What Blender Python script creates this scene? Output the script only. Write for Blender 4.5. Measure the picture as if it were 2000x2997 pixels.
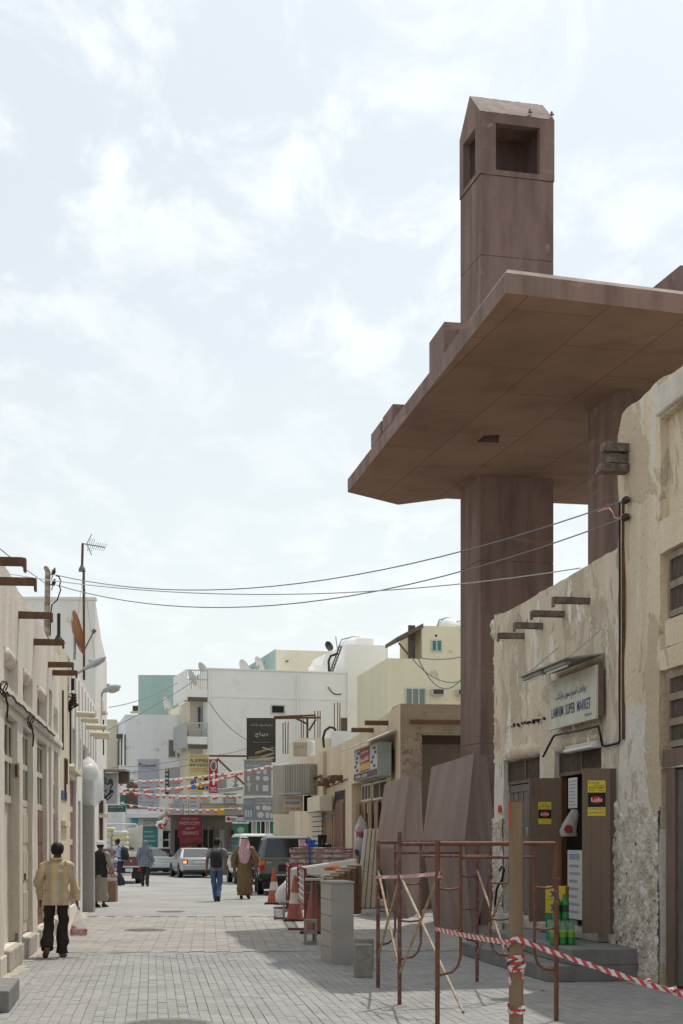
import bpy, bmesh, math, random
from mathutils import Vector as V, Matrix, noise, Quaternion
rnd = random.Random(7)
for o in list(bpy.data.objects): bpy.data.objects.remove(o)
SC = bpy.context.scene; COL = SC.collection
# ---------------------------------------------------------------- camera, sky, sun, exposure
cam = bpy.data.cameras.new('camera'); CAM = bpy.data.objects.new('camera', cam); COL.objects.link(CAM)
CAM.location = (0, 0, 1.65); CAM.rotation_euler = (math.radians(90), 0, 0)
cam.sensor_fit = 'HORIZONTAL'; cam.sensor_width = 24; cam.lens = 52.8; cam.shift_y = 0.484
cam.clip_start = 0.1; cam.clip_end = 3000
SC.camera = CAM
SUNV = V((0.2265, 0.3614, 0.906)).normalized()
W = bpy.data.worlds.new('World'); SC.world = W; W.use_nodes = True
nt = W.node_tree; nt.nodes.clear()
def wn(t, **k):
    n = nt.nodes.new(t)
    for a, b in k.items(): setattr(n, a, b)
    return n
wo = wn('ShaderNodeOutputWorld'); mixs = wn('ShaderNodeMixShader'); b1 = wn('ShaderNodeBackground'); b2 = wn('ShaderNodeBackground')
sky = wn('ShaderNodeTexSky', sky_type='NISHITA', sun_disc=False, sun_elevation=math.asin(SUNV.z), sun_rotation=math.atan2(SUNV.x, SUNV.y))
sky.air_density = 1.0; sky.dust_density = 4.0; sky.ozone_density = 1.0
b1.inputs['Strength'].default_value = 0.12
b2.inputs['Color'].default_value = (0.965, 0.998, 1.0, 1); b2.inputs['Strength'].default_value = 1.0
tc = wn('ShaderNodeTexCoord'); sep = wn('ShaderNodeSeparateXYZ'); nt.links.new(tc.outputs['Generated'], sep.inputs[0])
def wm(op, a, b=None, c=None, clamp=False):
    n = wn('ShaderNodeMath', operation=op, use_clamp=clamp)
    for i, x in enumerate((a, b, c)):
        if x is None: continue
        if isinstance(x, (int, float)): n.inputs[i].default_value = x
        else: nt.links.new(x, n.inputs[i])
    return n.outputs[0]
zz = wm('ADD', wm('MAXIMUM', sep.outputs['Z'], 0.0), 0.16)
cmb = wn('ShaderNodeCombineXYZ')
nt.links.new(wm('DIVIDE', sep.outputs['X'], zz), cmb.inputs[0]); nt.links.new(wm('DIVIDE', sep.outputs['Y'], zz), cmb.inputs[1])
mp = wn('ShaderNodeMapping'); mp.inputs['Rotation'].default_value = (0, 0, 0.5); mp.inputs['Scale'].default_value = (1.0, 0.62, 1)
nt.links.new(cmb.outputs[0], mp.inputs[0])
def wnoise(s, d, r, dist=0.0):
    n = wn('ShaderNodeTexNoise'); n.inputs['Scale'].default_value = s; n.inputs['Detail'].default_value = d; n.inputs['Roughness'].default_value = r
    n.inputs['Distortion'].default_value = dist
    nt.links.new(mp.outputs[0], n.inputs['Vector']); return n.outputs[0]
def wramp(x, a, b, lo=0., hi=1.):
    n = wn('ShaderNodeMapRange', interpolation_type='SMOOTHSTEP'); nt.links.new(x, n.inputs[0])
    for i, q in enumerate((a, b, lo, hi)): n.inputs[1+i].default_value = q
    return n.outputs[0]
big = wramp(wnoise(1.2, 3, 0.5), 0.34, 0.64); puff = wramp(wnoise(7.6, 8, 0.6, 0.35), 0.44, 0.66)
cl = wm('MULTIPLY', wm('MULTIPLY', puff, wm('ADD', wm('MULTIPLY', big, 0.58), 0.20)), wramp(sep.outputs['Z'], 0.03, 0.26, 0.30, 1.0))
hor = wramp(sep.outputs['Z'], 0.0, 0.45, 0.97, 0.60)
b3 = wn('ShaderNodeBackground'); b3.inputs['Color'].default_value = (0.84, 0.897, 0.908, 1)
dp = wn('ShaderNodeVectorMath', operation='DOT_PRODUCT'); dp.inputs[1].default_value = SUNV; nt.links.new(tc.outputs['Generated'], dp.inputs[0])
gl = wm('ADD', 0.72, wm('MULTIPLY', 0.36, wm('POWER', wm('MULTIPLY', wm('ADD', dp.outputs['Value'], 1.0), 0.5, clamp=True), 1.5)))   # thin haze is brighter on the sun's side
nt.links.new(gl, b3.inputs['Strength']); nt.links.new(wm('MULTIPLY', gl, 1.02), b2.inputs['Strength'])
tint = wn('ShaderNodeMix', data_type='RGBA', blend_type='MULTIPLY'); tint.inputs[0].default_value = 1.0; tint.inputs[7].default_value = (0.94, 1.0, 0.94, 1)
nt.links.new(sky.outputs[0], tint.inputs[6]); nt.links.new(tint.outputs[2], b1.inputs['Color'])
mix2 = wn('ShaderNodeMixShader'); nt.links.new(hor, mixs.inputs[0]); nt.links.new(b1.outputs[0], mixs.inputs[1]); nt.links.new(b3.outputs[0], mixs.inputs[2])
nt.links.new(cl, mix2.inputs[0]); nt.links.new(mixs.outputs[0], mix2.inputs[1]); nt.links.new(b2.outputs[0], mix2.inputs[2]); nt.links.new(mix2.outputs[0], wo.inputs[0])
sl = bpy.data.lights.new('sun', 'SUN'); sl.energy = 2.3; sl.angle = math.radians(0.8); sl.color = (1.0, 0.95, 0.88)
SUN = bpy.data.objects.new('sun', sl); COL.objects.link(SUN); SUN.rotation_euler = SUNV.to_track_quat('Z', 'Y').to_euler(); SUN.location = (20, 30, 60)
vs = SC.view_settings; vs.view_transform = 'Standard'; vs.look = 'None'; vs.exposure = 0.22; vs.gamma = 1.0; vs.use_curve_mapping = False
SC.render.engine = 'CYCLES'; SC.cycles.max_bounces = 5; SC.cycles.transparent_max_bounces = 12; SC.cycles.use_denoising = True

# ---------------------------------------------------------------- helpers
F = 4400.; CX = 1000.; HY = 2466.; CH = 1.65       # focal length and horizon measured in the photograph's pixels
def P(u, v, Y): return V(((u-CX)/F*Y, Y, CH+(HY-v)/F*Y))
def G(u, v, z=0.):
    Y = (CH-z)*F/(v-HY); return V(((u-CX)/F*Y, Y, z))
class Fr:
    """upright wall frame: x to the viewer's right along the wall, y into the wall, z up"""
    def __init__(s, ox, oy, dx, dy, oz=0.):
        s.d = V((dx, dy, 0)).normalized(); s.n = V((-s.d.y, s.d.x, 0)); s.o = V((ox, oy, oz))
        s.m = Matrix(((s.d.x, s.n.x, 0, ox), (s.d.y, s.n.y, 0, oy), (0, 0, 1, oz), (0, 0, 0, 1)))
    def px(s, u, v, y=0.):
        k = (u-CX)/F; ax = s.o.x+s.n.x*y; ay = s.o.y+s.n.y*y
        x = (ax-k*ay)/(k*s.d.y-s.d.x); t = ay+s.d.y*x
        return x, CH+(HY-v)/F*t-s.o.z
    def rect(s, u0, v0, u1, v1, y=0.):
        um = (u0+u1)/2; x0 = s.px(u0, v0, y)[0]; x1 = s.px(u1, v0, y)[0]
        return x0, x1, s.px(um, v1, y)[1], s.px(um, v0, y)[1]
    def at(s, x, y, z): return s.m @ V((x, y, z))
def setp(o, label=None, cat=None, group=None, kind=None):
    for k, x in (('label', label), ('category', cat), ('group', group), ('kind', kind)):
        if x: o[k] = x
    return o
def thing(name, label, cat, m=None, group=None):
    o = bpy.data.objects.new(name, None); COL.objects.link(o); o.empty_display_size = 0.1
    if m is not None: o.matrix_world = m if isinstance(m, Matrix) else Matrix.Translation(V(m))
    return setp(o, label, cat, group)
def root(o):
    while o.parent: o = o.parent
    return o
def cat(seq, k=4):
    """smooth in-between values along a list of number tuples"""
    out = []; n = len(seq)
    for i in range(n-1):
        p0, p1, p2, p3 = seq[max(i-1, 0)], seq[i], seq[i+1], seq[min(i+2, n-1)]
        for j in range(k):
            t = j/k; out.append(tuple(.5*(2*b+(c-a)*t+(2*a-5*b+4*c-d)*t*t+(3*b-a-3*c+d)*t**3) for a, b, c, d in zip(p0, p1, p2, p3)))
    return out+[tuple(seq[-1])]
class M:
    def __init__(s): s.v = []; s.f = []
    def add(s, vs, fs):
        n = len(s.v); s.v += [V(p) for p in vs]; s.f += [tuple(i+n for i in f) for f in fs]; return s
    def box(s, x0, x1, y0, y1, z0, z1):
        return s.hexa([(x0, y0, z0), (x1, y0, z0), (x1, y1, z0), (x0, y1, z0), (x0, y0, z1), (x1, y0, z1), (x1, y1, z1), (x0, y1, z1)])
    def hexa(s, p): return s.add(p, [(0, 3, 2, 1), (4, 5, 6, 7), (0, 1, 5, 4), (1, 2, 6, 5), (2, 3, 7, 6), (3, 0, 4, 7)])
    def beam(s, a, b, w, h, up=V((0, 0, 1))):
        a = V(a); b = V(b); d = (b-a).normalized(); sd = d.cross(up)
        if sd.length < 1e-4: sd = d.cross(V((1, 0, 0)))
        sd.normalize(); q = sd.cross(d); p = []
        for c in (a, b): p += [c-sd*w/2-q*h/2, c+sd*w/2-q*h/2, c+sd*w/2+q*h/2, c-sd*w/2+q*h/2]
        return s.add(p, [(0, 3, 2, 1), (4, 5, 6, 7), (0, 1, 5, 4), (1, 2, 6, 5), (2, 3, 7, 6), (3, 0, 4, 7)])
    def prism(s, poly, z0, z1):
        n = len(poly); s_ = [(x, y, z0) for x, y in poly]+[(x, y, z1) for x, y in poly]
        return s.add(s_, [tuple(range(n-1, -1, -1)), tuple(range(n, 2*n))]+[(i, (i+1) % n, n+(i+1) % n, n+i) for i in range(n)])
    def xprism(s, poly, y0, y1):      # poly in x,z
        n = len(poly); s_ = [(x, y0, z) for x, z in poly]+[(x, y1, z) for x, z in poly]
        return s.add(s_, [tuple(range(n)), tuple(range(2*n-1, n-1, -1))]+[(i, n+i, n+(i+1) % n, (i+1) % n) for i in range(n)])
    def tube(s, pts, r, n=8, cap=True):
        pts = [V(p) for p in pts]; k = len(pts); rr = r if isinstance(r, (list, tuple)) else [r]*k
        vs = []; fs = []; ref = None
        for i, p in enumerate(pts):
            t = (pts[min(i+1, k-1)]-pts[max(i-1, 0)]).normalized()
            if ref is None:
                ref = t.cross(V((0, 0, 1)));
                if ref.length < 0.05: ref = t.cross(V((0, 1, 0)))
            ref = (ref-t*ref.dot(t)).normalized(); q = t.cross(ref)
            for j in range(n):
                a = 2*math.pi*j/n; vs.append(p+(ref*math.cos(a)+q*math.sin(a))*rr[i])
        for i in range(k-1):
            for j in range(n): fs.append((i*n+j, i*n+(j+1) % n, (i+1)*n+(j+1) % n, (i+1)*n+j))
        if cap: fs += [tuple(range(n-1, -1, -1)), tuple(range((k-1)*n, k*n))]
        return s.add(vs, fs)
    def lathe(s, prof, c=(0, 0, 0), n=20, sx=1., sy=1.):    # profile of (r,z)
        vs = []; fs = []; k = len(prof); c = V(c)
        for r, z in prof:
            for j in range(n):
                a = 2*math.pi*j/n; vs.append(c+V((r*math.cos(a)*sx, r*math.sin(a)*sy, z)))
        for i in range(k-1):
            for j in range(n): fs.append((i*n+j, i*n+(j+1) % n, (i+1)*n+(j+1) % n, (i+1)*n+j))
        fs += [tuple(range(n-1, -1, -1)), tuple(range((k-1)*n, k*n))]
        return s.add(vs, fs)
    def loft(s, secs, n=16, cap=True, wr=0., sc=6., pw=2.0):   # secs: (centre, rx, ry[, xdir, ydir]) ; horizontal ellipses unless dirs are given
        vs = []; fs = []; k = len(secs)
        for q in secs:
            c = V(q[0]); xd = V(q[3]) if len(q) > 3 else V((1, 0, 0)); yd = V(q[4]) if len(q) > 4 else V((0, 1, 0))
            for j in range(n):
                a = 2*math.pi*j/n; ca, sa = math.cos(a), math.sin(a)
                ca = math.copysign(abs(ca)**(2/pw), ca); sa = math.copysign(abs(sa)**(2/pw), sa)
                p = c+xd*q[1]*ca+yd*q[2]*sa
                if wr: p += (p-c).normalized()*wr*noise.noise(p*sc+V((c.z*2, 0, 0)))
                vs.append(p)
        for i in range(k-1):
            for j in range(n): fs.append((i*n+j, i*n+(j+1) % n, (i+1)*n+(j+1) % n, (i+1)*n+j))
        if cap: fs += [tuple(range(n-1, -1, -1)), tuple(range((k-1)*n, k*n))]
        return s.add(vs, fs)
    def limb(s, pts, radii, n=12, wr=0., sc=8.):
        pts = [V(p) for p in pts]; secs = []; k = len(pts); ref = V((1, 0, 0))
        for i, p in enumerate(pts):
            t = (pts[min(i+1, k-1)]-pts[max(i-1, 0)]).normalized(); r = ref-t*ref.dot(t)
            if r.length < .2: r = V((0, 1, 0))-t*t.y
            r.normalize(); q = t.cross(r); rx, ry = radii[i] if isinstance(radii[i], tuple) else (radii[i],)*2
            secs.append((p, rx, ry, r, q))
        return s.loft(secs, n, True, wr, sc)
    def grid(s, nx, ny, fn):
        vs = [fn(i/nx, j/ny) for j in range(ny+1) for i in range(nx+1)]
        return s.add(vs, [(j*(nx+1)+i, j*(nx+1)+i+1, (j+1)*(nx+1)+i+1, (j+1)*(nx+1)+i) for j in range(ny) for i in range(nx)])
    def build(s, name, mat, parent=None, world=False, smooth=None, bevel=0., m=None, recalc=True):
        me = bpy.data.meshes.new(name); vs = s.v
        if m is not None: vs = [m @ p for p in vs]
        if world and parent is not None:
            mi = root(parent).matrix_world.inverted(); vs = [mi @ p for p in vs]
        me.from_pydata([tuple(p) for p in vs], [], s.f)
        if recalc:
            bm = bmesh.new(); bm.from_mesh(me); bmesh.ops.recalc_face_normals(bm, faces=bm.faces); bm.to_mesh(me); bm.free()
        if smooth is not None:
            me.polygons.foreach_set('use_smooth', [True]*len(me.polygons)); me.set_sharp_from_angle(angle=math.radians(smooth))
        o = bpy.data.objects.new(name, me); COL.objects.link(o)
        if mat is not None: me.materials.append(mat)
        if parent is not None: o.parent = parent
        if bevel:
            b = o.modifiers.new('bevel', 'BEVEL'); b.width = bevel; b.segments = 2; b.limit_method = 'ANGLE'; b.angle_limit = math.radians(40)
        return o
def bx(name, mat, parent, x0, x1, y0, y1, z0, z1, bevel=0., **k): return M().box(x0, x1, y0, y1, z0, z1).build(name, mat, parent, bevel=bevel, **k)
def copy_tree(o, parent=None):
    c = o.copy(); COL.objects.link(c); c.parent = parent
    for ch in o.children: copy_tree(ch, c)
    return c
# ---------------------------------------------------------------- materials
MC = {}
def mat(name, c1=(.5, .5, .5), c2=None, rough=.85, s1=1.5, con=(.35, .65), spots=None, ssc=9., samt=(.62, .72), bump=0., bsc=30., bdist=.02,
        metal=0., flake=None, hs=None, streak=False, zsplit=None, island=0., spec=.3, coat=0., patches=None, alpha=None, trans=0., tl=0.):
    if name in MC: return MC[name]
    m = bpy.data.materials.new(name); MC[name] = m; m.use_nodes = True; t = m.node_tree; N = t.nodes; L = t.links
    b = N['Principled BSDF']; b.inputs['Roughness'].default_value = rough; b.inputs['Metallic'].default_value = metal
    b.inputs['Specular IOR Level'].default_value = spec
    if coat: b.inputs['Coat Weight'].default_value = coat; b.inputs['Coat Roughness'].default_value = .06
    if trans: b.inputs['Transmission Weight'].default_value = trans
    def C(c): return (*c, 1) if len(c) == 3 else c
    geo = N.new('ShaderNodeNewGeometry'); pos = geo.outputs['Position']
    def nz(sc, det=5, ro=.6, vec=None, dist=0.):
        n = N.new('ShaderNodeTexNoise'); n.inputs['Scale'].default_value = sc; n.inputs['Detail'].default_value = det; n.inputs['Roughness'].default_value = ro
        n.inputs['Distortion'].default_value = dist; L.new(vec or pos, n.inputs['Vector']); return n.outputs[0]
    def rmp(x, a, c, ss=True):
        n = N.new('ShaderNodeMapRange'); n.interpolation_type = 'SMOOTHSTEP' if ss else 'LINEAR'; L.new(x, n.inputs[0]); n.inputs[1].default_value = a; n.inputs[2].default_value = c; return n.outputs[0]
    def mx(fac, a, c, bt='MIX'):
        n = N.new('ShaderNodeMix'); n.data_type = 'RGBA'; n.blend_type = bt
        if isinstance(fac, (int, float)): n.inputs[0].default_value = fac
        else: L.new(fac, n.inputs[0])
        for i, q in ((6, a), (7, c)):
            if isinstance(q, tuple): n.inputs[i].default_value = C(q)
            else: L.new(q, n.inputs[i])
        return n.outputs[2]
    def ma(op, a, c):
        n = N.new('ShaderNodeMath'); n.operation = op
        for i, q in ((0, a), (1, c)):
            if isinstance(q, (int, float)): n.inputs[i].default_value = q
            else: L.new(q, n.inputs[i])
        return n.outputs[0]
    vec = pos
    if streak:
        mpn = N.new('ShaderNodeMapping'); mpn.inputs['Scale'].default_value = (1, 1, .16); L.new(pos, mpn.inputs[0]); vec = mpn.outputs[0]
    if c2 is None and not spots and not zsplit and not island:
        b.inputs['Base Color'].default_value = C(c1)
    else:
        col = C(c1)
        if c2: col = mx(rmp(nz(s1, 6, .62, vec), *con), C(c1), C(c2))
        if zsplit:      # (height, blend, colour below, wobble)
            sx = N.new('ShaderNodeSeparateXYZ'); L.new(pos, sx.inputs[0])
            h = ma('ADD', sx.outputs[2], ma('MULTIPLY', ma('SUBTRACT', nz(1.3, 5, .6), .5), zsplit[3]))
            col = mx(rmp(h, zsplit[0]-zsplit[1], zsplit[0]+zsplit[1]), mx(rmp(nz(2.2, 6, .65), .3, .75), C(zsplit[2]), tuple(x*.84 for x in zsplit[2])), col)
        if patches: col = mx(rmp(nz(patches[1], 4, .55, vec), patches[2], patches[2]+.03), col, C(patches[0]))
        fl_h = None; mf = N.new('ShaderNodeMapping'); mf.inputs['Scale'].default_value = (1, 1, .55); L.new(pos, mf.inputs[0]); fvec = mf.outputs[0]
        if flake:
            for fc, fs_, ft in flake:
                fmk = rmp(nz(fs_, 7, .62, fvec, .6), ft, ft+.02); col = mx(fmk, col, C(fc)); fl_h = fmk if fl_h is None else ma('SUBTRACT', fl_h, fmk)
        if hs:
            mh = N.new('ShaderNodeMapping'); mh.inputs['Scale'].default_value = (.4, .4, 3.2); L.new(pos, mh.inputs[0]); col = mx(rmp(nz(hs[1], 7, .62, mh.outputs[0]), hs[2], hs[3]), col, C(hs[0]))
        if spots: col = mx(rmp(nz(ssc, 6, .65), *samt), col, C(spots))
        if island:
            oi = N.new('ShaderNodeObjectInfo'); r = ma('FRACT', ma('ADD', geo.outputs['Random Per Island'], oi.outputs['Random']), 0)
            hv = N.new('ShaderNodeHueSaturation'); L.new(ma('ADD', ma('MULTIPLY', r, 2*island), 1-island), hv.inputs['Value'])
            if isinstance(col, tuple): hv.inputs['Color'].default_value = col
            else: L.new(col, hv.inputs['Color'])
            col = hv.outputs[0]
        if isinstance(col, tuple): b.inputs['Base Color'].default_value = col
        else: L.new(col, b.inputs['Base Color'])
    if bump:
        bn = N.new('ShaderNodeBump'); bn.inputs['Strength'].default_value = bump; bn.inputs['Distance'].default_value = bdist
        hgt = ma('ADD', nz(bsc, 5, .65), ma('MULTIPLY', nz(bsc*.17, 4, .6, vec), 1.6))
        if flake: hgt = ma('ADD', hgt, ma('MULTIPLY', fl_h, .35))
        L.new(hgt, bn.inputs['Height']); L.new(bn.outputs[0], b.inputs['Normal'])
    if alpha is not None: b.inputs['Alpha'].default_value = alpha
    if tl:      # thin sheet that lets light through
        out = N['Material Output']; tr = N.new('ShaderNodeBsdfTranslucent'); tr.inputs[0].default_value = C(c1); ms = N.new('ShaderNodeMixShader'); ms.inputs[0].default_value = tl
        L.new(b.outputs[0], ms.inputs[1]); L.new(tr.outputs[0], ms.inputs[2]); L.new(ms.outputs[0], out.inputs[0])
    return m
def flat(name, c, rough=.7, **k): return mat(name, c, rough=rough, **k)
# ---------------------------------------------------------------- lettering
AR = {}
for ch, base, n in zip('آأؤإئابةتثجحخدذرزسشصضطظعغفقكلمنهوىي', (0xFE81, 0xFE83, 0xFE85, 0xFE87, 0xFE89, 0xFE8D, 0xFE8F, 0xFE93, 0xFE95, 0xFE99, 0xFE9D, 0xFEA1, 0xFEA5, 0xFEA9, 0xFEAB, 0xFEAD, 0xFEAF, 0xFEB1, 0xFEB5, 0xFEB9, 0xFEBD, 0xFEC1, 0xFEC5, 0xFEC9, 0xFECD, 0xFED1, 0xFED5, 0xFED9, 0xFEDD, 0xFEE1, 0xFEE5, 0xFEE9, 0xFEED, 0xFEEF, 0xFEF1), (2, 2, 2, 2, 4, 2, 4, 2, 4, 4, 4, 4, 4, 2, 2, 2, 2, 4, 4, 4, 4, 4, 4, 4, 4, 4, 4, 4, 4, 4, 4, 4, 2, 2, 4)):
    AR[ch] = (base, n)
def arabic(s):
    o = []
    for i, c in enumerate(s):
        if c not in AR: o.append(c); continue
        base, n = AR[c]; pv = i > 0 and s[i-1] in AR and AR[s[i-1]][1] == 4; nx = i+1 < len(s) and s[i+1] in AR and n == 4
        o.append(chr(base+(3 if pv and nx else 2 if nx else 1 if pv else 0)))
    return ''.join(reversed(o))
def text(body, m, parent, x0, x1, z0, z1, y=-.004, name='lettering', shear=0.):
    cu = bpy.data.curves.new('t', 'FONT'); cu.body = body; cu.resolution_u = 2; cu.align_x = 'LEFT'; cu.shear = shear; cu.offset = .012
    o = bpy.data.objects.new('t', cu); COL.objects.link(o); dg = bpy.context.evaluated_depsgraph_get()
    me = bpy.data.meshes.new_from_object(o.evaluated_get(dg)); bpy.data.objects.remove(o); bpy.data.curves.remove(cu)
    xs = [q.co.x for q in me.vertices]; ys = [q.co.y for q in me.vertices]
    if not xs: return None
    a, c, e, f = min(xs), max(xs), min(ys), max(ys)
    for q in me.vertices:
        q.co = V((x0+(q.co.x-a)/max(c-a, 1e-6)*(x1-x0), y, z0+(q.co.y-e)/max(f-e, 1e-6)*(z1-z0)))
    me.name = name; me.materials.clear(); me.materials.append(m)
    t = bpy.data.objects.new(name, me); COL.objects.link(t); t.parent = parent; return t
# ---------------------------------------------------------------- walls with openings
def wall(fr_x0, x1, z0, z1, T, holes, res=0., amp=0., topf=None, seed=0., rear=True):
    """front sheet at y=0 with reveals; holes: (x0,x1,z0,z1,depth,back)"""
    x0 = fr_x0; xs = {x0, x1}; zs = {z0, z1}
    for h in holes: xs |= {max(x0, h[0]), min(x1, h[1])}; zs |= {max(z0, h[2]), min(z1, h[3])}
    def fill(s):
        s = sorted(s); o = []
        for a, b in zip(s, s[1:]):
            n = max(1, math.ceil((b-a)/res)) if res else 1
            o += [a+(b-a)*i/n for i in range(n)]
        return o+[s[-1]]
    xs = fill(xs); zs = fill(zs); m = M(); ids = {}
    def inh(x, z):
        for h in holes:
            if h[0] < x < h[1] and h[2] < z < h[3]: return h
    def vid(i, j, y=0.):
        k = (i, j, y)
        if k not in ids: ids[k] = len(m.v); m.v.append(V((xs[i], y, zs[j])))
        return ids[k]
    nx, nz_ = len(xs)-1, len(zs)-1
    for i in range(nx):
        for j in range(nz_):
            h = inh((xs[i]+xs[i+1])/2, (zs[j]+zs[j+1])/2)
            if not h: m.f.append((vid(i, j), vid(i+1, j), vid(i+1, j+1), vid(i, j+1))); continue
            d = h[4]
            if h[5]: m.f.append((vid(i, j, d), vid(i+1, j, d), vid(i+1, j+1, d), vid(i, j+1, d)))
            for (di, dj, a, b) in ((-1, 0, (i, j), (i, j+1)), (1, 0, (i+1, j+1), (i+1, j)), (0, -1, (i+1, j), (i, j)), (0, 1, (i, j+1), (i+1, j+1))):
                ii, jj = i+di, j+dj
                if 0 <= ii < nx and 0 <= jj < nz_ and inh((xs[ii]+xs[ii+1])/2, (zs[jj]+zs[jj+1])/2) is h: continue
                m.f.append((vid(*a), vid(*b), vid(*b, d), vid(*a, d)))
    for k in range(nx): m.f.append((vid(k, nz_), vid(k+1, nz_), vid(k+1, nz_, T), vid(k, nz_, T)))
    for k in range(nz_):
        m.f.append((vid(0, k), vid(0, k+1), vid(0, k+1, T), vid(0, k, T))); m.f.append((vid(nx, k+1), vid(nx, k), vid(nx, k, T), vid(nx, k+1, T)))
    if not rear: pass
    elif not res: m.f.append((vid(0, 0, T), vid(0, nz_, T), vid(nx, nz_, T), vid(nx, 0, T)))
    else: [m.f.append((vid(i, j, T), vid(i, j+1, T), vid(i+1, j+1, T), vid(i+1, j, T))) for i in range(nx) for j in range(nz_)]
    for p in m.v:
        if topf and abs(p.z-z1) < 1e-6: p.z = topf(p.x)
        if amp and p.y < T-.01:
            q = V((p.x*1.1+seed, p.z*1.1, p.y*3)); w = V((p.x*4+seed, p.z*4, 3.))
            p.y += amp*(noise.noise(q)+.5*noise.noise(w)); p.x += amp*.6*noise.noise(w+V((9, 0, 0))); p.z += amp*.6*noise.noise(w+V((0, 9, 0)))*(0 if p.z < z0+.05 else 1)
    return m
def rubble(x0, x1, z0, z1, res, edge, amp, seed=0., y=0., pull=.09):
    """lumpy exposed masonry; edge(x,z) > 0 inside, fades behind the plaster where < 0"""
    nx = max(2, int((x1-x0)/res)); nz_ = max(2, int((z1-z0)/res)); m = M()
    def fn(a, b):
        x = x0+(x1-x0)*a; z = z0+(z1-z0)*b; q = V((x+seed, z, 0))
        h = noise.noise(q*4.)*.25+noise.noise(q*12)*.5+noise.noise(q*27)*.55+noise.noise(q*48)*.4
        vd = noise.voronoi(q*9.)[0]; h += .45*(vd[1]-vd[0])-.2
        e = edge(x, z)+.16*noise.noise(q*2.6)+.10*noise.noise(q*6)+.05*noise.noise(q*15)
        return V((x, y-amp*h-.006+(pull*min(1, max(0, -e*12))), z))
    m.grid(nx, nz_, fn); return m
# ================================================================ ground and paving
m_gr = mat('sandy_ground', (.30, .28, .25), (.22, .21, .19), s1=.5, bump=.3, bsc=25)
g = M().box(-400, 400, -60, 900, -1.0, -.02).build('ground', m_gr); setp(g, 'pale sandy ground under the whole quarter', None, kind='structure')
def paver_mat(name, a, b, il): return mat(name, a, b, rough=.88, s1=.9, con=(.3, .7), spots=tuple(x*.74 for x in a), ssc=6., samt=(.56, .76), bump=.35, bsc=90, bdist=.004, island=il)
m_pv = paver_mat('paver_concrete', (.335, .33, .323), (.275, .27, .263), .075)
m_pv2 = paver_mat('paver_slab', (.365, .345, .322), (.30, .282, .263), .06)
m_bed = mat('joint_sand', (.29, .282, .27), (.23, .223, .213), s1=3.)
# far street: the joints are too fine to tell apart, relief by the material
m_far = mat('street_paving', (.375, .366, .353), (.31, .302, .29), rough=.9, s1=.45, spots=(.26, .252, .242), ssc=2.2, samt=(.56, .74), bump=.4, bsc=14)
t = m_far.node_tree; br = t.nodes.new('ShaderNodeTexBrick'); br.inputs['Scale'].default_value = 1.; br.inputs['Brick Width'].default_value = .2; br.inputs['Row Height'].default_value = .2
br.inputs['Mortar Size'].default_value = .008; br.inputs['Color1'].default_value = (1, 1, 1, 1); br.inputs['Color2'].default_value = (.9, .9, .9, 1); br.inputs['Mortar'].default_value = (.6, .6, .6, 1)
ge = t.nodes.new('ShaderNodeNewGeometry'); t.links.new(ge.outputs['Position'], br.inputs['Vector']); mm = t.nodes.new('ShaderNodeMix'); mm.data_type = 'RGBA'; mm.blend_type = 'MULTIPLY'; mm.inputs[0].default_value = 1.
bs = t.nodes['Principled BSDF']; src = bs.inputs['Base Color'].links[0].from_socket; t.links.new(src, mm.inputs[6]); t.links.new(br.outputs['Color'], mm.inputs[7]); t.links.new(mm.outputs[2], bs.inputs['Base Color'])
ST = M().add([(-9, 33.62, -.001), (8, 33.62, -.001), (8, 120, -.001), (-60, 120, -.001), (-60, 48, -.001), (-9, 48, -.001)], [(0, 1, 2, 3, 4, 5)]).build('street', m_far)
setp(ST, 'grey paved street running back between the house rows', None, kind='structure')
BED = M().add([(-9, 8, -.013), (9, 8, -.013), (9, 33.62, -.013), (-9, 33.62, -.013)], [(0, 1, 2, 3)]).build('paving', m_bed); setp(BED, 'paved foreground of the street', None, kind='structure')
def paver(m, cx, cy, ux, uy, l, w, dz, tx, ty):
    # chamfered stone: sides, chamfer, top
    g_ = .0016; c = .0035; vs = []
    for (hl, hw, z) in ((l/2-g_, w/2-g_, -.02), (l/2-g_, w/2-g_, -.004), (l/2-g_-c, w/2-g_-c, 0.)):
        for sx, sy in ((-1, -1), (1, -1), (1, 1), (-1, 1)):
            a, b = sx*hl, sy*hw; vs.append((cx+ux*a-uy*b, cy+uy*a+ux*b, z+dz+(tx*sx+ty*sy if z > -.01 else 0)))
    m.add(vs, [(8, 9, 10, 11)]+[(k*4+i, k*4+(i+1) % 4, k*4+4+(i+1) % 4, k*4+4+i) for k in (0, 1) for i in range(4)])
def field(y0, y1, xa, xb, slope, L_, W_, fan=0.):
    out = []; d = V((-slope, 1, 0)).normalized(); n = V((d.y, -d.x, 0)); yc = y0
    rows = int((y1-y0)/L_*1.05)+3; cols = int((xb-xa)/W_)+6
    for c in range(cols):
        for r in range(rows):
            a = (r+(.5 if c % 2 else 0))*L_-.3; b = c*W_
            p = V((xa, y0, 0))+d*a+n*b
            p += n*(.006*noise.noise(V((a*.6, c*.35, 1.)))+(.0))
            if not (y0 < p.y < y1 and xa-.6 < p.x+slope*(p.y-y0) < xb+.6): continue
            if abs(p.x) > p.y*.245+.5: continue
            out.append((p.x, p.y, d.x, d.y))
    return out
near = field(11.6, 22.28, -6.5, 6.0, .126, .2, .1); mid = field(22.62, 33.5, -8, 5.5, .088, .3, .2)
edge = [(-7.+i*.2, yy+.012*noise.noise(V((i*.3, yy, 0))), 1, 0) for yy in (22.45,) for i in range(60)]
near.sort(key=lambda q: q[1]+abs(q[0])*.3)
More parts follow.
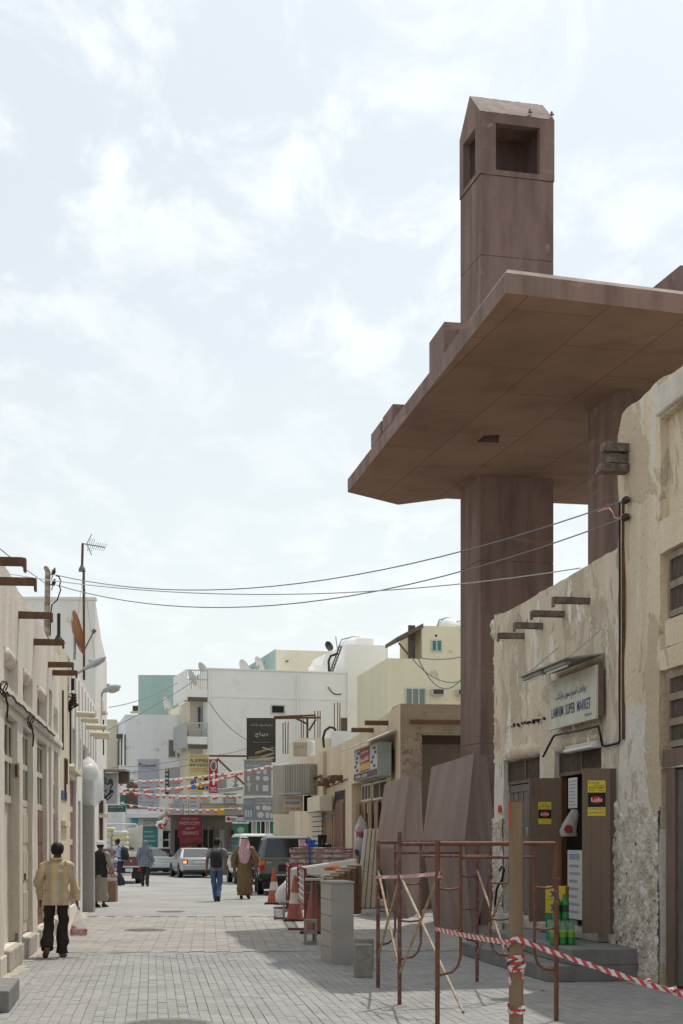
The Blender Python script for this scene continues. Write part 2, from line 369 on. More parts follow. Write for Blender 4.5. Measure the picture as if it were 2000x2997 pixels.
def inview(q): return abs(q[0]) < q[1]*.2273-.02 and q[1] > 13.75
solo = [q for q in near if inview(q)][:300]; ss = set(solo)
pm = M(); paver(pm, 0, 0, 1, 0, .2, .1, 0, 0, 0); proto = None
for q in solo:
    if proto is None: o = proto = pm.build('paver', m_pv, BED, recalc=False)
    else: o = proto.copy(); COL.objects.link(o); o.parent = BED
    o.matrix_world = Matrix.Translation((q[0], q[1], rnd.uniform(-.0025, .0025))) @ Matrix.Rotation(math.atan2(q[3], q[2]), 4, 'Z') @ Matrix.Rotation(rnd.uniform(-.01, .01), 4, 'Y')
fm = M()
for q in near:
    if q in ss: continue
    paver(fm, *q, .2, .1, rnd.uniform(-.0025, .0025), rnd.uniform(-.001, .001), rnd.uniform(-.001, .001))
setp(fm.build('paver_field', m_pv, BED, recalc=False), kind='stuff')
fm = M()
for q in mid: paver(fm, *q, .3, .2, rnd.uniform(-.003, .003), rnd.uniform(-.0015, .0015), rnd.uniform(-.0015, .0015))
setp(fm.build('slab_field', m_pv2, BED, recalc=False), kind='stuff')
fm = M()
for q in edge: paver(fm, *q, .2, .26, rnd.uniform(-.006, 0), 0, 0)
setp(fm.build('edging_course', m_pv, BED, recalc=False), kind='stuff')
m_iron = mat('cast_iron', (.16, .15, .14), (.22, .21, .2), s1=20, rough=.7, bump=.6, bsc=60, metal=.4)
m_dusty = mat('dusty_iron', (.27, .26, .245), (.22, .21, .2), s1=9, rough=.85, bump=.4, bsc=60)
for (u, v, r, lb) in ((425, 2722, .40, 'round iron drain cover in the middle of the street'), (490, 2999, .42, 'round iron drain cover at the bottom edge of the street'), (500, 2668, .34, 'small round drain cover farther up the street')):
    p = G(u, v, .003); t = thing('drain_cover', lb, 'drain cover', p)
    M().lathe([(r, -.01), (r, .006), (r-.03, .008), (r-.035, .003)], n=32).build('rim', m_dusty, t, smooth=30)
    cm = M().lathe([(r-.04, -.01), (r-.04, .004)], n=32)
    for i in range(-4, 5):
        w = math.sqrt(max(.001, (r-.06)**2-(i*.075)**2)); cm.box(-w, w, i*.075-.018, i*.075+.018, .004, .009)
    cm.build('lid', m_dusty, t)

# ================================================================ concrete pavilion
def conc(name, a, b, **k): return mat(name, a, b, rough=.9, s1=2.6, con=(.36, .66), streak=k.pop('streak', True), spots=tuple(x*1.3 for x in a), ssc=3.4, samt=(.60, .76), hs=(tuple(x*1.38 for x in a), .9, .60, .72), bump=.3, bsc=40, bdist=.01, **k)
m_con = conc('red_concrete', (.242, .163, .136), (.160, .107, .089))
m_con_t = conc('red_concrete_top', (.30, .24, .215), (.22, .165, .15))
m_und = mat('slab_soffit', (.292, .187, .134), (.228, .143, .102), rough=.9, s1=.55, con=(.3, .7), spots=(.225, .128, .09), ssc=1.1, samt=(.52, .75), bump=.2, bsc=20)
t = m_und.node_tree; br = t.nodes.new('ShaderNodeTexBrick')
for k, x in (('Scale', 1.), ('Brick Width', 2.44), ('Row Height', 1.22), ('Mortar Size', .016), ('Mortar Smooth', .5), ('Color1', (1, 1, 1, 1)), ('Color2', (.87, .85, .84, 1)), ('Mortar', (.66, .57, .53, 1))): br.inputs[k].default_value = x
mpn = t.nodes.new('ShaderNodeMapping'); mpn.inputs['Rotation'].default_value = (0, 0, math.radians(-104)); ge = t.nodes.new('ShaderNodeNewGeometry'); t.links.new(ge.outputs['Position'], mpn.inputs[0]); t.links.new(mpn.outputs[0], br.inputs['Vector'])
mm = t.nodes.new('ShaderNodeMix'); mm.data_type = 'RGBA'; mm.blend_type = 'MULTIPLY'; mm.inputs[0].default_value = 1.; bs = t.nodes['Principled BSDF']
src = bs.inputs['Base Color'].links[0].from_socket; t.links.new(src, mm.inputs[6]); t.links.new(br.outputs['Color'], mm.inputs[7]); t.links.new(mm.outputs[2], bs.inputs['Base Color'])
ZS = 9.0; ZT = ZS+.27
c0 = G(1407, 1390, ZS); CF = Fr(c0.x, c0.y, .97, .24)
PV = thing('concrete_pavilion', 'reddish brown raw concrete pavilion with cantilevered slab and house-shaped chimney tower', 'pavilion', CF.m)
cw, cd = 1.56, 1.27
def zat(v): return CH+(HY-v)/F*c0.y
cuts = [0, 3.64, 7.30, ZS+.003]; sh = thing('shaft', None, None); sh.parent = PV
for a, b in zip(cuts, cuts[1:]): bx('shaft_lift', m_con, sh, 0, cw, 0, cd, a+(.008 if a else 0), b, bevel=.008)
bx('shaft_core', m_con, sh, .015, cw-.015, .015, cd-.015, 0, ZS)
ch = thing('chimney', None, None); ch.parent = PV
z1, z2 = zat(745), zat(508)
bx('shaft_lift', m_con, ch, 0, cw, 0, cd, ZT-.02, z1, bevel=.008); bx('shaft_lift', m_con, ch, 0, cw, 0, cd, z1+.01, z2, bevel=.008); bx('shaft_core', m_con, ch, .015, cw-.015, .015, cd-.015, ZT, z2)
ze = zat(325); zr = ze+.61; e = .014; w_ = .15
hx0, hx1, hz0, hz1 = .32, 1.26, 15.14, 16.08; hy0, hy1 = .28, 1.04
hm = wall(-e, cw+e, z2+.008, ze, w_, [(hx0, hx1, hz0, hz1, w_, False)], rear=False); hm.v = [V((p.x, p.y-e, p.z)) for p in hm.v]; hm.build('front_frame', m_con, ch)
lm = wall(-(cd+e), -(w_-e), z2+.008, ze, w_, [(-hy1, -hy0, hz0, hz1, w_, False)], rear=False); lm.v = [V((-e+p.y, -p.x, p.z)) for p in lm.v]; lm.build('side_frame', m_con, ch)
bx('back_wall', m_con, ch, w_-e, cw+e, cd-w_+e, cd+e, z2+.008, ze); bx('right_wall', m_con, ch, cw-w_+e, cw+e, w_-e, cd-w_+e, z2+.008, ze)
bx('chamber_floor', m_con, ch, w_-e, cw-w_+e, w_-e, cd-w_+e, z2-.02, z2+.03)
my = cd/2
M().add([(-e, -e, ze), (cw+e, -e, ze), (cw+e, cd+e, ze), (-e, cd+e, ze), (-e, my, zr), (cw+e, my, zr)], [(0, 3, 2, 1), (0, 4, 3), (1, 2, 5), (3, 4, 5, 2)]).build('gable', m_con, ch)
rf = M().grid(24, 10, lambda a, b: V((-e+a*(cw+2*e), -e-.004+b*(my+e), ze+.004+b*(zr-ze)+.012*noise.noise(V((a*16, b*9, 0))))))
rf.build('roof_slope', m_con_t, ch)
m_bird = flat('dark_feathers', (.05, .05, .055))
for wx, ln in ((1.06, 'grey pigeon perched on the chimney roof edge'), (1.53, 'grey pigeon at the far corner of the chimney roof')):
    p = CF.at(wx, .0, ze+.05); t = thing('pigeon', ln, 'bird', p)
    M().loft([((0, -.10, .0), .008, .01), ((0, -.07, .03), .035, .03), ((0, 0, .06), .05, .045), ((.0, .05, .10), .03, .03), ((0, .06, .14), .028, .028), ((0, .065, .165), .008, .008)], 8).build('body', m_bird, t, smooth=60)
    M().tube([(0, .085, .14), (0, .115, .135)], [.008, .002], 5).build('beak', m_bird, t); M().tube([(.015, 0, .03), (.015, .01, -.04)], .006, 5).build('leg', m_bird, t); M().tube([(-.015, 0, .03), (-.015, .01, -.04)], .006, 5).build('leg', m_bird, t)
# slab: outline measured on the soffit, with a square opening
pts = [G(1481, 856, ZS), G(1018, 1440, ZS), G(1166, 1477, ZS), G(1306, 1459, ZS), G(1724, 1477, ZS), V((9.5, 34.5, ZS)), V((10.5, 22.9, ZS)), G(2000, 917, ZS)]
hol = [G(1395, 1293, ZS), G(1418, 1274, ZS), G(1464, 1272, ZS), G(1460, 1296, ZS)]
cen = sum(pts, V())/len(pts)
def inset(p, d): q = cen-p; q.z = 0; return p+q.normalized()*d
bm = bmesh.new()
def ring(ps): return [bm.verts.new(p) for p in ps]
bo = ring(pts); bh = ring(hol); eds = [bm.edges.new((r[i], r[(i+1) % len(r)])) for r in (bo, bh) for i in range(len(r))]
bmesh.ops.triangle_fill(bm, edges=eds, use_beauty=True)
sof = [f for f in bm.faces]
to = ring([p+V((0, 0, .27)) for p in pts]); tt = ring([inset(p, .13)+V((0, 0, .36)) for p in pts]); th = ring([p+V((0, 0, .33)) for p in hol])
for i in range(len(pts)):
    j = (i+1) % len(pts); bm.faces.new((bo[i], bo[j], to[j], to[i])); q = bm.faces.new((to[i], to[j], tt[j], tt[i])); q.material_index = 2
bm.faces.new(tt)
for i in range(4): bm.faces.new((bh[i], bh[(i+1) % 4], th[(i+1) % 4], th[i]))
bm.faces.new(th)
for f in bm.faces:
    if all(v.co.z < ZS+.01 for v in f.verts): f.material_index = 1
bmesh.ops.recalc_face_normals(bm, faces=bm.faces); me = bpy.data.meshes.new('slab'); bm.to_mesh(me); bm.free()
for q in (m_con, m_und, m_con_t): me.materials.append(q)
me.transform(CF.m.inverted()); so = bpy.data.objects.new('slab', me); COL.objects.link(so); so.parent = PV
# upstands on the slab
def upstand(p0, p1, wid, h, zb=ZT+.02):
    d = (p1-p0); d.z = 0; L_ = d.length; d.normalize(); n = V((d.y, -d.x, 0)); q = [p0, p0+n*wid, p1+n*wid, p1]
    M().hexa([V((a.x, a.y, zb)) for a in q]+[V((a.x, a.y, zb+h)) for a in q]).build('upstand', m_con, PV, world=True, bevel=.01)
def onedge(u):
    k = (u-CX)/F; a, b = pts[0], pts[1]; d = b-a; t_ = (k*a.y-a.x)/(d.x-k*d.y); return a+d*t_
upstand(onedge(1297)+V((.02, .0, 0)), onedge(1253)+V((.02, 0, 0)), .9, .50)
upstand(onedge(1150), onedge(1120), .35, .28); upstand(onedge(1116), onedge(1086), .35, .26)
k = .2255; a = V((k*21.9, 21.9, 0)); upstand(a, a+V((-.24, .97, 0))*1.0, 1.5, .78)
# second column behind the market house
c2 = [G(1721, 1207, ZS), G(1770, 1169, ZS), G(1829, 1135, ZS), G(1858, 1156, ZS)]; c2.append(V((c2[3].x+.1, c2[0].y+.1, 0)))
M().prism([(p.x, p.y) for p in c2], 0, 5.5).build('rear_column', m_con, PV, world=True, bevel=.01); M().prism([(p.x, p.y) for p in c2], 5.51, ZS+.003).build('rear_column', m_con, PV, world=True, bevel=.01)

# two kinked concrete pillars standing in front of the column
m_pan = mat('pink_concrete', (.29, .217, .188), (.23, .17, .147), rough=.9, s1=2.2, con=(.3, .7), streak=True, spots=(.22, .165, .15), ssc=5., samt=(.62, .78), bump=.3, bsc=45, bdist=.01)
m_pdk = mat('shaded_concrete', (.20, .142, .122), (.150, .105, .09), rough=.9, s1=2.4, con=(.3, .7), streak=True, spots=(.26, .195, .17), ssc=4., samt=(.62, .76), bump=.3, bsc=45, bdist=.01)
def kinked(label, lv):
    m = M(); p0 = lv[0][1]; 
    for i, q in enumerate(lv):
        a, b, c = q; d = a+c-b; m.v += [a, b, c, d]
    for k in range(len(lv)-1):
        for i in range(4): m.f.append((k*4+i, k*4+(i+1) % 4, k*4+4+(i+1) % 4, k*4+4+i))
    n = len(m.v); m.f += [(0, 1, 2, 3), (n-4, n-3, n-2, n-1)]
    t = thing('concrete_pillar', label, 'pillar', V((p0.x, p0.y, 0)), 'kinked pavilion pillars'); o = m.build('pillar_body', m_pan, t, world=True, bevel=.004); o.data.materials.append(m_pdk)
    for k, f in enumerate(m.f): pass
    for f in o.data.polygons:      # lighter street side; on the other faces shade is painted in as darker concrete
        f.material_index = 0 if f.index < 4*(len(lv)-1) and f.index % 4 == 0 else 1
    return t
def lvl(a, b, c): return [P(*a), P(*b), P(*c)]
def low(a, b, c): return [G(*a), G(*b), G(*c)]
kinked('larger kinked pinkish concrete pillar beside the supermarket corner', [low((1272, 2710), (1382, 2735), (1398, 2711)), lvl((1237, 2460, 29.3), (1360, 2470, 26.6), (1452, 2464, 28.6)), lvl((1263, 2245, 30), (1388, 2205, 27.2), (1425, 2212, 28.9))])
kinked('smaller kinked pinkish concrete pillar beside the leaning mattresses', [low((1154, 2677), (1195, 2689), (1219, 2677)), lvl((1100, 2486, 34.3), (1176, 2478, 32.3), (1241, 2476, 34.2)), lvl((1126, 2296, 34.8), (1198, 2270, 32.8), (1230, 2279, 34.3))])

# ================================================================ right: supermarket house and the tall house beside it
RW = Fr(3.69, 17.0, .1493, -.9888)
m_tan = mat('weathered_plaster', (.76, .65, .50), (.64, .535, .40), rough=.95, s1=1.6, con=(.3, .68), streak=True, patches=((.66, .575, .45), 1.5, .58), flake=[((.55, .46, .345), 1.3, .52), ((.83, .76, .65), 2.1, .57), ((.47, .385, .285), 3.4, .62)], spots=(.38, .30, .215), ssc=5., samt=(.63, .73), bump=1., bsc=16, bdist=.03, zsplit=(2.95, .06, (.76, .705, .635), 1.1))
m_tan2 = mat('weathered_plaster_tall', (.78, .66, .49), (.65, .535, .385), rough=.95, s1=1.5, con=(.3, .68), streak=True, patches=((.72, .655, .56), 1.1, .60), flake=[((.57, .465, .335), 1.0, .53), ((.80, .75, .68), 1.3, .62)], spots=(.33, .25, .17), ssc=6., samt=(.63, .73), bump=1., bsc=14, bdist=.035, zsplit=(3.3, .08, (.76, .705, .635), 1.6))
m_rub = mat('coral_rubble', (.80, .755, .68), (.56, .485, .395), rough=1., s1=4., con=(.4, .62), spots=(.13, .098, .07), ssc=9., samt=(.585, .66), bump=1., bsc=34, bdist=.03)
m_rub2 = mat('brown_rubble', (.36, .29, .22), (.27, .21, .16), rough=1., s1=6., spots=(.10, .075, .055), ssc=10., samt=(.62, .70), bump=1., bsc=34, bdist=.03)
m_ply = mat('white_plinth_plaster', (.50, .46, .41), (.40, .36, .31), s1=4., spots=(.30, .25, .2), ssc=8., samt=(.58, .7), bump=.5, bsc=30)
m_dbr = mat('brown_painted_wood', (.205, .142, .102), (.178, .122, .087), rough=.5, s1=3., streak=True, bump=.12, bsc=60, bdist=.005)
m_frm = mat('grey_brown_timber', (.185, .125, .093), (.135, .09, .066), rough=.7, s1=6, streak=True, bump=.3, bsc=60)
m_bar = mat('window_bars', (.16, .125, .10), (.115, .09, .07), s1=9)
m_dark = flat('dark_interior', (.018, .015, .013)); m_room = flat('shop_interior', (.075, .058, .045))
m_old = mat('silvered_timber', (.235, .195, .155), (.13, .10, .08), rough=.95, s1=9., streak=False, spots=(.07, .05, .04), ssc=14, samt=(.56, .7), bump=.8, bsc=45, bdist=.02)
m_step = mat('step_concrete', (.235, .232, .225), (.185, .18, .172), rough=.9, s1=2.5, spots=(.30, .29, .275), ssc=7, samt=(.58, .72), bump=.3, bsc=50)
xa = RW.px(1447, 2000)[0]; xb = RW.px(1811, 2000)[0]
SH = thing('market_house', 'weathered tan plaster shop house with brown doors and supermarket board', 'house', RW.m)
r1 = RW.rect(1475, 2213, 1582, 2692); r2 = RW.rect(1623, 2184, 1761, 2726)
h1 = (r1[0], r1[1], .52, r1[3], .13, False); h2 = (r2[0], r2[1], .50, r2[3], .13, False)
wm_ = wall(xa, xb, 0, 5.32, 1.5, [h1, h2], res=.16, amp=.022, seed=3.); wm_.build('wall', m_tan, SH, smooth=35)
# rooms behind the two doorways
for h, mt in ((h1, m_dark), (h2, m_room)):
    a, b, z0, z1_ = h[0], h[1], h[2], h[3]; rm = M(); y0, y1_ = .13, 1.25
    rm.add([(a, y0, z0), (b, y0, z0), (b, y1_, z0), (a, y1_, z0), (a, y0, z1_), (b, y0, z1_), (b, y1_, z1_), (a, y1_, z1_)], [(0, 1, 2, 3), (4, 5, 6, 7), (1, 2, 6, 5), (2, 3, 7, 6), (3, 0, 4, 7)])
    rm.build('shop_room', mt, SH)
def roll(parent, x0, x1, z, r, mt, sag=.0, seed=0., yy=.02):
    n = 14; m = M(); ps = []; rr = []
    for i in range(n+1):
        t_ = i/n; ps.append((x0+(x1-x0)*t_, yy+.01*noise.noise(V((t_*6, seed, 0))), z+sag*math.sin(math.pi*t_)+.012*noise.noise(V((t_*5, seed, 4)))))
        rr.append(r*(.55+.45*min(1, 5*min(t_, 1-t_)+.1))*(1+.1*noise.noise(V((t_*7, seed, 9)))))
    m.tube(ps, rr, 14); m.build('plaster_roll', mt, parent, smooth=60)
m_roll = mat('white_plaster', (.68, .625, .55), (.56, .505, .435), s1=3., bump=.5, bsc=20)
roll(SH, h1[0]-.03, h1[1]+.0, h1[3]+.055, .12, m_tan, .03, 1., .055); roll(SH, h2[0]-.03, h2[1]+.0, h2[3]+.055, .125, m_tan, .03, 2., .055)
def barred(parent, x0, x1, z0, z1_, y, npan, fm_, bm_, fw=.05, gap=.028, back=m_dark, rails=0):
    w = thing('window', None, None); w.parent = parent; f = M()
    f.box(x0, x1, y, y+.06, z0, z0+fw).box(x0, x1, y, y+.06, z1_-fw, z1_)
    for i in range(npan+1):
        x = x0+(x1-x0-fw)*i/npan; f.box(x, x+fw, y-.003, y+.063, z0+fw, z1_-fw)
    for i in range(rails): z = z0+(z1_-z0)*(i+1)/(rails+1); f.box(x0+fw, x1-fw, y-.002, y+.05, z-.04, z+.04)
    f.build('frame', fm_, w)
    b = M(); x = x0+fw
    while x < x1-fw: b.box(x, x+gap*.45, y+.02, y+.035, z0+fw, z1_-fw); x += gap
    b.build('bars', bm_, w); bx('backing', back, w, x0+.01, x1-.01, y+.07, y+.09, z0+.01, z1_-.01); return w
zt1 = RW.px(1530, 2290)[1]; zt2 = RW.px(1700, 2262)[1]
barred(SH, h1[0]+.01, h1[1]-.01, zt1, h1[3]-.01, .07, 2, m_frm, m_bar); barred(SH, h2[0]+.01, h2[1]-.01, zt2, h2[3]-.01, .07, 2, m_frm, m_bar)
# closed grey leaf in the first doorway
d1 = thing('door', None, None); d1.parent = SH; zb = .54
x = h1[0]+.02; xe = h1[1]-.02
bx('leaf', mat('grey_door_paint', (.19, .16, .14), (.15, .125, .11), s1=5, streak=True), d1, x, xe, .10, .14, zb, zt1-.01)
for i in range(8): xx = x+.03+(xe-x-.06)*i/7; bx('board', MC['grey_door_paint'], d1, xx-.004, xx+(xe-x)/8-.03, .088, .101, zb+.06, zt1-.14)
bx('rail', MC['grey_door_paint'], d1, x, xe, .08, .0995, zt1-.13, zt1-.02)
# open brown leaves standing out from the wall, with yellow bills pasted on
m_yel = flat('yellow_print', (.72, .58, .045)); m_blk = flat('black_print', (.02, .02, .02)); m_wht = flat('white_print', (.78, .78, .76)); m_red = flat('red_print', (.55, .04, .04)); m_blue = flat('blue_print', (.08, .10, .32))
m_gal = mat('galvanised_steel', (.42, .42, .42), (.34, .34, .34), rough=.45, metal=.7, s1=12)
def poster(parent, fr, u0, v0, u1, v1, y):
    x0, x1, z0, z1_ = fr.rect(u0, v0, u1, v1, y); h = z1_-z0; w = x1-x0
    p = bx('poster', m_yel, parent, x0, x1, y-.004, y-.001, z0, z1_)
    bx('poster_band', m_blk, p, x0+.001, x1-.001, y-.006, y-.0042, z0+h*.25, z0+h*.66)
    text('Lulu', m_wht, p, x0+w*.2, x1-w*.2, z0+h*.40, z0+h*.52, y-.009); M().lathe([(w*.34, 0), (w*.34, .001)], n=20, sy=.62).build('emblem', m_red, p, m=Matrix.Translation((x0+w*.5, y-.007, z0+h*.455)) @ Matrix.Rotation(math.pi/2, 4, 'X'))
    for k, (s, a, b, mt) in enumerate((('Beverage', .90, .96, m_blue), ('Discount Centre', .84, .89, m_blue), ('SOLD HERE', .77, .82, m_blk), (arabic('يباع هنا'), .68, .75, m_blk), ('Its Budget saver', .17, .22, m_blue), (arabic('مركز الخصم'), .05, .13, m_blue))):
        text(s, mt, p, x0+w*(.08 if k != 1 else .3), x1-w*(.35 if k == 0 else .08), z0+h*a, z0+h*b, y-.006)
def leaf(fr, label_part, u0, v0, u1, v1, thick):
    x0, x1, z0, z1_ = fr.rect(u0, v0, u1, v1); d = thing('door', None, None); d.parent = SH
    inv = RW.m.inverted() @ fr.m; d.matrix_parent_inverse = Matrix.Identity(4); d.matrix_local = inv
    n = 3; w = (x1-x0)/n
    for i in range(n): bx('board', m_dbr, d, x0+w*i+.0006, x0+w*(i+1)-.0006, 0, thick, z0, z1_, bevel=.0015)
    return d, x0, x1, z0, z1_
LA = Fr(0, 20.75, 1, .02); d, x0, x1, z0, z1_ = leaf(LA, '', 1549, 2277, 1640, 2697, .05)
poster(d, LA, 1576, 2347, 1614, 2412, -.001); bx('bolt', m_iron, d, x0+.02, x0+.05, -.02, -.001, z1_-.22, z1_-.03); bx('bolt', m_iron, d, x0+.02, x0+.05, -.02, -.001, z0+.03, z0+.2)
hz = LA.px(1545, 2440)[1]; M().tube([(x0-.03, -.03, hz-.05), (x0-.03, -.05, hz-.02), (x0-.03, -.05, hz+.05), (x0-.03, -.03, hz+.08)], .012, 6).build('padlock', m_gal, d)
LB = Fr(0, 19.15, 1, -.12); d, x0, x1, z0, z1_ = leaf(LB, '', 1705, 2249, 1788, 2732, .05)
poster(d, LB, 1721, 2284, 1773, 2388, -.001); bx('edge_strip', m_frm, d, x1+.002, x1+.085, .02, .06, z0-.01, z1_+.0)
# frame of the shop doorway, goods inside
m_org = mat('varnished_timber', (.22, .115, .055), (.16, .08, .04), rough=.45, s1=8, streak=True)
bx('door_frame', m_org, SH, h2[0]+.02, h2[0]+.09, .08, .16, .5, zt2); bx('door_frame', m_org, SH, h2[1]-.09, h2[1]-.02, .08, .16, .5, zt2)
SF = thing('shop_shelf', 'brown wooden shelf of small packets inside the shop doorway', 'shelf', RW.m)
bx('upright', m_org, SF, h2[0]+.35, h2[0]+.39, .6, 1.1, .5, 2.6); bx('upright', m_org, SF, h2[1]-.15, h2[1]-.11, .6, 1.1, .5, 2.6)
for z in (.9, 1.35, 1.8, 2.2): bx('shelf_board', m_org, SF, h2[0]+.39, h2[1]-.15, .6, 1.1, z, z+.03)
gc = [flat('packet_%s' % n, c) for n, c in (('white', (.6, .58, .55)), ('blue', (.12, .2, .45)), ('red', (.45, .06, .06)), ('green', (.1, .3, .14)), ('cream', (.6, .5, .32)))]
for k, z in enumerate((.93, 1.38, 1.83)):
    x = h2[0]+.42; i = 0
    while x < h2[1]-.35 and i < 6:
        w = rnd.uniform(.2, .26); pk = bx('packet', gc[(i*3+k) % 5], None, x, x+w-.01, .66, .9, z, z+rnd.uniform(.16, .30)); pk.matrix_world = RW.m
        setp(pk, '%s packet on the %s shelf inside the shop doorway, %s from the left' % (('white', 'blue', 'red', 'green', 'cream')[(i*3+k) % 5], ('lowest', 'middle', 'upper')[k], ('first', 'second', 'third', 'fourth', 'fifth', 'sixth', 'seventh')[i]), 'packet', 'packets on the shop shelf'); x += w; i += 1
# paper lists on the door post
m_pap = flat('paper', (.62, .62, .62)); m_papb = flat('paper_print', (.30, .36, .45))
def paper(u0, v0, u1, v1, y, lb, hdr=False):
    x0, x1, z0, z1_ = RW.rect(u0, v0, u1, v1, y); o = thing('paper_notice', lb, 'paper', RW.m); bx('sheet', m_pap, o, x0, x1, y, y+.003, z0, z1_)
    n = 9; h = (z1_-z0)/n
    for i in range(n-1): bx('print_line', m_papb, o, x0+(x1-x0)*.12, x1-(x1-x0)*rnd.uniform(.1, .35), y-.002, y-.0005, z1_-h*(i+1)-h*.25, z1_-h*(i+1)+(h*.1 if i or not hdr else h*.5))
paper(1664, 2276, 1690, 2365, .06, 'long white price list hanging inside the shop doorway'); paper(1662, 2488, 1704, 2690, .04, 'tall printed poster low inside the shop doorway', True)
bg = thing('carrier_bag', 'white plastic packet with red heart logo hanging in the shop doorway', 'bag', RW.at(*[RW.px(1672, 2420, .0)[0], -.05, RW.px(1672, 2420)[1]]))
m_pl = mat('milky_plastic', (.68, .67, .64), (.55, .52, .48), rough=.35, s1=9, tl=.3)
M().loft([((.10, 0, .24), .05, .015), ((.08, 0, .16), .075, .03), ((.03, 0, .04), .10, .05), ((.01, 0, -.06), .12, .06), ((.03, 0, -.13), .11, .03)], 12, wr=.02, sc=14).build('pouch', m_pl, bg, smooth=50)
M().lathe([(.055, -.01), (.06, .0), (.05, .012)], n=14).build('logo', flat('heart_red', (.42, .03, .05)), bg, m=Matrix.Translation((.0, -.085, -.03)) @ Matrix.Rotation(math.pi/2, 4, 'X'))
# steps and thresholds
def rl(u, v, z):
    p = G(u, v, z); q = RW.m.inverted() @ p; return q.x, q.y
sx1, sy1 = rl(1601, 2828, .19); sx0 = rl(1353, 2757, .19)[0]; ux1, uy1 = rl(1675, 2780, .38); ux0 = rl(1547, 2752, .38)[0]; fx0 = rl(1408, 2718, .38)[0]
STP = thing('entrance_steps', 'grey concrete steps in front of the supermarket doors', 'steps', RW.m)
bx('lower_step', m_step, STP, sx0, sx1, sy1, -.0, 0, .19, bevel=.012); bx('upper_step', m_step, STP, ux0, ux1, uy1, .0, .192, .385, bevel=.012); bx('upper_step', m_step, STP, fx0, ux0-.03, uy1+.07, .0, .192, .37, bevel=.012)
bx('threshold', m_ply, STP, h2[0]-.35, h2[1]+.32, -.16, .128, .386, .51, bevel=.02); bx('threshold', m_ply, STP, h1[0]-.1, h1[1]+.05, -.12, .128, .371, .53, bevel=.02)
# roof spouts
def spout(parent, fr, u0, v0, u1, v1, mt, w=.11, h=.10, old=False):
    """u1 is the wall end, u0 the outer end"""
    x, z = fr.px(u1, v1) ; L_ = abs(u1-u0)/F*(fr.at(x, 0, z).y); m = M()
    m.box(x-w/2, x+w/2, -L_, .05, z-h/2, z+h/2); m.box(x-w/2+.002, x+w/2-.002, -L_-.03, -L_-.001, z-h*1.05, z+h/2-.004)
    for p in m.v: p.z += .012*noise.noise(p*7); p.x += .008*noise.noise(p*9)
    m.build('spout', mt, parent, bevel=.006)
for u0, u1, v in ((1620, 1724, 1759), (1557, 1650, 1797), (1507, 1590, 1832), (1460, 1536, 1861)): spout(SH, RW, u0, v, u1, v, m_old, .09, .085)
# crumbling far edge of the wall
def edge_l(x, z): return .10+.07*noise.noise(V((z*2.2, 4, 0)))-(x-xa)
o = rubble(xa-.03, xa+.45, 2.95, 5.40, .035, edge_l, .05, 5., y=.01); o.build('rubble', m_tan, SH, smooth=50)
def edge_b(x, z): return 2.02+.15*noise.noise(V((x*3, 1, 0)))-z
o = rubble(xa-.03, h1[0]-.005, 0, 2.3, .032, edge_b, .045, 2., y=-.022); o.build('rubble', m_rub, SH, smooth=50)
for k in range(16):
    zz_ = 3.0+k*.15+.05*noise.noise(V((k*1.7, 0, 0))); rs_ = .05+.045*abs(noise.noise(V((k*2.3, 5, 0))))+(.07 if k > 13 else 0); m = M().lathe([(.1*rs_, -rs_), (.75*rs_, -.65*rs_), (rs_, 0), (.8*rs_, .6*rs_), (.15*rs_, rs_)], (xa+.01+.03*noise.noise(V((k*3.1, 1, 0))), .05, zz_), 9)
    for q in m.v: q += V((.025, .025, .025))*noise.noise(q*13)
    m.build('edge_stone', m_tan, SH, smooth=35)
for k in range(22):
    u_ = 1492+rnd.uniform(0, 112); x_, z_ = RW.px(u_, 2127-(u_-1492)*.22+rnd.uniform(-3, 3)); s_ = rnd.uniform(.008, .028); bx('hole', m_dark, SH, x_-s_, x_+s_, -.03, .02, z_-s_*.7, z_+s_*.7)
# tall neighbour
TH = thing('tall_house', 'tall weathered tan plaster house with barred windows at the right edge', 'house', RW.m)
xj = RW.px(1932, 2000)[0]; xE = 9.0
def zw(v): return RW.px(1940, v)[1]
hw = [(xj, xE-.2, zw(1520), zw(1218), .10, True), (xj, xE-.2, zw(1900), zw(1617), .10, True), (xj, xE-.2, zw(2245), zw(1962), .10, True), (xj+.02, xE-.2, 0, zw(2250), .12, True)]
wall(xb+.004, xE, 0, 6.93, 4., hw, res=.16, amp=.026, seed=11., topf=lambda x: 6.93+.09*noise.noise(V((x*1.3, 0, 2)))+.03*noise.noise(V((x*6, 0, 2)))-(.22 if x < xb+.12 else 0)).build('wall', m_tan2, TH, smooth=35)
bx('parapet', m_tan2, TH, xb+.25, xE, .35, .75, 6.6, 7.12, bevel=.04); bx('cornice', m_roll, TH, xj-.01, xE-.05, -.06, .02, zw(1213), zw(1133), bevel=.02)
def pane(x0, x1, v0, v1, rows, base):
    barred(TH, x0, x1, zw(v1), zw(v0), .03, 1, m_frm2, m_bar, fw=.07, gap=.04, rails=rows-1)
m_frm2 = mat('pale_weathered_timber', (.32, .26, .20), (.235, .185, .14), s1=6, streak=True, bump=.3, bsc=50)
pane(RW.px(1958, 1700, .04)[0], xj+1.25, 1628, 1812, 2, 0); pane(xj+1.5, xj+2.6, 1628, 1812, 2, 0)
pane(RW.px(1957, 2000, .04)[0], xj+1.25, 1972, 2190, 3, 0); pane(xj+1.5, xj+2.6, 1972, 2190, 3, 0)
bx('sill', m_frm, TH, xj+.08, xj+1.4, -.0, .10, zw(2247), zw(2196)); bx('sill_band', m_tan2, TH, xj+.12, xj+1.3, .02, .095, zw(1896), zw(1818))
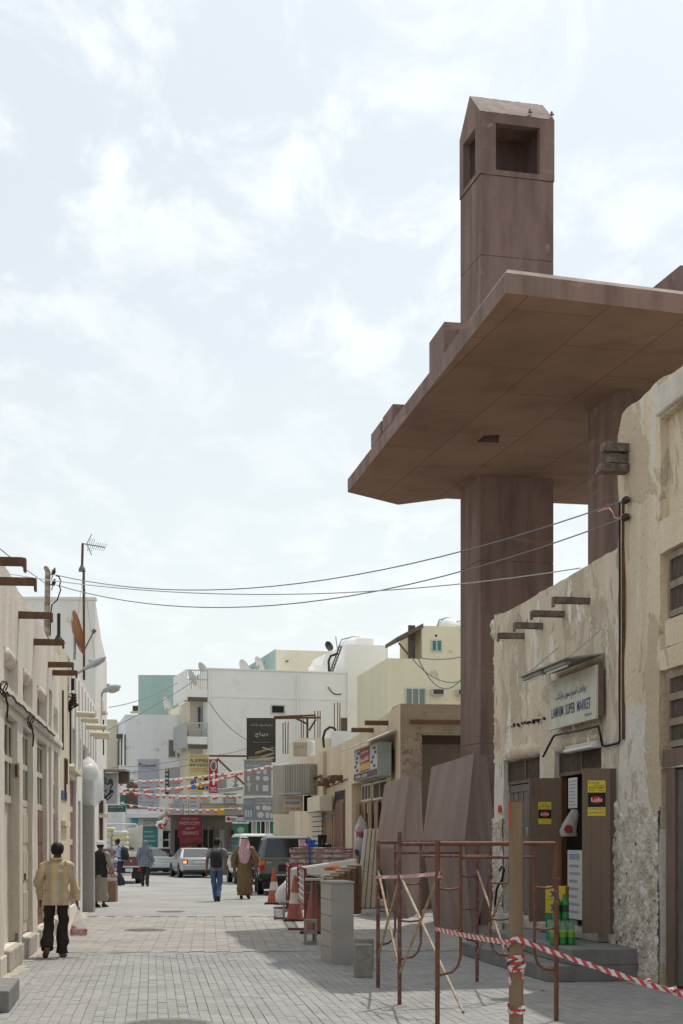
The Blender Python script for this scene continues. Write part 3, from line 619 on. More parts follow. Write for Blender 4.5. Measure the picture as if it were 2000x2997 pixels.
bx('door', mat('dark_grey_door', (.14, .135, .13), (.11, .105, .1), s1=3), TH, RW.px(1985, 2500, .08)[0], xj+1.4, .05, .11, .05, zw(2256)); bx('door_post', m_frm, TH, RW.px(1958, 2500, .05)[0], RW.px(1984, 2500, .05)[0], .02, .11, 0, zw(2252))
def edge_n(x, z): return min(2.06+.10*noise.noise(V((x*3, 7, 0)))-z, 9)
rubble(xb+.08, xj+.005, 0, 2.45, .022, edge_n, .036, 21., y=-.022).build('rubble', m_rub, TH, smooth=50)
rubble(h2[1]+.03, xb+.09, 0, 2.3, .032, lambda x, z: 2.02+.1*noise.noise(V((x*3, 7, 0)))-z, .036, 31., y=-.022).build('rubble', m_rub, SH, smooth=50)
# broken wooden gargoyle at the corner
gq = thing('wooden_gargoyle', 'broken grey timber gargoyle high on the tall house corner', 'gargoyle', RW.m)
gx, gz = RW.px(1838, 1345); 
for k, (dz, L_, h_, w_) in enumerate(((.13, .33, .10, .18), (.0, .26, .12, .12), (-.12, .37, .09, .2))):
    m = M().grid(1, 1, lambda a, b: V((0, 0, 0))); m = M().box(gx-w_/2, gx+w_/2, -L_, .06, gz+dz-h_/2, gz+dz+h_/2)
    for p in m.v: p += V((.02, .03, .02))*noise.noise(p*9)
    m.build('timber', m_old, gq, bevel=.012)
# ================================================================ fittings on the supermarket front
SG = thing('shop_sign', 'yellowed LAMNIM SUPER MARKET sign board above the shop door', 'sign', RW.m)
m_sgn = mat('sign_board_cream', (.62, .62, .51), (.53, .52, .42), rough=.5, s1=3, spots=(.36, .31, .22), ssc=14, samt=(.60, .74))
x0, x1, z0, z1_ = RW.rect(1610, 1970, 1747, 2120, -.12)
bx('board', m_sgn, SG, x0, x1, -.13, -.095, z0, z1_, bevel=.006); bx('backing_frame', m_frm, SG, x0+.05, x1+.02, -.094, -.03, z0+.03, z1_-.02)
w = x1-x0; h = z1_-z0; m_ink = flat('sign_ink_blue', (.085, .09, .21))
text('LAMNIM  SUPER  MARKET', m_ink, SG, x0+w*.06, x1-w*.10, z0+h*.22, z0+h*.43, -.134); text(arabic('برادات لميم سوبر ماركت'), m_ink, SG, x0+w*.16, x1-w*.19, z0+h*.50, z0+h*.72, -.134); text('17321014', m_ink, SG, x1-w*.22, x1-w*.08, z0+h*.09, z0+h*.135, -.134)
CN = thing('sign_lamp_canopy', 'bent metal strip with tube lamps above the supermarket sign', 'lamp', RW.m)
m_tin = mat('weathered_tin', (.40, .385, .36), (.30, .28, .255), rough=.55, metal=.35, s1=6, spots=(.22, .15, .1), ssc=9, samt=(.62, .74)); m_tubew = flat('tube_glass', (.72, .72, .70), .3)
cz = z1_+.13; M().hexa([(x0-.12, -.55, cz-.07), (x1+.02, -.55, cz-.07), (x1+.02, -.02, cz+.0), (x0-.12, -.02, cz+.0), (x0-.12, -.55, cz-.05), (x1+.02, -.55, cz-.05), (x1+.02, -.02, cz+.02), (x0-.12, -.02, cz+.02)]).build('metal_sheet', m_tin, CN)
for k in (0, 1):
    a = x0-.08+k*w*.52; bx('fitting', m_tin, CN, a, a+w*.46, -.50, -.42, cz-.115, cz-.068); M().tube([(a+.02, -.46, cz-.13), (a+w*.44, -.46, cz-.13)], .017, 8).build('lamp_tube', m_tubew, CN, smooth=60)
for x in (x0+.05, x1-.1): M().tube([(x, -.5, cz-.06), (x, -.01, cz+.35)], .008, 5).build('stay', m_gal, CN)
TL = thing('door_tube_lamp', 'white tube lamp fitting fixed over the supermarket door', 'lamp', RW.m)
a = RW.px(1660, 2195, -.1)[0]; b = RW.px(1750, 2178, -.1)[0]; zc = RW.px(1705, 2187, -.1)[1]
bx('housing', mat('white_enamel', (.60, .59, .55), (.5, .48, .44), s1=6, rough=.4), TL, a, b, -.13, -.05, zc-.045, zc+.05, bevel=.012); M().tube([(a+.05, -.15, zc-.02), (b-.05, -.15, zc-.02)], .02, 8).build('lamp_tube', m_tubew, TL, smooth=60)
m_cab = flat('black_cable', (.025, .023, .022), .6); m_rst = mat('rusty_strip', (.17, .085, .04), (.10, .055, .03), s1=9, rough=.9)
CB = thing('wall_conduit', 'rusty conduit with black cable running down the tall house corner', 'conduit', RW.m)
def rp(u, v, y=-.03): x, z = RW.px(u, v, y); return (x, y, z)
pp = [rp(1819, v) for v in (1470, 1600, 1750, 1900, 2050, 2165)]
M().tube([(p[0]-.005*math.sin(i*2), p[1]-.02, p[2]) for i, p in enumerate(pp)], .014, 6).build('cable', m_cab, CB, smooth=60)
bx('strip', m_rst, CB, pp[-1][0]+.012, pp[-1][0]+.055, -.03, -.0, pp[-1][2], pp[0][2])
M().tube([rp(1816, 2166), rp(1812, 2174), rp(1772, 2184), rp(1763, 2180), rp(1758, 2150, -.1), rp(1752, 2125, -.12), rp(1700, 2137, -.13), rp(1624, 2152, -.13), rp(1618, 2160, -.14), rp(1590, 2215, -.2)], .016, 6).build('branch_cable', m_cab, CB, smooth=60)
m_ins = flat('brown_porcelain', (.06, .035, .028), .35)
def insulator(label, p, axis=(1, 0, 0), grp='wire insulators'):
    t = thing('insulator', label, 'insulator', p, grp); q = V(axis).normalized(); a = V((0, 0, 0))
    M().tube([a, a+q*.02, a+q*.03, a+q*.05, a+q*.06, a+q*.08, a+q*.09, a+q*.12], [.025, .045, .03, .045, .03, .045, .025, .02], 10).build('porcelain', m_ins, t, smooth=30)
    M().tube([a-q*.10, a+q*.14], .01, 6).build('pin', m_iron, t)
insulator('upper brown porcelain insulator on the tall house corner', RW.at(*rp(1828, 1466, -.06)), RW.d); insulator('lower brown porcelain insulator on the tall house corner', RW.at(*rp(1828, 1516, -.06)), RW.d)
m_wire = flat('wire_grey', (.22, .22, .23), .6)
def wire(label, pl, r=.008, mt=None, nm='overhead_wire', cat='wire'):
    o = M().tube(pl, r, 5).build(nm, mt or m_wire, None, smooth=60); setp(o, label, cat, 'overhead wires'); return o
def sagline(a, b, sag, n=22): return [a.lerp(b, i/n)-V((0, 0, sag*4*(i/n)*(1-i/n))) for i in range(n+1)]
pl_ = P(165, 1683, 29.0); pl2 = P(166, 1712, 29.0)
wire('uppermost overhead wire from the tall house corner to the left roof pole', sagline(RW.at(*rp(1822, 1466, -.1)), pl_, .62), .009); wire('middle overhead wire from the tall house corner to the left roof pole', sagline(RW.at(*rp(1822, 1517, -.1)), pl2, .72), .009)
wire('pale overhead wire from the market roof to the left house roof', sagline(P(1700, 1662, 19.9), P(-60, 1664, 24.), .38), .008, flat('wire_pale', (.5, .5, .5)))
wire('pink tied wire end looping below the upper insulator', [RW.at(*rp(u, v, -.12)) for u, v in ((1752, 1497), (1768, 1490), (1785, 1487), (1795, 1500), (1800, 1515), (1812, 1517), (1822, 1505))], .010, flat('pink_wire', (.55, .25, .26)))
# goods on the step
def cartons():
    cp = G(1608, 2752, .385)
    cols = (('yellow', (.62, .47, .05)), ('yellow', (.62, .47, .05)), ('green', (.03, .22, .13)), ('teal', (.05, .28, .24)))
    wz = .385
    for k in (3, 2, 1, 0):
        nm, c = cols[k]; z = wz+(3-k)*.176; t = thing('tea_carton', ('topmost yellow', 'second yellow', 'upper green', 'bottom teal')[k]+' carton in the stack on the shop step', 'carton', Matrix.Translation((cp.x, cp.y+.05, z)) @ Matrix.Rotation(math.radians(-20), 4, 'Z'), 'cartons stacked on the step')
        bx('carton_body', flat('carton_'+nm, c, .6), t, -.02, .24, -.1, .14, 0, .172, bevel=.005)
        M().xprism([(.03, .03), (.07, .07), (.03, .12), (.11, .10), (.17, .12), (.13, .07), (.17, .03), (.1, .05)], -.102, -.1005).build('printed_star', m_blue, t)
        M().add([(-.0205, -.06, .02), (-.0205, .08, .02), (-.0205, .08, .15), (-.0205, -.06, .15)], [(0, 1, 2, 3)]).build('side_print', flat('carton_blue_panel', (.10, .25, .5)), t); bx('side_figure', m_red, t, -.0225, -.0208, -.015, .035, .04, .13)
cartons()
m_grn = mat('green_soda', (.02, .22, .045), rough=.15, spec=.5); m_grn2 = flat('green_label', (.20, .38, .04), .4); m_capg = flat('bottle_cap', (.03, .25, .08), .4); m_clear = mat('shrink_wrap', (.85, .9, .88), rough=.2, alpha=.16)
def bottlepack(label, c, nx, ny, h, lab):
    t = thing('bottle_pack', label, 'bottles', c, 'soda packs on the step'); r = h*.155
    for i in range(nx):
        for j in range(ny):
            p = V(((i-(nx-1)/2)*r*2.04, (j-(ny-1)/2)*r*2.04, 0))
            b = M().lathe([(r*.8, 0), (r, .02*h), (r, .2*h), (r*.93, .3*h), (r, .42*h), (r, .62*h), (r*.7, .78*h), (r*.33, .9*h), (r*.33, .93*h)], p, 12).build('bottle', m_grn, t, smooth=40)
            M().lathe([(r*.4, .93*h), (r*.4, .995*h)], p, 10).build('cap', m_capg, b); M().lathe([(r*1.01, .30*h), (r*1.02, .32*h), (r*1.02, .56*h), (r*1.01, .58*h)], p, 12).build('label_band', lab, b, smooth=40)
    return t
p = G(1650, 2766, .386); bottlepack('lower pack of green soda bottles on the supermarket step', p+V((.0, .1, .386-p.z)), 3, 2, .32, m_grn2)
bottlepack('upper pack of dark labelled green soda bottles on the lower pack', p+V((-.02, .1, .386-p.z+.32)), 2, 2, .30, flat('dark_label', (.03, .06, .03), .4))
bx('shrink_film', m_clear, [o for o in bpy.data.objects if o.name.startswith('bottle_pack')][0], -.17, .17, -.12, .12, .16, .30)
pt = G(1770, 2810, 0); M().tube([(0, 0, 0), (.0, 0, 0)], .01)
hd = thing('wall_tap', 'small red handled pipe stub low on the supermarket wall', 'tap', RW.m); q = rp(1765, 2803, 0)
M().tube([(q[0], .02, q[2]), (q[0], -.10, q[2])], .012, 6).build('pipe', m_gal, hd); M().tube([(q[0], -.10, q[2]), (q[0], -.14, q[2])], .02, 8).build('handle', m_red, hd)
# black hose on the rubble of the near market corner
M().tube([P(1462, 2550, 24.0), P(1470, 2535, 24.), P(1476, 2545, 24.), P(1470, 2575, 24.), P(1455, 2600, 24.), P(1450, 2640, 24.2), P(1452, 2678, 24.3)], .02, 7).build('cable_loop', m_cab, None, smooth=60)
setp(bpy.data.objects['cable_loop'], 'black cable loop on the rubble corner beside the large pillar', 'cable')
bx('fire_notice', m_red, SH, *(lambda r: (r[0], r[1], -.03, -.022, r[2], r[3]))(RW.rect(1463, 2357, 1470, 2378)))

# ================================================================ scaffold frames, braces, timber post, tape
m_sc = mat('rusty_red_steel', (.145, .062, .054), (.20, .115, .10), rough=.75, s1=14, con=(.4, .62), spots=(.42, .36, .32), ssc=24, samt=(.62, .68), bump=.3, bsc=60, bdist=.004)
m_sco = mat('rusty_orange_steel', (.20, .078, .046), (.145, .06, .045), rough=.6, s1=10, spots=(.40, .30, .24), ssc=22, samt=(.63, .69), bump=.3, bsc=60, bdist=.004)
m_brc = mat('brace_steel', (.34, .20, .10), (.40, .34, .25), rough=.7, s1=9, spots=(.15, .07, .04), ssc=20, samt=(.6, .7))
m_brw = mat('brace_steel_white', (.47, .43, .36), (.36, .27, .19), rough=.7, s1=9, spots=(.2, .1, .06), ssc=20, samt=(.6, .7))
def scaffold(label, pl, pr, top, hl, hr, mt, mt2):
    """pl,pr ground points of the two legs; ladder frames inside both ends"""
    d = (pr-pl); L_ = d.length; fr = Fr(pl.x, pl.y, d.x, d.y); t = thing('scaffold_frame', label, 'scaffold', fr.m, 'mason scaffold frames'); r = .0215
    M().tube([(0, 0, 0), (0, 0, hl)], r, 10).build('leg', mt, t, smooth=60); M().tube([(L_, 0, 0), (L_, 0, hr)], r, 10).build('leg', mt, t, smooth=60)
    M().tube([(r*.9, 0, top), (L_-r*.9, 0, top)], r, 10).build('top_rail', mt2, t, smooth=60)
    a = .235; lo = top-1.17
    for s, x0_ in ((1, 0), (-1, L_)):
        xi = x0_+s*a
        M().tube([(xi, 0, top-.02), (xi, 0, lo+.16), (xi-s*.03, 0, lo+.07), (xi-s*.09, 0, lo+.02), (x0_+s*.015, 0, lo)], .014, 8).build('inner_post', mt, t, smooth=60)
        for z in (top-.40, top-.78): M().tube([(x0_+s*.015, 0, z), (x0_+s*a*.5, 0, z-.012), (xi, 0, z)], .011, 7).build('rung', mt, t, smooth=60)
    M().tube([(a, 0, top-.115), (a+.03, 0, top-.125), (L_-a-.03, 0, top-.125), (L_-a, 0, top-.115)], .014, 8).build('lower_rail', mt2, t, smooth=60)
    for x_ in (0, L_): M().tube([(x_, -.05, top-.32), (x_, .05, top-.32)], .007, 6).build('lock_pin', m_iron, t); M().tube([(x_, -.05, .32), (x_, .05, .32)], .007, 6).build('lock_pin', m_iron, t)
    return t
A, E_ = G(1107, 2892), G(1397, 2874); B_, F_ = G(1170, 2941), G(1496, 2928); C_, D_ = G(1281, 3008), G(1629, 2988)
scaffold('rearmost red scaffold frame, beside the two concrete pillars', A, E_, 1.655, 1.67, 1.70, m_sc, m_sc)
scaffold('middle red scaffold frame with tall left pin', B_, F_, 1.635, 1.76, 1.66, m_sc, m_sc)
scaffold('nearest orange red scaffold frame behind the timber post', C_, D_, 1.64, 1.655, 1.64, m_sco, m_sco)
def brace(label, a, b, mt):
    t = thing('cross_brace', label, 'brace', a, 'scaffold cross braces'); d = b-a; L_ = d.length; u = d.normalized()
    M().tube([V((0, 0, 0)), d*.03, d*.97, d], [.008, .0135, .0135, .008], 8).build('tube', mt, t, smooth=60)
    for q in (V((0, 0, 0)), d): M().tube([q-V((.0, .03, 0)), q+V((.0, .03, 0))], .014, 6).build('end_lug', m_iron, t)
def up(p, z): return V((p.x, p.y, z))
brace('tan brace slanting down from the rear frame to the middle frame', up(A, 1.34), up(B_, .34), m_brc); brace('brown brace crossing behind it on the left scaffold side', up(B_, 1.30), up(A, .34), m_brc)
brace('whitish brace slanting down to the nearest frame', up(B_, 1.33), up(C_, .30)+V((.22, -.1, -.15)), m_brw); brace('rusty brace crossing the whitish one between middle and nearest frame', up(C_, 1.33), up(B_, .32), m_brc)
brace('tan brace on the far scaffold side beside the concrete pillar', up(E_, 1.33), up(F_, .32), m_brc); brace('dark brace crossing on the far scaffold side', up(F_, 1.34), up(E_, .32), m_brc)
WP = thing('timber_post', 'upright sawn timber post with red painted top in the foreground', 'post', V((P(1512, 2700, 11.6).x, 11.6, 0)) )
m_tim = mat('sawn_timber', (.275, .188, .122), (.21, .138, .088), rough=.8, s1=5, con=(.3, .7), streak=True, spots=(.20, .10, .05), ssc=7, samt=(.66, .74), bump=.3, bsc=50, bdist=.005)
m_redp = mat('red_spray_paint', (.60, .04, .045), (.45, .05, .04), s1=12, rough=.6)
rot = Matrix.Rotation(math.radians(-30), 4, 'Z'); hh = 1.965
bx('post_body', m_tim, WP, -.05, .05, -.03, .025, 0, hh, bevel=.004, m=rot)
for a, b, c_, d_, z in ((-.0512, -.0502, -.030, .025, hh-.34), (-.0505, -.034, -.0315, -.0302, hh-.2)): bx('paint_mark', m_redp, WP, a, b, c_, d_, z, hh-.002, m=rot)
bx('paint_mark', m_redp, WP, -.05, .05, -.03, .025, hh+.0005, hh+.002, m=rot)
# red and white tape
m_tape = bpy.data.materials.new('barrier_tape'); m_tape.use_nodes = True
def tape_mat(m_, sc):
    t = m_.node_tree; b = t.nodes['Principled BSDF']; uv = t.nodes.new('ShaderNodeAttribute'); uv.attribute_name = 'run'; w = t.nodes.new('ShaderNodeMath'); w.operation = 'FRACT'; mu = t.nodes.new('ShaderNodeMath'); mu.operation = 'MULTIPLY'; mu.inputs[1].default_value = sc
    t.links.new(uv.outputs['Fac'], mu.inputs[0]); t.links.new(mu.outputs[0], w.inputs[0]); g_ = t.nodes.new('ShaderNodeMath'); g_.operation = 'GREATER_THAN'; g_.inputs[1].default_value = .5; t.links.new(w.outputs[0], g_.inputs[0])
    mx_ = t.nodes.new('ShaderNodeMix'); mx_.data_type = 'RGBA'; mx_.inputs[6].default_value = (.62, .60, .58, 1); mx_.inputs[7].default_value = (.55, .045, .06, 1); t.links.new(g_.outputs[0], mx_.inputs[0]); t.links.new(mx_.outputs[2], b.inputs['Base Color']); b.inputs['Roughness'].default_value = .4
tape_mat(m_tape, 9.)
def tape(name, pts_, w, parent=None, label=None, tw=0., skew=.05, seed=0.):
    pts_ = [V(p) for p in pts_]; n = len(pts_); m = M(); run = []; s = 0.
    for i, p in enumerate(pts_):
        if i: s += (p-pts_[i-1]).length
        t_ = (pts_[min(i+1, n-1)]-pts_[max(i-1, 0)]).normalized(); upv = (V((0, 0, 1))-t_*t_.z)
        if upv.length < .1: upv = V((1, 0, 0))
        upv.normalize(); a = tw*math.sin(i*.55+seed)+.3*noise.noise(V((i*.4, seed, 0))); sd = t_.cross(upv); q = upv*math.cos(a)+sd*math.sin(a); ww = w*(.75+.3*abs(noise.noise(V((i*.5, seed, 5)))))
        m.v += [p-q*ww/2, p+q*ww/2]; run += [s, s+skew]
        if i: m.f.append((2*i-2, 2*i, 2*i+1, 2*i-1))
    o = m.build(name, m_tape, parent, world=parent is not None, recalc=False); at = o.data.attributes.new('run', 'FLOAT', 'POINT'); at.data.foreach_set('value', run)
    if label: setp(o, label, 'tape', 'barrier tapes')
    return o
def tl_(a, b, sag, n=40): return [a.lerp(b, i/n)-V((0, 0, sag*4*(i/n)*(1-i/n))) for i in range(n+1)]
pw = P(1500, 2760, 11.56)
tape('barrier_tape', tl_(V((C_.x-.02, C_.y-.03, P(1281, 2718, C_.y).z)), pw, .01), .052, None, 'striped tape from the nearest scaffold leg to the timber post', .25, .06, 1.)
tape('barrier_tape', tl_(pw+V((.04, -.02, .03)), P(2020, 2918, 10.2), .012, 60), .05, None, 'striped tape running from the timber post out to the right', .35, .06, 4.)
tape('barrier_tape', tl_(V((A.x-.03, A.y-.03, P(1107, 2567, A.y).z)), V((C_.x+.02, C_.y-.03, P(1283, 2556, C_.y).z)), .01), .05, None, 'striped tape stretched across the left scaffold side', .5, .05, 7.)
for (p, n_, lb, rr) in ((P(1092, 2562, A.y-.02), 7, 'knotted tape end on the rear scaffold leg', .03), (P(1290, 2560, C_.y-.03), 9, 'knotted tape end on the nearest scaffold leg', .03), (P(1975, 2895, 10.3), 14, 'crumpled tape knot at the right edge', .04), (P(1900, 2872, 10.4), 8, 'loose tape tail lying along the tape', .02)):
    ps = [p+V((rr*2*noise.noise(V((i*.8, rr*99, 0))), rr*noise.noise(V((i*.8, 5, rr*70))), rr*2.2*noise.noise(V((i*.7, 9, rr*50))))) for i in range(n_)]; tape('tape_knot', ps, .045, None, lb, 1.2, .05, n_)
for k, (v0, v1, n_) in enumerate(((2745, 2785, 2.6), (2800, 2840, 3.2), (2942, 2962, 2.1))):
    ps = []; 
    for i in range(44):
        a = i/43*n_*2*math.pi; z = P(0, v0+(v1-v0)*(.5+.5*math.sin(i*.37+k)), 11.6).z; ps.append(V((WP.location.x+.066*math.cos(a), 11.6+.058*math.sin(a), z)))
    tape('tape_winding', ps, .04, WP, None, .5, .05, k)
tape('tape_tail', [P(1496+3*math.sin(i*.7), 2830+i*6, 11.53) for i in range(10)], .035, WP, None, .9, .05, 3.); tape('tape_tail', [P(1528+3*math.sin(i*.9), 2838+i*4, 11.52) for i in range(8)], .04, WP, None, .9, .05, 9.)
# ================================================================ left row of houses
LW = Fr(-4.23, 18.8, -.1123, .9937)
m_lw = mat('old_whitewash', (.75, .695, .61), (.60, .54, .46), rough=.95, s1=1.6, con=(.3, .7), streak=True, spots=(.47, .42, .36), ssc=4.5, samt=(.60, .76), bump=.7, bsc=18, bdist=.02)
m_cream = mat('cream_render', (.66, .59, .45), (.59, .52, .39), s1=1.2, streak=True, spots=(.42, .35, .24), ssc=3, samt=(.62, .76), bump=.3, bsc=25)
m_white = mat('white_render', (.74, .71, .655), (.66, .63, .575), s1=1.1, streak=True, spots=(.47, .44, .395), ssc=2.5, samt=(.60, .78), bump=.25, bsc=25)
m_shut = mat('cream_shutter_paint', (.60, .55, .44), (.51, .46, .355), rough=.7, s1=5, streak=True, spots=(.30, .23, .15), ssc=16, samt=(.66, .74), bump=.25, bsc=40)
m_rdoor = mat('worn_red_door', (.26, .135, .095), (.20, .105, .075), s1=6, streak=True, spots=(.36, .28, .22), ssc=13, samt=(.62, .72))
m_brn = mat('brown_spout_wood', (.165, .088, .048), (.115, .06, .034), rough=.8, s1=7, spots=(.22, .14, .09), ssc=12, samt=(.6, .7), bump=.3, bsc=40)
xA0, xA1 = -13.5, LW.px(176, 2100)[0]
def lx(u): return LW.px(u, 2100)[0]
rec = [(lx(13), lx(52)), (lx(67), lx(95.7)), (lx(109.6), lx(137)), (lx(142.5), lx(151)), (lx(157), lx(171))]
rec[:0] = [(-11.2, -9.4), (-8.3, -6.5), (-5.4, -3.7), (-2.6, -.9)]; holes = []
for i, (a, b) in enumerate(rec):
    holes.append((a, b, .30, 3.30, .115, True)); holes.append((a, b, 3.66, 4.12 if i != 7 else 4.3, .115, True))
HA = thing('whitewashed_house', 'old whitewashed house with pilasters and wooden roof spouts on the left', 'house', LW.m)
wall(xA0, xA1, 0, 5.13, 4.5, holes, res=.22, amp=.014, seed=41., topf=lambda x: 5.13+.05*noise.noise(V((x*.8, 3, 0)))+.02*noise.noise(V((x*4, 3, 0)))).build('wall', m_lw, HA, smooth=35)
bx('string_course', m_lw, HA, xA0, xA1-.02, -.055, .0, 3.43, 3.53, bevel=.015)
for i, (a, b) in enumerate(rec):
    if i == 7: continue
    roll(HA, a+.01, b-.01, 4.07, .11, m_lw, .05, 50.+i, .10)
    w2 = thing('window', None, None); w2.parent = HA; f = M(); z0, z1_ = 2.28, 3.24; y = .07
    f.box(a, b, y, y+.04, z0-.10, z0).box(a, b, y, y+.04, z1_-.04, z1_).box(a, b, y-.002, y+.042, (z0+z1_)/2-.04, (z0+z1_)/2+.04)
    n = max(2, int((b-a)/.45)); 
    for k in range(n+1): x = a+(b-a-.05)*k/n; f.box(x, x+.05, y-.004, y+.043, z0, z1_-.04)
    f.build('frame', m_shut, w2); bm_ = M(); x = a+.05
    while x < b-.04: bm_.box(x, x+.018, y+.02, y+.034, z0, z1_-.04); x += .05
    bm_.build('bars', m_bar, w2); bx('backing', m_dark, w2, a, b, .105, .112, z0, z1_)
    if i in (1, 2, 5, 6, 8):
        dr = thing('door', None, None); dr.parent = HA; n = 4; w = (b-a)/n
        for k in range(n):
            lf = bx('leaf', m_rdoor if i != 5 else m_shut, dr, a+w*k+.006, a+w*(k+1)-.006, .075, .108, .32, 2.17)
            for z in (.5, 1.1, 1.65): bx('raised_panel', m_rdoor if i != 5 else m_shut, lf, a+w*k+.05, a+w*(k+1)-.05, .061, .0745, z, z+.42)
        bx('handle', m_iron, dr, (a+b)/2+.03, (a+b)/2+.06, .03, .06, 1.1, 1.2)
    if i in (1, 5, 6, 8): # upper shuttered window
        bx('shutter', m_bar, HA, a+.1, a+(b-a)*.75, .09, .113, 3.70, 4.02)
bx('plinth', m_lw, HA, xA0, xA1-.03, -.035, .0, 0, .24, bevel=.02)
for i, (a, b) in enumerate(rec): bx('door_sill', m_ply, HA, a-.02, b+.02, -.07, .08, 0, .29, bevel=.03)
for u0, v0, u1, v1 in ((147, 1800, 55, 1800), (181, 1879, 99.5, 1879), (210, 1945, 141, 1945), (221, 1968, 154, 1968)): spout(HA, LW, u0, v0, u1, v1, m_brn, .12, .085)
for Y in (16.5, 17.77):
    x = (Y-18.8)/.9937; m = M().box(x-.06, x+.06, -.47, .05, 4.70, 4.785); m.box(x-.058, x+.058, -.50, -.471, 4.63, 4.78); m.build('spout', m_brn, HA, bevel=.006)
M().tube([(lx(2)+i*.28, -.075+.012*noise.noise(V((i*.7, 0, 0))), 3.50+.05*noise.noise(V((i*.6, 2, 0)))) for i in range(28)], .016, 6).build('service_cable', m_cab, HA, smooth=60)
for u, v in ((14, 2018), (92, 2115)):
    x, z = LW.px(u, v, -.1)
    M().tube([(x+.16*math.cos(a*.5), -.09-.03*math.sin(a*.9), z+.10*math.sin(a*.5)) for a in range(0, 26)], .009, 6).build('cable_coil', m_cab, HA, smooth=60)
    M().tube([(x+.25, -.08, z-.05), (x+.34, -.10, z-.16), (x+.33, -.09, z-.32)], .013, 6).build('cable_tail', m_cab, HA, smooth=60)
# folded-back narrow shutter leaves at the left edge, facing the camera
for (u0, u1, v0, v1, Y, lb) in ((13, 57, 2231, 2779, 20.45, 'narrow cream panelled shutter leaf folded out near the left edge'), (-30, 12, 2199, 2829, 19.6, 'cream shutter leaf cut off by the left edge')):
    f = Fr(0, Y, 1, 0); x0, x1, z0, z1_ = f.rect(u0, v0, u1, v1); t = thing('shutter_leaf', lb, 'shutter', f.m @ Matrix.Translation((0, 0, 0)), 'folded shutter leaves')
    bx('leaf_board', m_shut, t, x0, x1, 0, .045, z0, z1_, bevel=.004)
    for k in range(4): zz0 = z0+.12+k*(z1_-z0-.1)/4; bx('raised_panel', m_shut, t, x0+.045, x1-.06, -.012, -.0005, zz0, zz0+(z1_-z0)/4-.16, bevel=.006)
    for z in (z0+.35, z0+1.25, z1_-.35): bx('hinge', m_rst, t, x0-.012, x0+.025, -.02, -.001, z-.06, z+.06)
    bx('bolt', m_rst, t, x1-.055, x1-.02, -.03, -.013, z1_-.20, z1_-.03); bx('bolt', m_iron, t, x1-.055, x1-.02, -.03, -.013, z0+.05, z0+.22)
bk = thing('doorstep_block', 'grey concrete step block at the bottom left edge', 'step', V((-3.22, 14.55, 0))); q = [V((-3.22, 14.55, 0)), V((-3.42, 15.96, 0)), V((-4.6, 15.9, 0)), V((-4.4, 14.4, 0))]
M().hexa(q+[p+V((0, 0, .215)) for p in q]).build('block', m_step, bk, world=True, bevel=.015)
# cream and white houses farther along
HB = thing('cream_house', 'narrow cream rendered house with blue plate beside the whitewashed house', 'house', LW.m); xB1 = lx(204)
wall(xA1+.003, xB1, 0, 5.45, 4.4, [], topf=lambda x: 5.45).build('wall', m_cream, HB); bx('house_plate', flat('plate_blue', (.05, .10, .22)), HB, *LW.rect(179, 2316, 194, 2341)[:2], -.02, -.002, *LW.rect(179, 2316, 194, 2341)[2:])
bx('meter_box', m_cream, HB, *LW.rect(179, 2403, 195, 2418)[:2], -.08, -.002, *LW.rect(179, 2403, 195, 2418)[2:])
for k, u in enumerate((187, 191)): M().tube([(LW.px(u, 2300)[0], -.03, z) for z in (2.5+.3*k, 3.0, 3.3)], .025, 6).build('pipe', m_rst, HB, smooth=60)
M().tube([LW.px(178, v)[:1]+(-.04,)+LW.px(178, v)[1:] for v in (2020, 2100, 2195)], .02, 6).build('down_cable', m_cab, HB, smooth=60); M().tube([(LW.px(200, v)[0], -.04, LW.px(200, v)[1]) for v in (2060, 2130, 2235)], .02, 6).build('down_cable', m_cab, HB, smooth=60)
HC = thing('white_house', 'long white rendered house with round cream roof spouts on the left', 'house', LW.m); xC1 = (41.6-18.8)/.9937
hc = []
for (u0, u1, z0, z1_, d_) in ((205, 223, 3.35, 4.1, .12), (230, 237, 3.35, 4.05, .1), (242, 256, 3.35, 4.0, .12), (260, 263, 3.3, 3.95, .08), (205, 223, .3, 3.0, .12), (229, 236, .3, 2.6, .12)): hc.append((lx(u0), lx(u1), z0, z1_, d_, True))
wall(xB1+.003, xC1, 0, 5.43, 4.4, hc).build('wall', m_white, HC)
for k, h in enumerate(hc):
    if h[2] > 1:
        w = thing('window', None, None); w.parent = HC; f = M(); a, b, z0, z1_ = h[:4]; f.box(a, b, .06, .10, z0, z0+.06).box(a, b, .06, .10, z1_-.06, z1_).box(a, a+.08, .058, .102, z0+.06, z1_-.06).box(b-.08, b, .058, .102, z0+.06, z1_-.06); f.build('frame', m_shut, w); bx('pane', m_dark, w, a+.08, b-.08, .085, .098, z0+.06, z1_-.06)
    else:
        d = thing('door', None, None); d.parent = HC; n = 3; w = (h[1]-h[0])/n
        for i in range(n): bx('leaf', m_rdoor, d, h[0]+w*i+.01, h[0]+w*(i+1)-.01, .06, .1, h[2], h[3]-.05)
        for z in (.9, 1.6, 2.3):
            if z < h[3]-.3: bx('ornament', m_shut, d, h[0]+w*.8, h[1]-w*.8, .045, .0595, z, z+.12)
bx('ledge', m_cream, HC, xB1-.1, lx(226), -.12, 0, 3.12, 3.22)
for k in range(9):
    x = xB1+.4+k*(xC1-xB1-.6)/8.; bx('pilaster_strip', m_white, HC, x, x+.07, -.03, .0, 3.3, 5.3)
for (u, v, L_) in ((222, 2089, .42), (237, 2105, .40), (253, 2126, .49), (263, 2147, .51), (274, 2155, .43)):
    x, z = LW.px(u, v); M().tube([(x, .05, z), (x, -L_, z-.02)], .065, 12).build('spout', m_cream, HC, smooth=40)
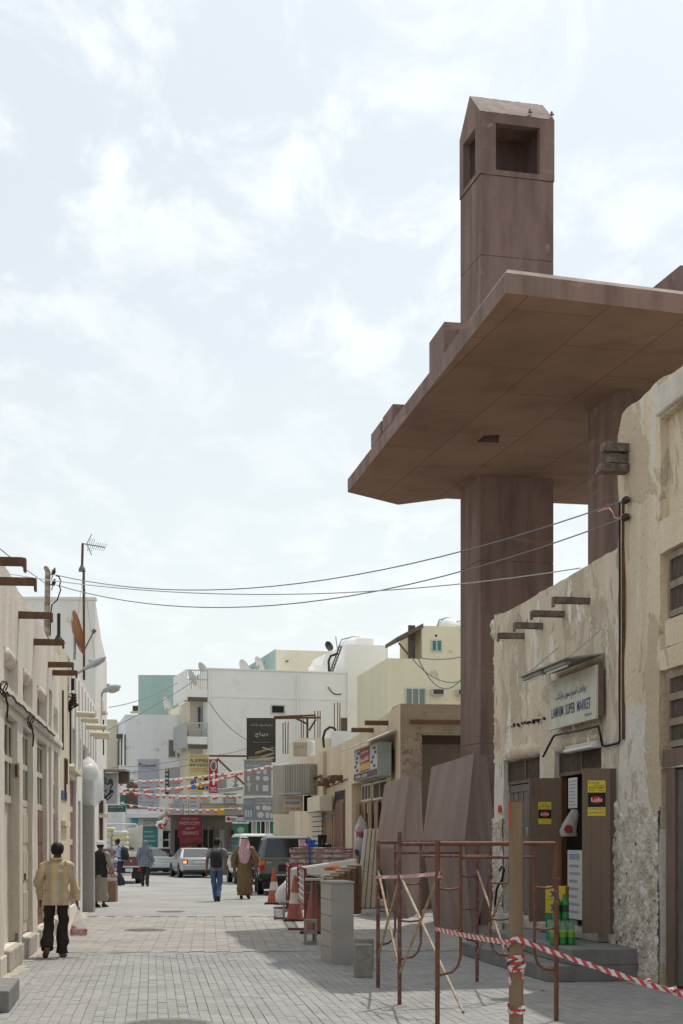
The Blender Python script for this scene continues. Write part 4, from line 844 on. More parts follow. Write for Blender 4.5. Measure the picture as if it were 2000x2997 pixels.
# tall white block behind
p = P(279, 1756, 41.7); DW = Fr(p.x, p.y, 1, .04); HD = thing('tall_white_block', 'tall plain white block with rooftop aerial rising behind the left houses', 'building', DW.m); xl = DW.px(60, 1750)[0]; zt = p.z
m_wh2 = mat('shaded_white_render', (.70, .675, .635), (.62, .60, .56), s1=.7, streak=True, spots=(.43, .41, .38), ssc=1.5, samt=(.6, .76))
dv = M(); L5 = 6.0; sl_ = -.113
dv.hexa([(xl, 0, 0), (0, 0, 0), (sl_*L5+.26, L5, 0), (xl, L5, 0), (xl, 0, zt), (0, 0, zt), (sl_*3+.13, 3, zt-.55), (xl, 3, zt)]).build('wall', m_wh2, HD); 
dv = M().hexa([(xl, 2.99, 0), (sl_*3+.13, 2.99, 0), (sl_*7.+.3, 7., 0), (xl, 7., 0), (xl, 2.99, zt-.6), (sl_*3+.13, 2.99, zt-.6), (sl_*7.+.3, 7., zt-.9), (xl, 7., zt-.6)]).build('rear_wall', m_wh2, HD)
bx('parapet_coping', m_wh2, HD, xl, .02, -.03, .25, zt+.002, zt+.08)
# wind-blown sand along the foot of the walls
m_snd = mat('blown_sand', (.46, .42, .355), (.38, .345, .29), s1=6, spots=(.30, .275, .24), ssc=20, samt=(.55, .7), bump=.5, bsc=60)
def sand(label, fr, x0, x1, w0, seed):
    m = M(); n = int((x1-x0)/.12)
    for i in range(n+1):
        x = x0+(x1-x0)*i/n; w = max(.02, w0*(.55+.9*noise.noise(V((x*.9, seed, 0)))+.35*noise.noise(V((x*4.5, seed, 2))))); q = len(m.v); m.v += [V((x, .05, .018)), V((x, -w*.5, .009)), V((x, -w, .0035))]
        if i: m.f += [(q-3, q-2, q+1, q), (q-2, q-1, q+2, q+1)]
    o = m.build('sand', m_snd, None, recalc=False); o.matrix_world = fr.m; setp(o, label, None, None, 'stuff')
sand('pale sand drifted along the foot of the left houses', LW, -6., 22.5, .34, 3.); sand('pale sand drifted along the foot of the tall right house', RW, -1.2, 4., .22, 8.)
# roof clutter on the left
def pole_pts(u0, v0, u1, v1, Y): return [P(u0, v0, Y), P(u1, v1, Y)]
RP = thing('roof_pole', 'rusty wire pole on the left roof carrying two insulators', 'pole', P(136, 1890, 29.)); m_pole = mat('peeling_pole_paint', (.36, .33, .28), (.22, .15, .10), s1=6, con=(.42, .6))
M().tube(pole_pts(136, 1890, 140, 1672, 29.), .055, 10).build('mast', m_pole, RP, world=True, smooth=60); M().tube([P(140, 1672, 29), P(136, 1664, 29), P(131, 1658, 29)], [.05, .05, .03], 8).build('cap', m_pole, RP, world=True, smooth=60)
for v in (1682, 1712): M().tube([P(134, v, 29), P(152, v-1, 29)], .012, 6).build('bracket', m_iron, RP, world=True)
insulator('upper insulator on the left roof pole', P(155, 1681, 29), (.3, 0, 1)); insulator('lower insulator on the left roof pole', P(155, 1713, 29), (.3, 0, 1))
wire('black cable loop hanging from the left roof pole', [P(u, v, 28.9) for u, v in ((163, 1683), (173, 1688), (178, 1700), (174, 1716), (178, 1725), (168, 1755), (152, 1770), (148, 1800), (147, 1860))], .014, m_cab, 'hanging_cable', 'cable')
wire('thin wire from the left edge down to the roof pole', [P(0, 1606, 20), P(70, 1662, 25), P(134, 1708, 29)], .008)
AN = thing('tv_aerial', 'tall thin rusty mast with a TV aerial above the left roofs', 'aerial', P(244, 1975, 33.)); M().tube(pole_pts(246, 1990, 245, 1662, 33.), .028, 8).build('mast', m_rst, AN, world=True); M().tube(pole_pts(240, 1672, 242, 1590, 33.), .028, 8).build('upper_mast', m_rst, AN, world=True)
M().lathe([(.08, 0), (.07, .06), (.02, .16)], n=10).build('clamp', m_iron, AN, world=True, m=Matrix.Translation(P(240, 1672, 33.)))
b0, b1_ = P(240, 1590, 33.), P(308, 1602, 33.); M().tube([b0, b1_], .012, 6).build('boom', m_iron, AN, world=True)
for k in range(9):
    c = b0.lerp(b1_, .3+.7*k/8); h_ = .10 if k > 2 else .16; M().tube([c-V((.02, .12, h_)), c+V((.02, .12, h_))], .006, 4).build('element', m_iron, AN, world=True)
for dz in (.24, -.22): M().tube([b0.lerp(b1_, .2), b0.lerp(b1_, .42)+V((.0, 0, dz))], .009, 5).build('reflector', m_iron, AN, world=True)
for (u1, v1) in ((282, 1960), (228, 1800)): M().tube([P(243, 1680, 33.), P(u1, v1, 33.2)], .004, 4).build('guy', m_wire, AN, world=True)
m_dish = mat('rusty_dish', (.24, .105, .05), (.19, .08, .04), rough=.8, s1=2.5, spots=(.46, .40, .33), ssc=3.5, samt=(.60, .66)); m_dw = mat('dish_grey', (.56, .55, .53), (.48, .46, .44), s1=4)
def dish(label, c, r, az, el, mt, mast=.6, arm=True, back=None):
    t = thing('satellite_dish', label, 'satellite dish', c-V((0, 0, mast)), 'satellite dishes'); R = Matrix.Translation((0, 0, mast)) @ Matrix.Rotation(az, 4, 'Z') @ Matrix.Rotation(math.pi/2-el, 4, 'X')
    n = 7; pr = [(max(.004, r*i/n), .22*r*(i/n)**2) for i in range(n+1)]; m = M(); k = 28
    for rr, z in pr+[(r*1.012, .22*r+.005), (r*1.0, .22*r-.02)]+[(q[0], q[1]-.025) for q in reversed(pr[:-1])]:
        for j in range(k): m.v.append(R @ V((rr*math.cos(2*math.pi*j/k), rr*1.08*math.sin(2*math.pi*j/k), z)))
    nr = len(m.v)//k
    for i in range(nr-1):
        for j in range(k): m.f.append((i*k+j, i*k+(j+1) % k, (i+1)*k+(j+1) % k, (i+1)*k+j))
    m.build('reflector', mt, t, smooth=50); M().tube([(0, 0, 0), (0, 0, mast)], .03, 8).build('mast', m_gal, t)
    if arm:
        M().tube([R @ V((0, -r*1.0, .2*r)), R @ V((0, -r*.5, .62*r)), R @ V((0, -r*.12, .95*r))], .016, 6).build('arm', m_iron, t); M().tube([R @ V((0, -r*.16, .9*r)), R @ V((0, -r*.05, 1.02*r))], .04, 8).build('receiver', m_iron, t)
    return t
dish('large rusty satellite dish on the left roof', P(218, 1852, 31.), .42, math.radians(108), math.radians(14), m_dish, .55)
BP = thing('vent_pipe', 'short black vent pipe beside the rusty dish', 'pipe', P(172, 1880, 30.)); M().tube(pole_pts(172, 1885, 172, 1795, 30.), .035, 8).build('pipe', m_cab, BP, world=True); M().lathe([(.14, 0), (.06, .12), (.04, .16)], n=10).build('collar', m_cab, BP, world=True, m=Matrix.Translation(P(171, 1883, 30.)))
m_lamp = mat('lamp_grey_paint', (.46, .46, .45), (.40, .40, .39), s1=5, rough=.5)
def streetlamp(label, pts_, h0, h1, w, th, lens):
    t = thing('street_lamp', label, 'street lamp', V(pts_[0]), 'street lamps'); M().tube(pts_, .03, 8).build('arm', m_lamp, t, world=True, smooth=60); d = (h1-h0); u = d.normalized(); s = u.cross(V((0, 0, 1))).normalized(); n = s.cross(u)
    M().loft([(h0, .04, .04, s, n), (h0+d*.2, w*.7, th*.7, s, n), (h0+d*.5, w, th, s, n), (h0+d*.85, w*.7, th*.75, s, n), (h1, w*.2, th*.3, s, n)], 12, pw=3).build('head', m_lamp, t, world=True, smooth=45)
    M().loft([(h0+d*.35-n*th*.75, w*.7, th*.4, s, n), (h0+d*.6-n*th*.85, w*.85, th*.5, s, n), (h0+d*.9-n*th*.7, w*.5, th*.3, s, n)], 10).build('lens', lens, t, world=True, smooth=60)
    M().lathe([(.05, 0), (.05, .07), (.02, .09)], n=8).build('photocell', m_lamp, t, world=True, m=Matrix.Translation(h0+d*.35+n*th*.8))
streetlamp('pointed grey street lamp on a wall arm above the left row', [P(205, 1985, 33.), P(222, 1972, 33.), P(248, 1957, 33.)], P(246, 1958, 33.), P(310, 1922, 33.), .12, .065, m_lamp)
streetlamp('square grey street lamp with yellowed lens farther up the left row', [P(295, 2092, 45.), P(296, 2045, 45.), P(299, 2028, 45.), P(306, 2022, 45.)], P(301, 2022, 45.), P(353, 2008, 45.), .16, .11, flat('yellowed_lens', (.55, .50, .33), .4))
# wall tangle on the cream house corner, hanging wire
TG = thing('wire_tangle', 'tangle of service wires and clamps on the cream house', 'wires', P(207, 2070, 30.8))
for k in range(9):
    r_ = random.Random(k); ps = [P(182+44*noise.noise(V((i*.33, k*3.1, 0)))+22, 2050+55*noise.noise(V((i*.31, 7, k*2.7)))+10, 30.6) for i in range(12)]; M().tube(ps, .011, 5).build('wire', m_cab if k % 3 else flat('red_wire', (.35, .08, .07)), TG, world=True, smooth=60)
for u, v in ((192, 2022), (216, 2045), (217, 2062)): M().lathe([(.05, 0), (.07, .03), (.04, .06), (.07, .09), (.04, .12)], n=8).build('clamp', m_ins, TG, world=True, m=Matrix.Translation(P(u, v, 30.5)))
M().tube([P(213, 1985, 30.7), P(213, 2020, 30.7)], .035, 6).build('fuse', m_cab, TG, world=True)
# AC on bracket, navy banner on the tall block
def ac(label, fr, x0, x1, z0, z1_, dep, shelf=True):
    t = thing('air_conditioner', label, 'air conditioner', fr.m, 'window air conditioners'); bx('case', m_dw if True else None, t, x0, x1, -dep, 0, z0, z1_, bevel=.02); gm = M(); n = 7
    for i in range(n): z = z0+.05+(z1_-z0-.1)*i/n; gm.box(x0+.05, x1-.05, -dep-.012, -dep-.002, z, z+(z1_-z0-.1)/n*.55)
    gm.build('grille', m_bar, t); bx('grille_back', m_dark, t, x0+.04, x1-.04, -dep-.0015, -dep-.0005, z0+.04, z1_-.04)
    if shelf: bx('shelf', m_cream, t, x0-.12, x1+.12, -dep-.15, 0, z0-.09, z0-.005)
    return t
SD = Fr(HD.matrix_world.translation.x, HD.matrix_world.translation.y, -.1123, .9937)
t = ac('cream air conditioner on a bracket high on the left block', Fr(P(303, 2070, 45.5).x-.35, 45.5, 1, 0), .0, .36, P(0, 2084, 45.5).z, P(0, 2050, 45.5).z, .35)
NB = thing('banner', 'narrow navy vertical banner hanging on the left row', 'banner', P(299, 2210, 46.)); M().box(-.06, .06, 0, .03, 0, (2210-2106)/F*46.).build('cloth', flat('navy', (.035, .055, .15)), NB)
# concrete lantern post wrapped in a plastic bag
p = G(258, 2669); LP = thing('lantern_post', 'square grey concrete lantern post beside the left houses', 'lamp post', V((p.x, p.y, 0)) ); m_gran = mat('speckled_concrete', (.36, .345, .325), (.30, .285, .265), s1=30, con=(.4, .6), spots=(.22, .21, .2), ssc=50, samt=(.58, .66))
M().loft([((0, 0, 0), .155, .155), ((0, 0, 2.52), .14, .14)], 28, pw=7).build('shaft', m_gran, LP, smooth=30); M().loft([((0, 0, 2.52), .135, .135), ((0, 0, 3.12), .13, .13)], 24, pw=6).build('lantern_base', mat('lantern_grey', (.30, .30, .30)), LP, smooth=30)
M().lathe([(.12, 3.12), (.19, 3.16), (.24, 3.26), (.25, 3.36), (.21, 3.47), (.13, 3.54), (.04, 3.57)], n=20).build('lantern_glass', flat('opal_glass', (.75, .75, .73), .25), LP, smooth=50)
bgm = mat('white_film', (.86, .86, .86), (.80, .80, .80), rough=.28, s1=3, tl=.35, spec=.5); bgm.node_tree.nodes['Principled BSDF'].inputs['Alpha'].default_value = .5
m = M(); zz_ = [(2.52, .16), (2.56, .20), (2.66, .27), (2.85, .315), (3.05, .32), (3.2, .315), (3.36, .29), (3.5, .21), (3.58, .13), (3.64, .07), (3.69, .02)]
m.loft([((.02+.03*math.sin(z*3), 0, z), r, r*.9) for z, r in zz_], 28, cap=False)
for q in m.v: k = noise.noise(q*3.5)*.05+noise.noise(q*9)*.02; d = V((q.x, q.y, 0)); q += d.normalized()*k if d.length > .01 else V()
bgo = m.build('plastic_cover', bgm, None, smooth=60); bgo.location = LP.location; setp(bgo, 'white translucent plastic bag tied over the lantern post', 'plastic bag')
# ================================================================ right row behind the pillars
m_rb = mat('ochre_plaster', (.66, .535, .385), (.56, .445, .31), s1=1.2, streak=True, spots=(.31, .23, .15), ssc=3.5, samt=(.6, .74), bump=.5, bsc=20, patches=((.60, .49, .35), .9, .58))
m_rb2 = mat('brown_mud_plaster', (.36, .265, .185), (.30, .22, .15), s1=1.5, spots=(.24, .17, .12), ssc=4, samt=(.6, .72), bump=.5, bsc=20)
RR = Fr(1.446, 37.0, .1483, -.9889); H1 = thing('ochre_house', 'ochre plaster shop house with crumbling stone corner behind the pillars', 'house', RR.m)
def ux(u, v=2300): return RR.px(u, v)[0]
def topr(x): return 5.07+x*.05 if x > -6.5 else 4.73
xr = ux(1023); hd_ = (ux(1030), ux(1132), .1, RR.px(1080, 2282)[1], .35, True); hw_ = (ux(1146), ux(1158), RR.px(1152, 2283)[1], RR.px(1152, 2195)[1], .12, True)
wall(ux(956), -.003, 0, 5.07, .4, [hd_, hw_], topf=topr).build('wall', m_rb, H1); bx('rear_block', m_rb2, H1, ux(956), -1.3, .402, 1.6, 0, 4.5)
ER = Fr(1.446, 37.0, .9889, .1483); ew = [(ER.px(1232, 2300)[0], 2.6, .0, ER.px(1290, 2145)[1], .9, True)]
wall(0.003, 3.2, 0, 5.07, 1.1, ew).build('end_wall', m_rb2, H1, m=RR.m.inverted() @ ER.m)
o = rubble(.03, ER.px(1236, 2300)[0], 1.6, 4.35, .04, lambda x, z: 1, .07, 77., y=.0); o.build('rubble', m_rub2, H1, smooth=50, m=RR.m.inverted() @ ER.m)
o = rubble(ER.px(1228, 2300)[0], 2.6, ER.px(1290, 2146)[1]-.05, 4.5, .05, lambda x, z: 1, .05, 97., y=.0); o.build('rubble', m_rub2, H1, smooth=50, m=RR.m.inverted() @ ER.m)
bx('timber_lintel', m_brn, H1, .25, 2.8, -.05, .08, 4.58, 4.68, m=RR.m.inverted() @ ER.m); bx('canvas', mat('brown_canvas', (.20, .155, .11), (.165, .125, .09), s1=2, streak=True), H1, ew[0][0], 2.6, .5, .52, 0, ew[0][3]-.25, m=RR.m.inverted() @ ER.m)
for u0, v0, u1 in ((1071, 2116, 1136), (1033, 2137, 1093)):
    x, z = RR.px(u1, v0); M().box(x-.06, x+.06, -.6, .05, z-.06, z+.06).build('spout', m_brn, H1, bevel=.01)
# doorway: transoms, open leaves
barred(H1, hd_[0]+.55, hd_[0]+2.2, RR.px(1080, 2345, .3)[1], hd_[3]-.05, .2, 3, m_shut, m_bar, gap=.09); barred(H1, hd_[0]+2.5, hd_[1]-.1, RR.px(1115, 2340, .3)[1], hd_[3]-.05, .2, 3, m_shut, m_bar, gap=.09)
for k, (a, b) in enumerate(((.1, .65), (1.25, 1.45), (1.7, 2.3), (2.5, 3.1))): bx('door_leaf', m_org, H1, hd_[0]+a, hd_[0]+b, .12+.04*k, .17+.04*k, .1, RR.px(1080, 2350, .3)[1])
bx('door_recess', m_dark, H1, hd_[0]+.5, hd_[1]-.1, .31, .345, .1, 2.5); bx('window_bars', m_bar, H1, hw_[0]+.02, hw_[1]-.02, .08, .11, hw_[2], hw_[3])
rd = RR.rect(984, 2345, 1010, 2560); bx('door_surround', m_frm, H1, rd[0]-.08, rd[1]+.08, -.03, .0, .0, RR.px(997, 2314)[1]); dr = bx('red_door', m_rdoor, H1, rd[0], rd[1], -.055, -.031, 0, rd[3]-.05)
for k in range(3): bx('door_plank', m_rdoor, dr, rd[0]+(rd[1]-rd[0])*k/3+.02, rd[0]+(rd[1]-rd[0])*(k+1)/3-.02, -.065, -.0555, .1, rd[3]-.15)
z0 = rd[3]+.05; 
for k in range(4): bx('transom_pane', m_dark, H1, rd[0]+(rd[1]-rd[0])*k/4+.03, rd[0]+(rd[1]-rd[0])*(k+1)/4-.01, -.04, -.0305, z0, z0+.26)
wd = RR.rect(953, 2392, 976, 2560); bx('boarded_door', mat('plywood', (.40, .265, .155), (.34, .22, .13), s1=4, streak=True), H1, wd[0]+.05, wd[1], -.04, .0, 0, wd[3]); bx('blue_lintel', flat('faded_blue', (.25, .33, .35)), H1, wd[0]+.05, wd[1], -.06, -.001, wd[3]+.002, wd[3]+.09)
M().tube([(ux(1020+i*-3.8), -.04, RR.px(1035-i*4.5, 2277+i*1.7)[1]+.02*math.sin(i*1.3)) for i in range(20)], .02, 5).build('conduit', m_rst, H1, smooth=60)
for u, v in ((1000, 2277), (978, 2285), (962, 2293)): x, z = RR.px(u, v); M().box(x-.3, x+.3, -.4, .05, z-.08, z+.08).build('canopy_stub', m_brn, H1, bevel=.02)
# butcher style shop sign with corrugated hood
cs = thing('hanging_shop_sign', 'red and white shop sign with grey green side under a corrugated hood', 'sign', RR.m); f2 = RR
x0, x1, z0, z1_ = RR.rect(1037, 2183, 1106, 2279, -.45); m_sg = mat('sign_grey_green', (.34, .38, .335), (.29, .33, .29), s1=4)
bx('sign_case', m_sg, cs, x0, x1, -.45, -.10, z0, z1_, bevel=.01); w, h = x1-x0, z1_-z0
bx('picture_field', flat('sign_offwhite', (.50, .48, .46)), cs, x0+.04, x1-.04, -.46, -.452, z0+.03, z1_-.03); bx('red_field', flat('sign_maroon', (.30, .055, .045)), cs, x0+w*.28, x1-w*.3, -.466, -.461, z0+h*.24, z1_-h*.06); bx('yellow_strip', flat('sign_yellow', (.55, .36, .05)), cs, x0+w*.28, x1-w*.3, -.470, -.4665, z0+h*.28, z0+h*.48); bx('dark_strip', flat('sign_plum', (.11, .06, .075)), cs, x0+.04, x1-.04, -.466, -.461, z0+.03, z0+h*.22)
text(arabic('مطعم'), m_wht, cs, x0+w*.33, x1-w*.35, z0+h*.74, z0+h*.9, -.472); text(arabic('كافتيريا'), m_wht, cs, x0+w*.31, x1-w*.33, z0+h*.52, z0+h*.68, -.472); text('33706  32233', m_wht, cs, x0+w*.1, x1-w*.4, z0+h*.07, z0+h*.15, -.472)
for k in range(10): a = rnd.uniform(.05, .2) if k < 5 else rnd.uniform(.74, .9); bx('picture_figure', flat('figure_dark', (.07, .065, .07)), cs, x0+w*a, x0+w*(a+.07), -.472, -.4605, z0+h*(.28+.13*(k % 5)), z0+h*(.36+.13*(k % 5)))
hm_ = M(); n = 26
for i in range(n):
    a = x0-.25+(w+.5)*i/n; dz = .02*math.sin(i*math.pi); c = (w+.5)/n
    hm_.add([(a, -.75, z1_-.02+(.03 if i % 2 else 0)), (a+c, -.75, z1_-.02+(0 if i % 2 else .03)), (a+c, -.05, z1_+.28+(0 if i % 2 else .03)), (a, -.05, z1_+.28+(.03 if i % 2 else 0))], [(0, 1, 2, 3)])
hm_.build('corrugated_hood', m_tin, cs)
# next shops up the row
H2 = thing('shutter_house', 'ochre shop house with pale rolling shutter and projecting sign boxes', 'house', RR.m); xe = ux(905)-1.0
wall(xe, ux(956)-.003, 0, 4.68, 3.0, []).build('wall', m_rb, H2, m=Matrix.Translation((0, -.12, 0)))
rs = RR.rect(914, 2375, 943, 2570, -.15); sm = thing('rolling_shutter', None, None); sm.parent = H2; n = 16
for k in range(n): z = rs[3]*k/n; bx('slat', m_shut, sm, rs[0], rs[1], -.17, -.125, z+.01, z+rs[3]/n-.02, bevel=.012)
bx('shutter_back', m_bar, sm, rs[0], rs[1], -.135, -.121, 0, rs[3])
q = RR.rect(904, 2331, 940, 2376, -.5); bx('blank_sign_box', m_cream, H2, q[0], q[1], -.55, -.125, q[2], q[3], bevel=.02)
M().tube([(RR.px(u, v, -.2)[0], -.2, RR.px(u, v, -.2)[1]) for u, v in ((905, 2380), (906, 2300), (912, 2282), (940, 2270), (943, 2290))], .035, 6).build('drain_pipe', m_cab, H2, smooth=60)
H3 = thing('white_parapet_house', 'low white and tan house with bundles of rebar on its roof', 'house', Fr(P(970, 2190, 58.).x, 58., 1, .15).m); f3 = Fr(P(970, 2190, 58.).x, 58., 1, .15)
bx('wall', mat('bright_white_render', (.70, .69, .67), (.64, .63, .61), s1=1), H3, 0, 2.6, 0, 4., 0, P(0, 2139, 58.).z); bx('side_wall', m_cream, H3, -1.2, -.003, 0.1, 4., 0, P(0, 2160, 58.).z)
for (u, v0, v1) in ((829, 2115, 2195), (836, 2112, 2195), (843, 2112, 2195), (883, 2105, 2170), (889, 2105, 2170), (922, 2080, 2160), (931, 2080, 2160), (937, 2080, 2160), (979, 2057, 2145), (989, 2055, 2145), (995, 2057, 2145)):
    o = M().tube([P(u, v1+12, 60), P(u+rnd.uniform(-1, 1), v0, 60)], .022, 5).build('rebar', m_rst, H3, world=True)
wire('arched black cable on the low roof', [P(u, v, 57.) for u, v in ((949, 2188), (946, 2160), (952, 2138), (965, 2128), (978, 2130), (984, 2138))], .05, m_cab, 'roof_cable', 'cable')
OS = thing('tan_sign_box', 'tan boxed shop sign with grey rounded end above the right row', 'sign', P(860, 2215, 55.)); f = Fr(0, 55., 1, -.25); inv = OS.matrix_world.inverted() @ f.m
x0, x1, z0, z1_ = f.rect(859, 2172, 898, 2212); bx('sign_face', mat('tan_sign', (.42, .345, .255), (.38, .305, .22), s1=5), OS, x0, x1, 0, .35, z0, z1_, m=inv); bx('sign_end', m_dw, OS, x1+.003, x1+.24, -.05, .4, z0-.06, z1_+.06, bevel=.06, m=inv)
text(arabic('ورشة الخليج'), flat('faded_ink', (.27, .25, .25)), OS, x0+.05, x1-.05, z0+.22, z0+.42, -.006).data.transform(inv)
CB2 = thing('corrugated_sign_box', 'beige corrugated metal box hanging over the shops at the end of the right row', 'sign box', P(835, 2330, 52.)); f = Fr(P(835, 2300, 52.).x, 52., .75, -.66); inv = CB2.matrix_world.inverted() @ f.m; m_cor = mat('beige_metal', (.42, .385, .32), (.37, .335, .275), rough=.6, s1=3, streak=True, spots=(.3, .24, .17), ssc=6, samt=(.64, .74))
xw = f.px(905, 2280)[0]; zb, zt_ = P(0, 2322, 52.).z, P(0, 2238, 52.).z; n = 14
for k in range(n): bx('ridge', m_cor, CB2, xw*k/n, xw*(k+.45)/n, -.04, -.0, zb, zt_, m=inv)
bx('panel', m_cor, CB2, 0, xw, .0, .5, zb, zt_, m=inv); fl = Fr(P(835, 2300, 52.).x, 52., 1, -.3); xl_ = fl.px(798, 2300)[0]
bx('side_panel', m_rb if False else m_cor, CB2, xl_, -.003, 0, .4, P(0, 2382, 52).z, zt_-.02, m=CB2.matrix_world.inverted() @ fl.m); bx('hood', m_tin, CB2, 0, xw+.1, -.5, .3, zb-.06, zb-.003, m=inv)
SB = thing('small_shop_sign', 'cream and orange shop sign with red Arabic lettering under the corrugated box', 'sign', P(857, 2375, 51.5)); f = Fr(0, 51.5, 1, -.22); inv = SB.matrix_world.inverted() @ f.m; x0, x1, z0, z1_ = f.rect(831, 2328, 884, 2374)
bx('board', flat('sign_cream_orange', (.55, .44, .26)), SB, x0, x1, 0, .12, z0, z1_, m=inv); bx('top_field', flat('sign_pale', (.58, .54, .47)), SB, x0+.02, x1-.02, -.006, -.001, z0+(z1_-z0)*.3, z1_-.02, m=inv)
for s, a, b, mt in ((arabic('مطعم ابو علي'), .72, .92, m_red), ('RESTAURANT', .42, .62, m_blue), ('17 32 45', .1, .22, m_red)): text(s, mt, SB, x0+.06, x1-.06, z0+(z1_-z0)*a, z0+(z1_-z0)*b, -.01).data.transform(inv)
bx('dark_gap', m_dark, SB, x1+.02, x1+.3, .2, .3, z0, z1_, m=inv)
# ================================================================ end of the street
def blk(name, label, fr, x0, x1, z1_, dep, mt, cat='building'):
    t = thing(name, label, cat, fr.m); M().box(x0, x1, 0, dep, 0, z1_).build('wall', mt, t); return t
m_win = flat('dim_glass', (.07, .075, .075), .15, spec=.6); m_alu = flat('aluminium', (.5, .5, .5), .4)
def win(parent, x0, x1, z0, z1_, np=2, fm_=None, gm=None, y=0.):
    w = thing('window', None, None); w.parent = parent; f = M(); e = .06
    f.box(x0-e, x1+e, y-.05, y-.002, z0-e, z0).box(x0-e, x1+e, y-.05, y-.002, z1_, z1_+e)
    for i in range(np+1): x = x0-e+(x1-x0+e)*i/np; f.box(x, x+e, y-.048, y-.003, z0, z1_)
    f.build('frame', fm_ or m_alu, w)
    for i in range(np): a = x0+(x1-x0+e)*i/np; bx('pane', gm or m_win, w, a, x0-e+(x1-x0+e)*(i+1)/np, y-.02, y-.004, z0, z1_)
    return w
# white building with balconies
FW = Fr(P(607, 1958, 80.).x, 80., .9615, .275); m_fw = mat('grey_white_render', (.86, .84, .80), (.81, .79, .745), s1=.5, streak=True, spots=(.68, .655, .61), ssc=1., samt=(.55, .8), bump=.2, bsc=10)
ztF = P(0, 1958, 80.).z; xF = FW.px(1016, 2000)[0]; xF2 = FW.px(1134, 2000)[0]
BF = blk('balcony_building', 'large white building with two stacked balconies at the end of the street', FW, 0, xF, ztF, 9., m_fw)
bx('stair_block', m_fw, BF, xF+.003, xF2, -.12, 7., 0, FW.px(1075, 1888)[1]); bx('stair_cap', m_fw, BF, FW.px(1050, 1900)[0], xF2-.7, .3, 3, FW.px(1075, 1888)[1]+.003, FW.px(1075, 1866)[1]); bx('crack_band', m_fw, BF, 0, xF-.01, -.025, -.001, FW.px(800, 2045)[1], FW.px(800, 2040)[1])
sb = M().xprism([(FW.px(965, 1965)[0], ztF-.3), (xF, ztF-.3), (xF, FW.px(1016, 1888)[1]), (FW.px(1000, 1890)[0], FW.px(1000, 1892)[1])], 3.2, 6.).build('stair_flank', m_fw, BF)
win(BF, *FW.rect(796, 2066, 831, 2086), 1, m_alu, m_dark); win(BF, *FW.rect(1001, 2105, 1045, 2140), 1, m_bar, flat('brown_glass', (.11, .10, .085), .3))
for u_, v0_, v1_ in ((612, 1962, 2200), (870, 1975, 2180)): x_ = FW.px(u_, 2000)[0]; M().tube([(x_, -.08, FW.px(u_, v1_)[1]), (x_, -.08, FW.px(u_, v0_)[1])], .05, 8).build('drain_pipe', m_fw, BF, smooth=60)
bx('parapet_coping', m_fw, BF, -.06, xF, -.06, .2, ztF+.002, ztF+.07); bx('roof_box', m_fw, BF, xF-1.6, xF-.5, 1.2, 2.2, ztF, ztF+.55)
M().tube([(FW.px(960+i*3, 2010+i)[0], -.03, FW.px(960, 2010+8*math.sin(i*.3)+i*2)[1]) for i in range(14)], .025, 5).build('cable', m_cab, BF, smooth=60)
# rear wing with balconies
m_cw = mat('balcony_cream', (.66, .60, .48), (.6, .54, .42), s1=1.); wx0 = FW.px(556, 2100, 1.4)[0]
bx('wing', m_cw, BF, wx0, -.003, 1.4, 8, 0, FW.px(575, 2050, 1.4)[1]); bx('wing_door', m_dark, BF, *FW.rect(592, 2065, 601, 2175, 1.4)[:2], 1.36, 1.39, *FW.rect(592, 2065, 601, 2175, 1.4)[2:]); win(BF, *FW.rect(579, 2070, 587, 2130, 1.4), 1, m_alu, m_win, 1.4)
for (vt, vb, vr) in ((2032, 2048, 1960), (2170, 2186, 2114)):
    b = thing('balcony', None, None); b.parent = BF; z0 = FW.px(580, vb)[1]; z1_ = FW.px(580, vt-14)[1]; zr_ = FW.px(580, vr)[1]; xl_ = FW.px(548, 2050)[0]
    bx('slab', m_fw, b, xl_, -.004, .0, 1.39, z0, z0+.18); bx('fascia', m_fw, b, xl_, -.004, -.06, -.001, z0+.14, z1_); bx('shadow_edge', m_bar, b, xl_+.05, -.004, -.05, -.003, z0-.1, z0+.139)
    bx('side_panel', m_fw if vr < 2000 else mat('grey_panel', (.42, .41, .39)), b, xl_-.06, xl_-.002, -.05, 4., z0, zr_)
    bx('hand_rail', m_alu, b, xl_, -.004, -.04, .02, zr_-.06, zr_); bx('mid_rail', m_alu, b, xl_, -.004, -.03, .01, (z1_+zr_)/2-.02, (z1_+zr_)/2+.03)
    for k in range(10): x = xl_+(-.02-xl_)*k/9; bx('baluster', m_alu, b, x-.02, x+.015, -.03, .01, z1_, zr_-.06)
dish('white dish behind the upper balcony rail with a bird on top', P(594, 1968, 81.5), .52, math.radians(118), math.radians(30), m_dw, .8)
dish('pair of white dishes on the white roof, left one', P(714, 1964, 84.), .60, math.radians(118), math.radians(25), m_dw, .8); dish('smaller grey dish on the white roof beside the green wall', P(756, 1944, 86.), .42, math.radians(118), math.radians(25), m_dw, .8)
dish('white dish inside the upper balcony', P(560, 1985, 82.), .42, math.radians(118), math.radians(25), m_dw, .8); dish('white dish on the low roof before the green building', P(488, 2070, 88.), .55, math.radians(118), math.radians(25), m_dw, .8)
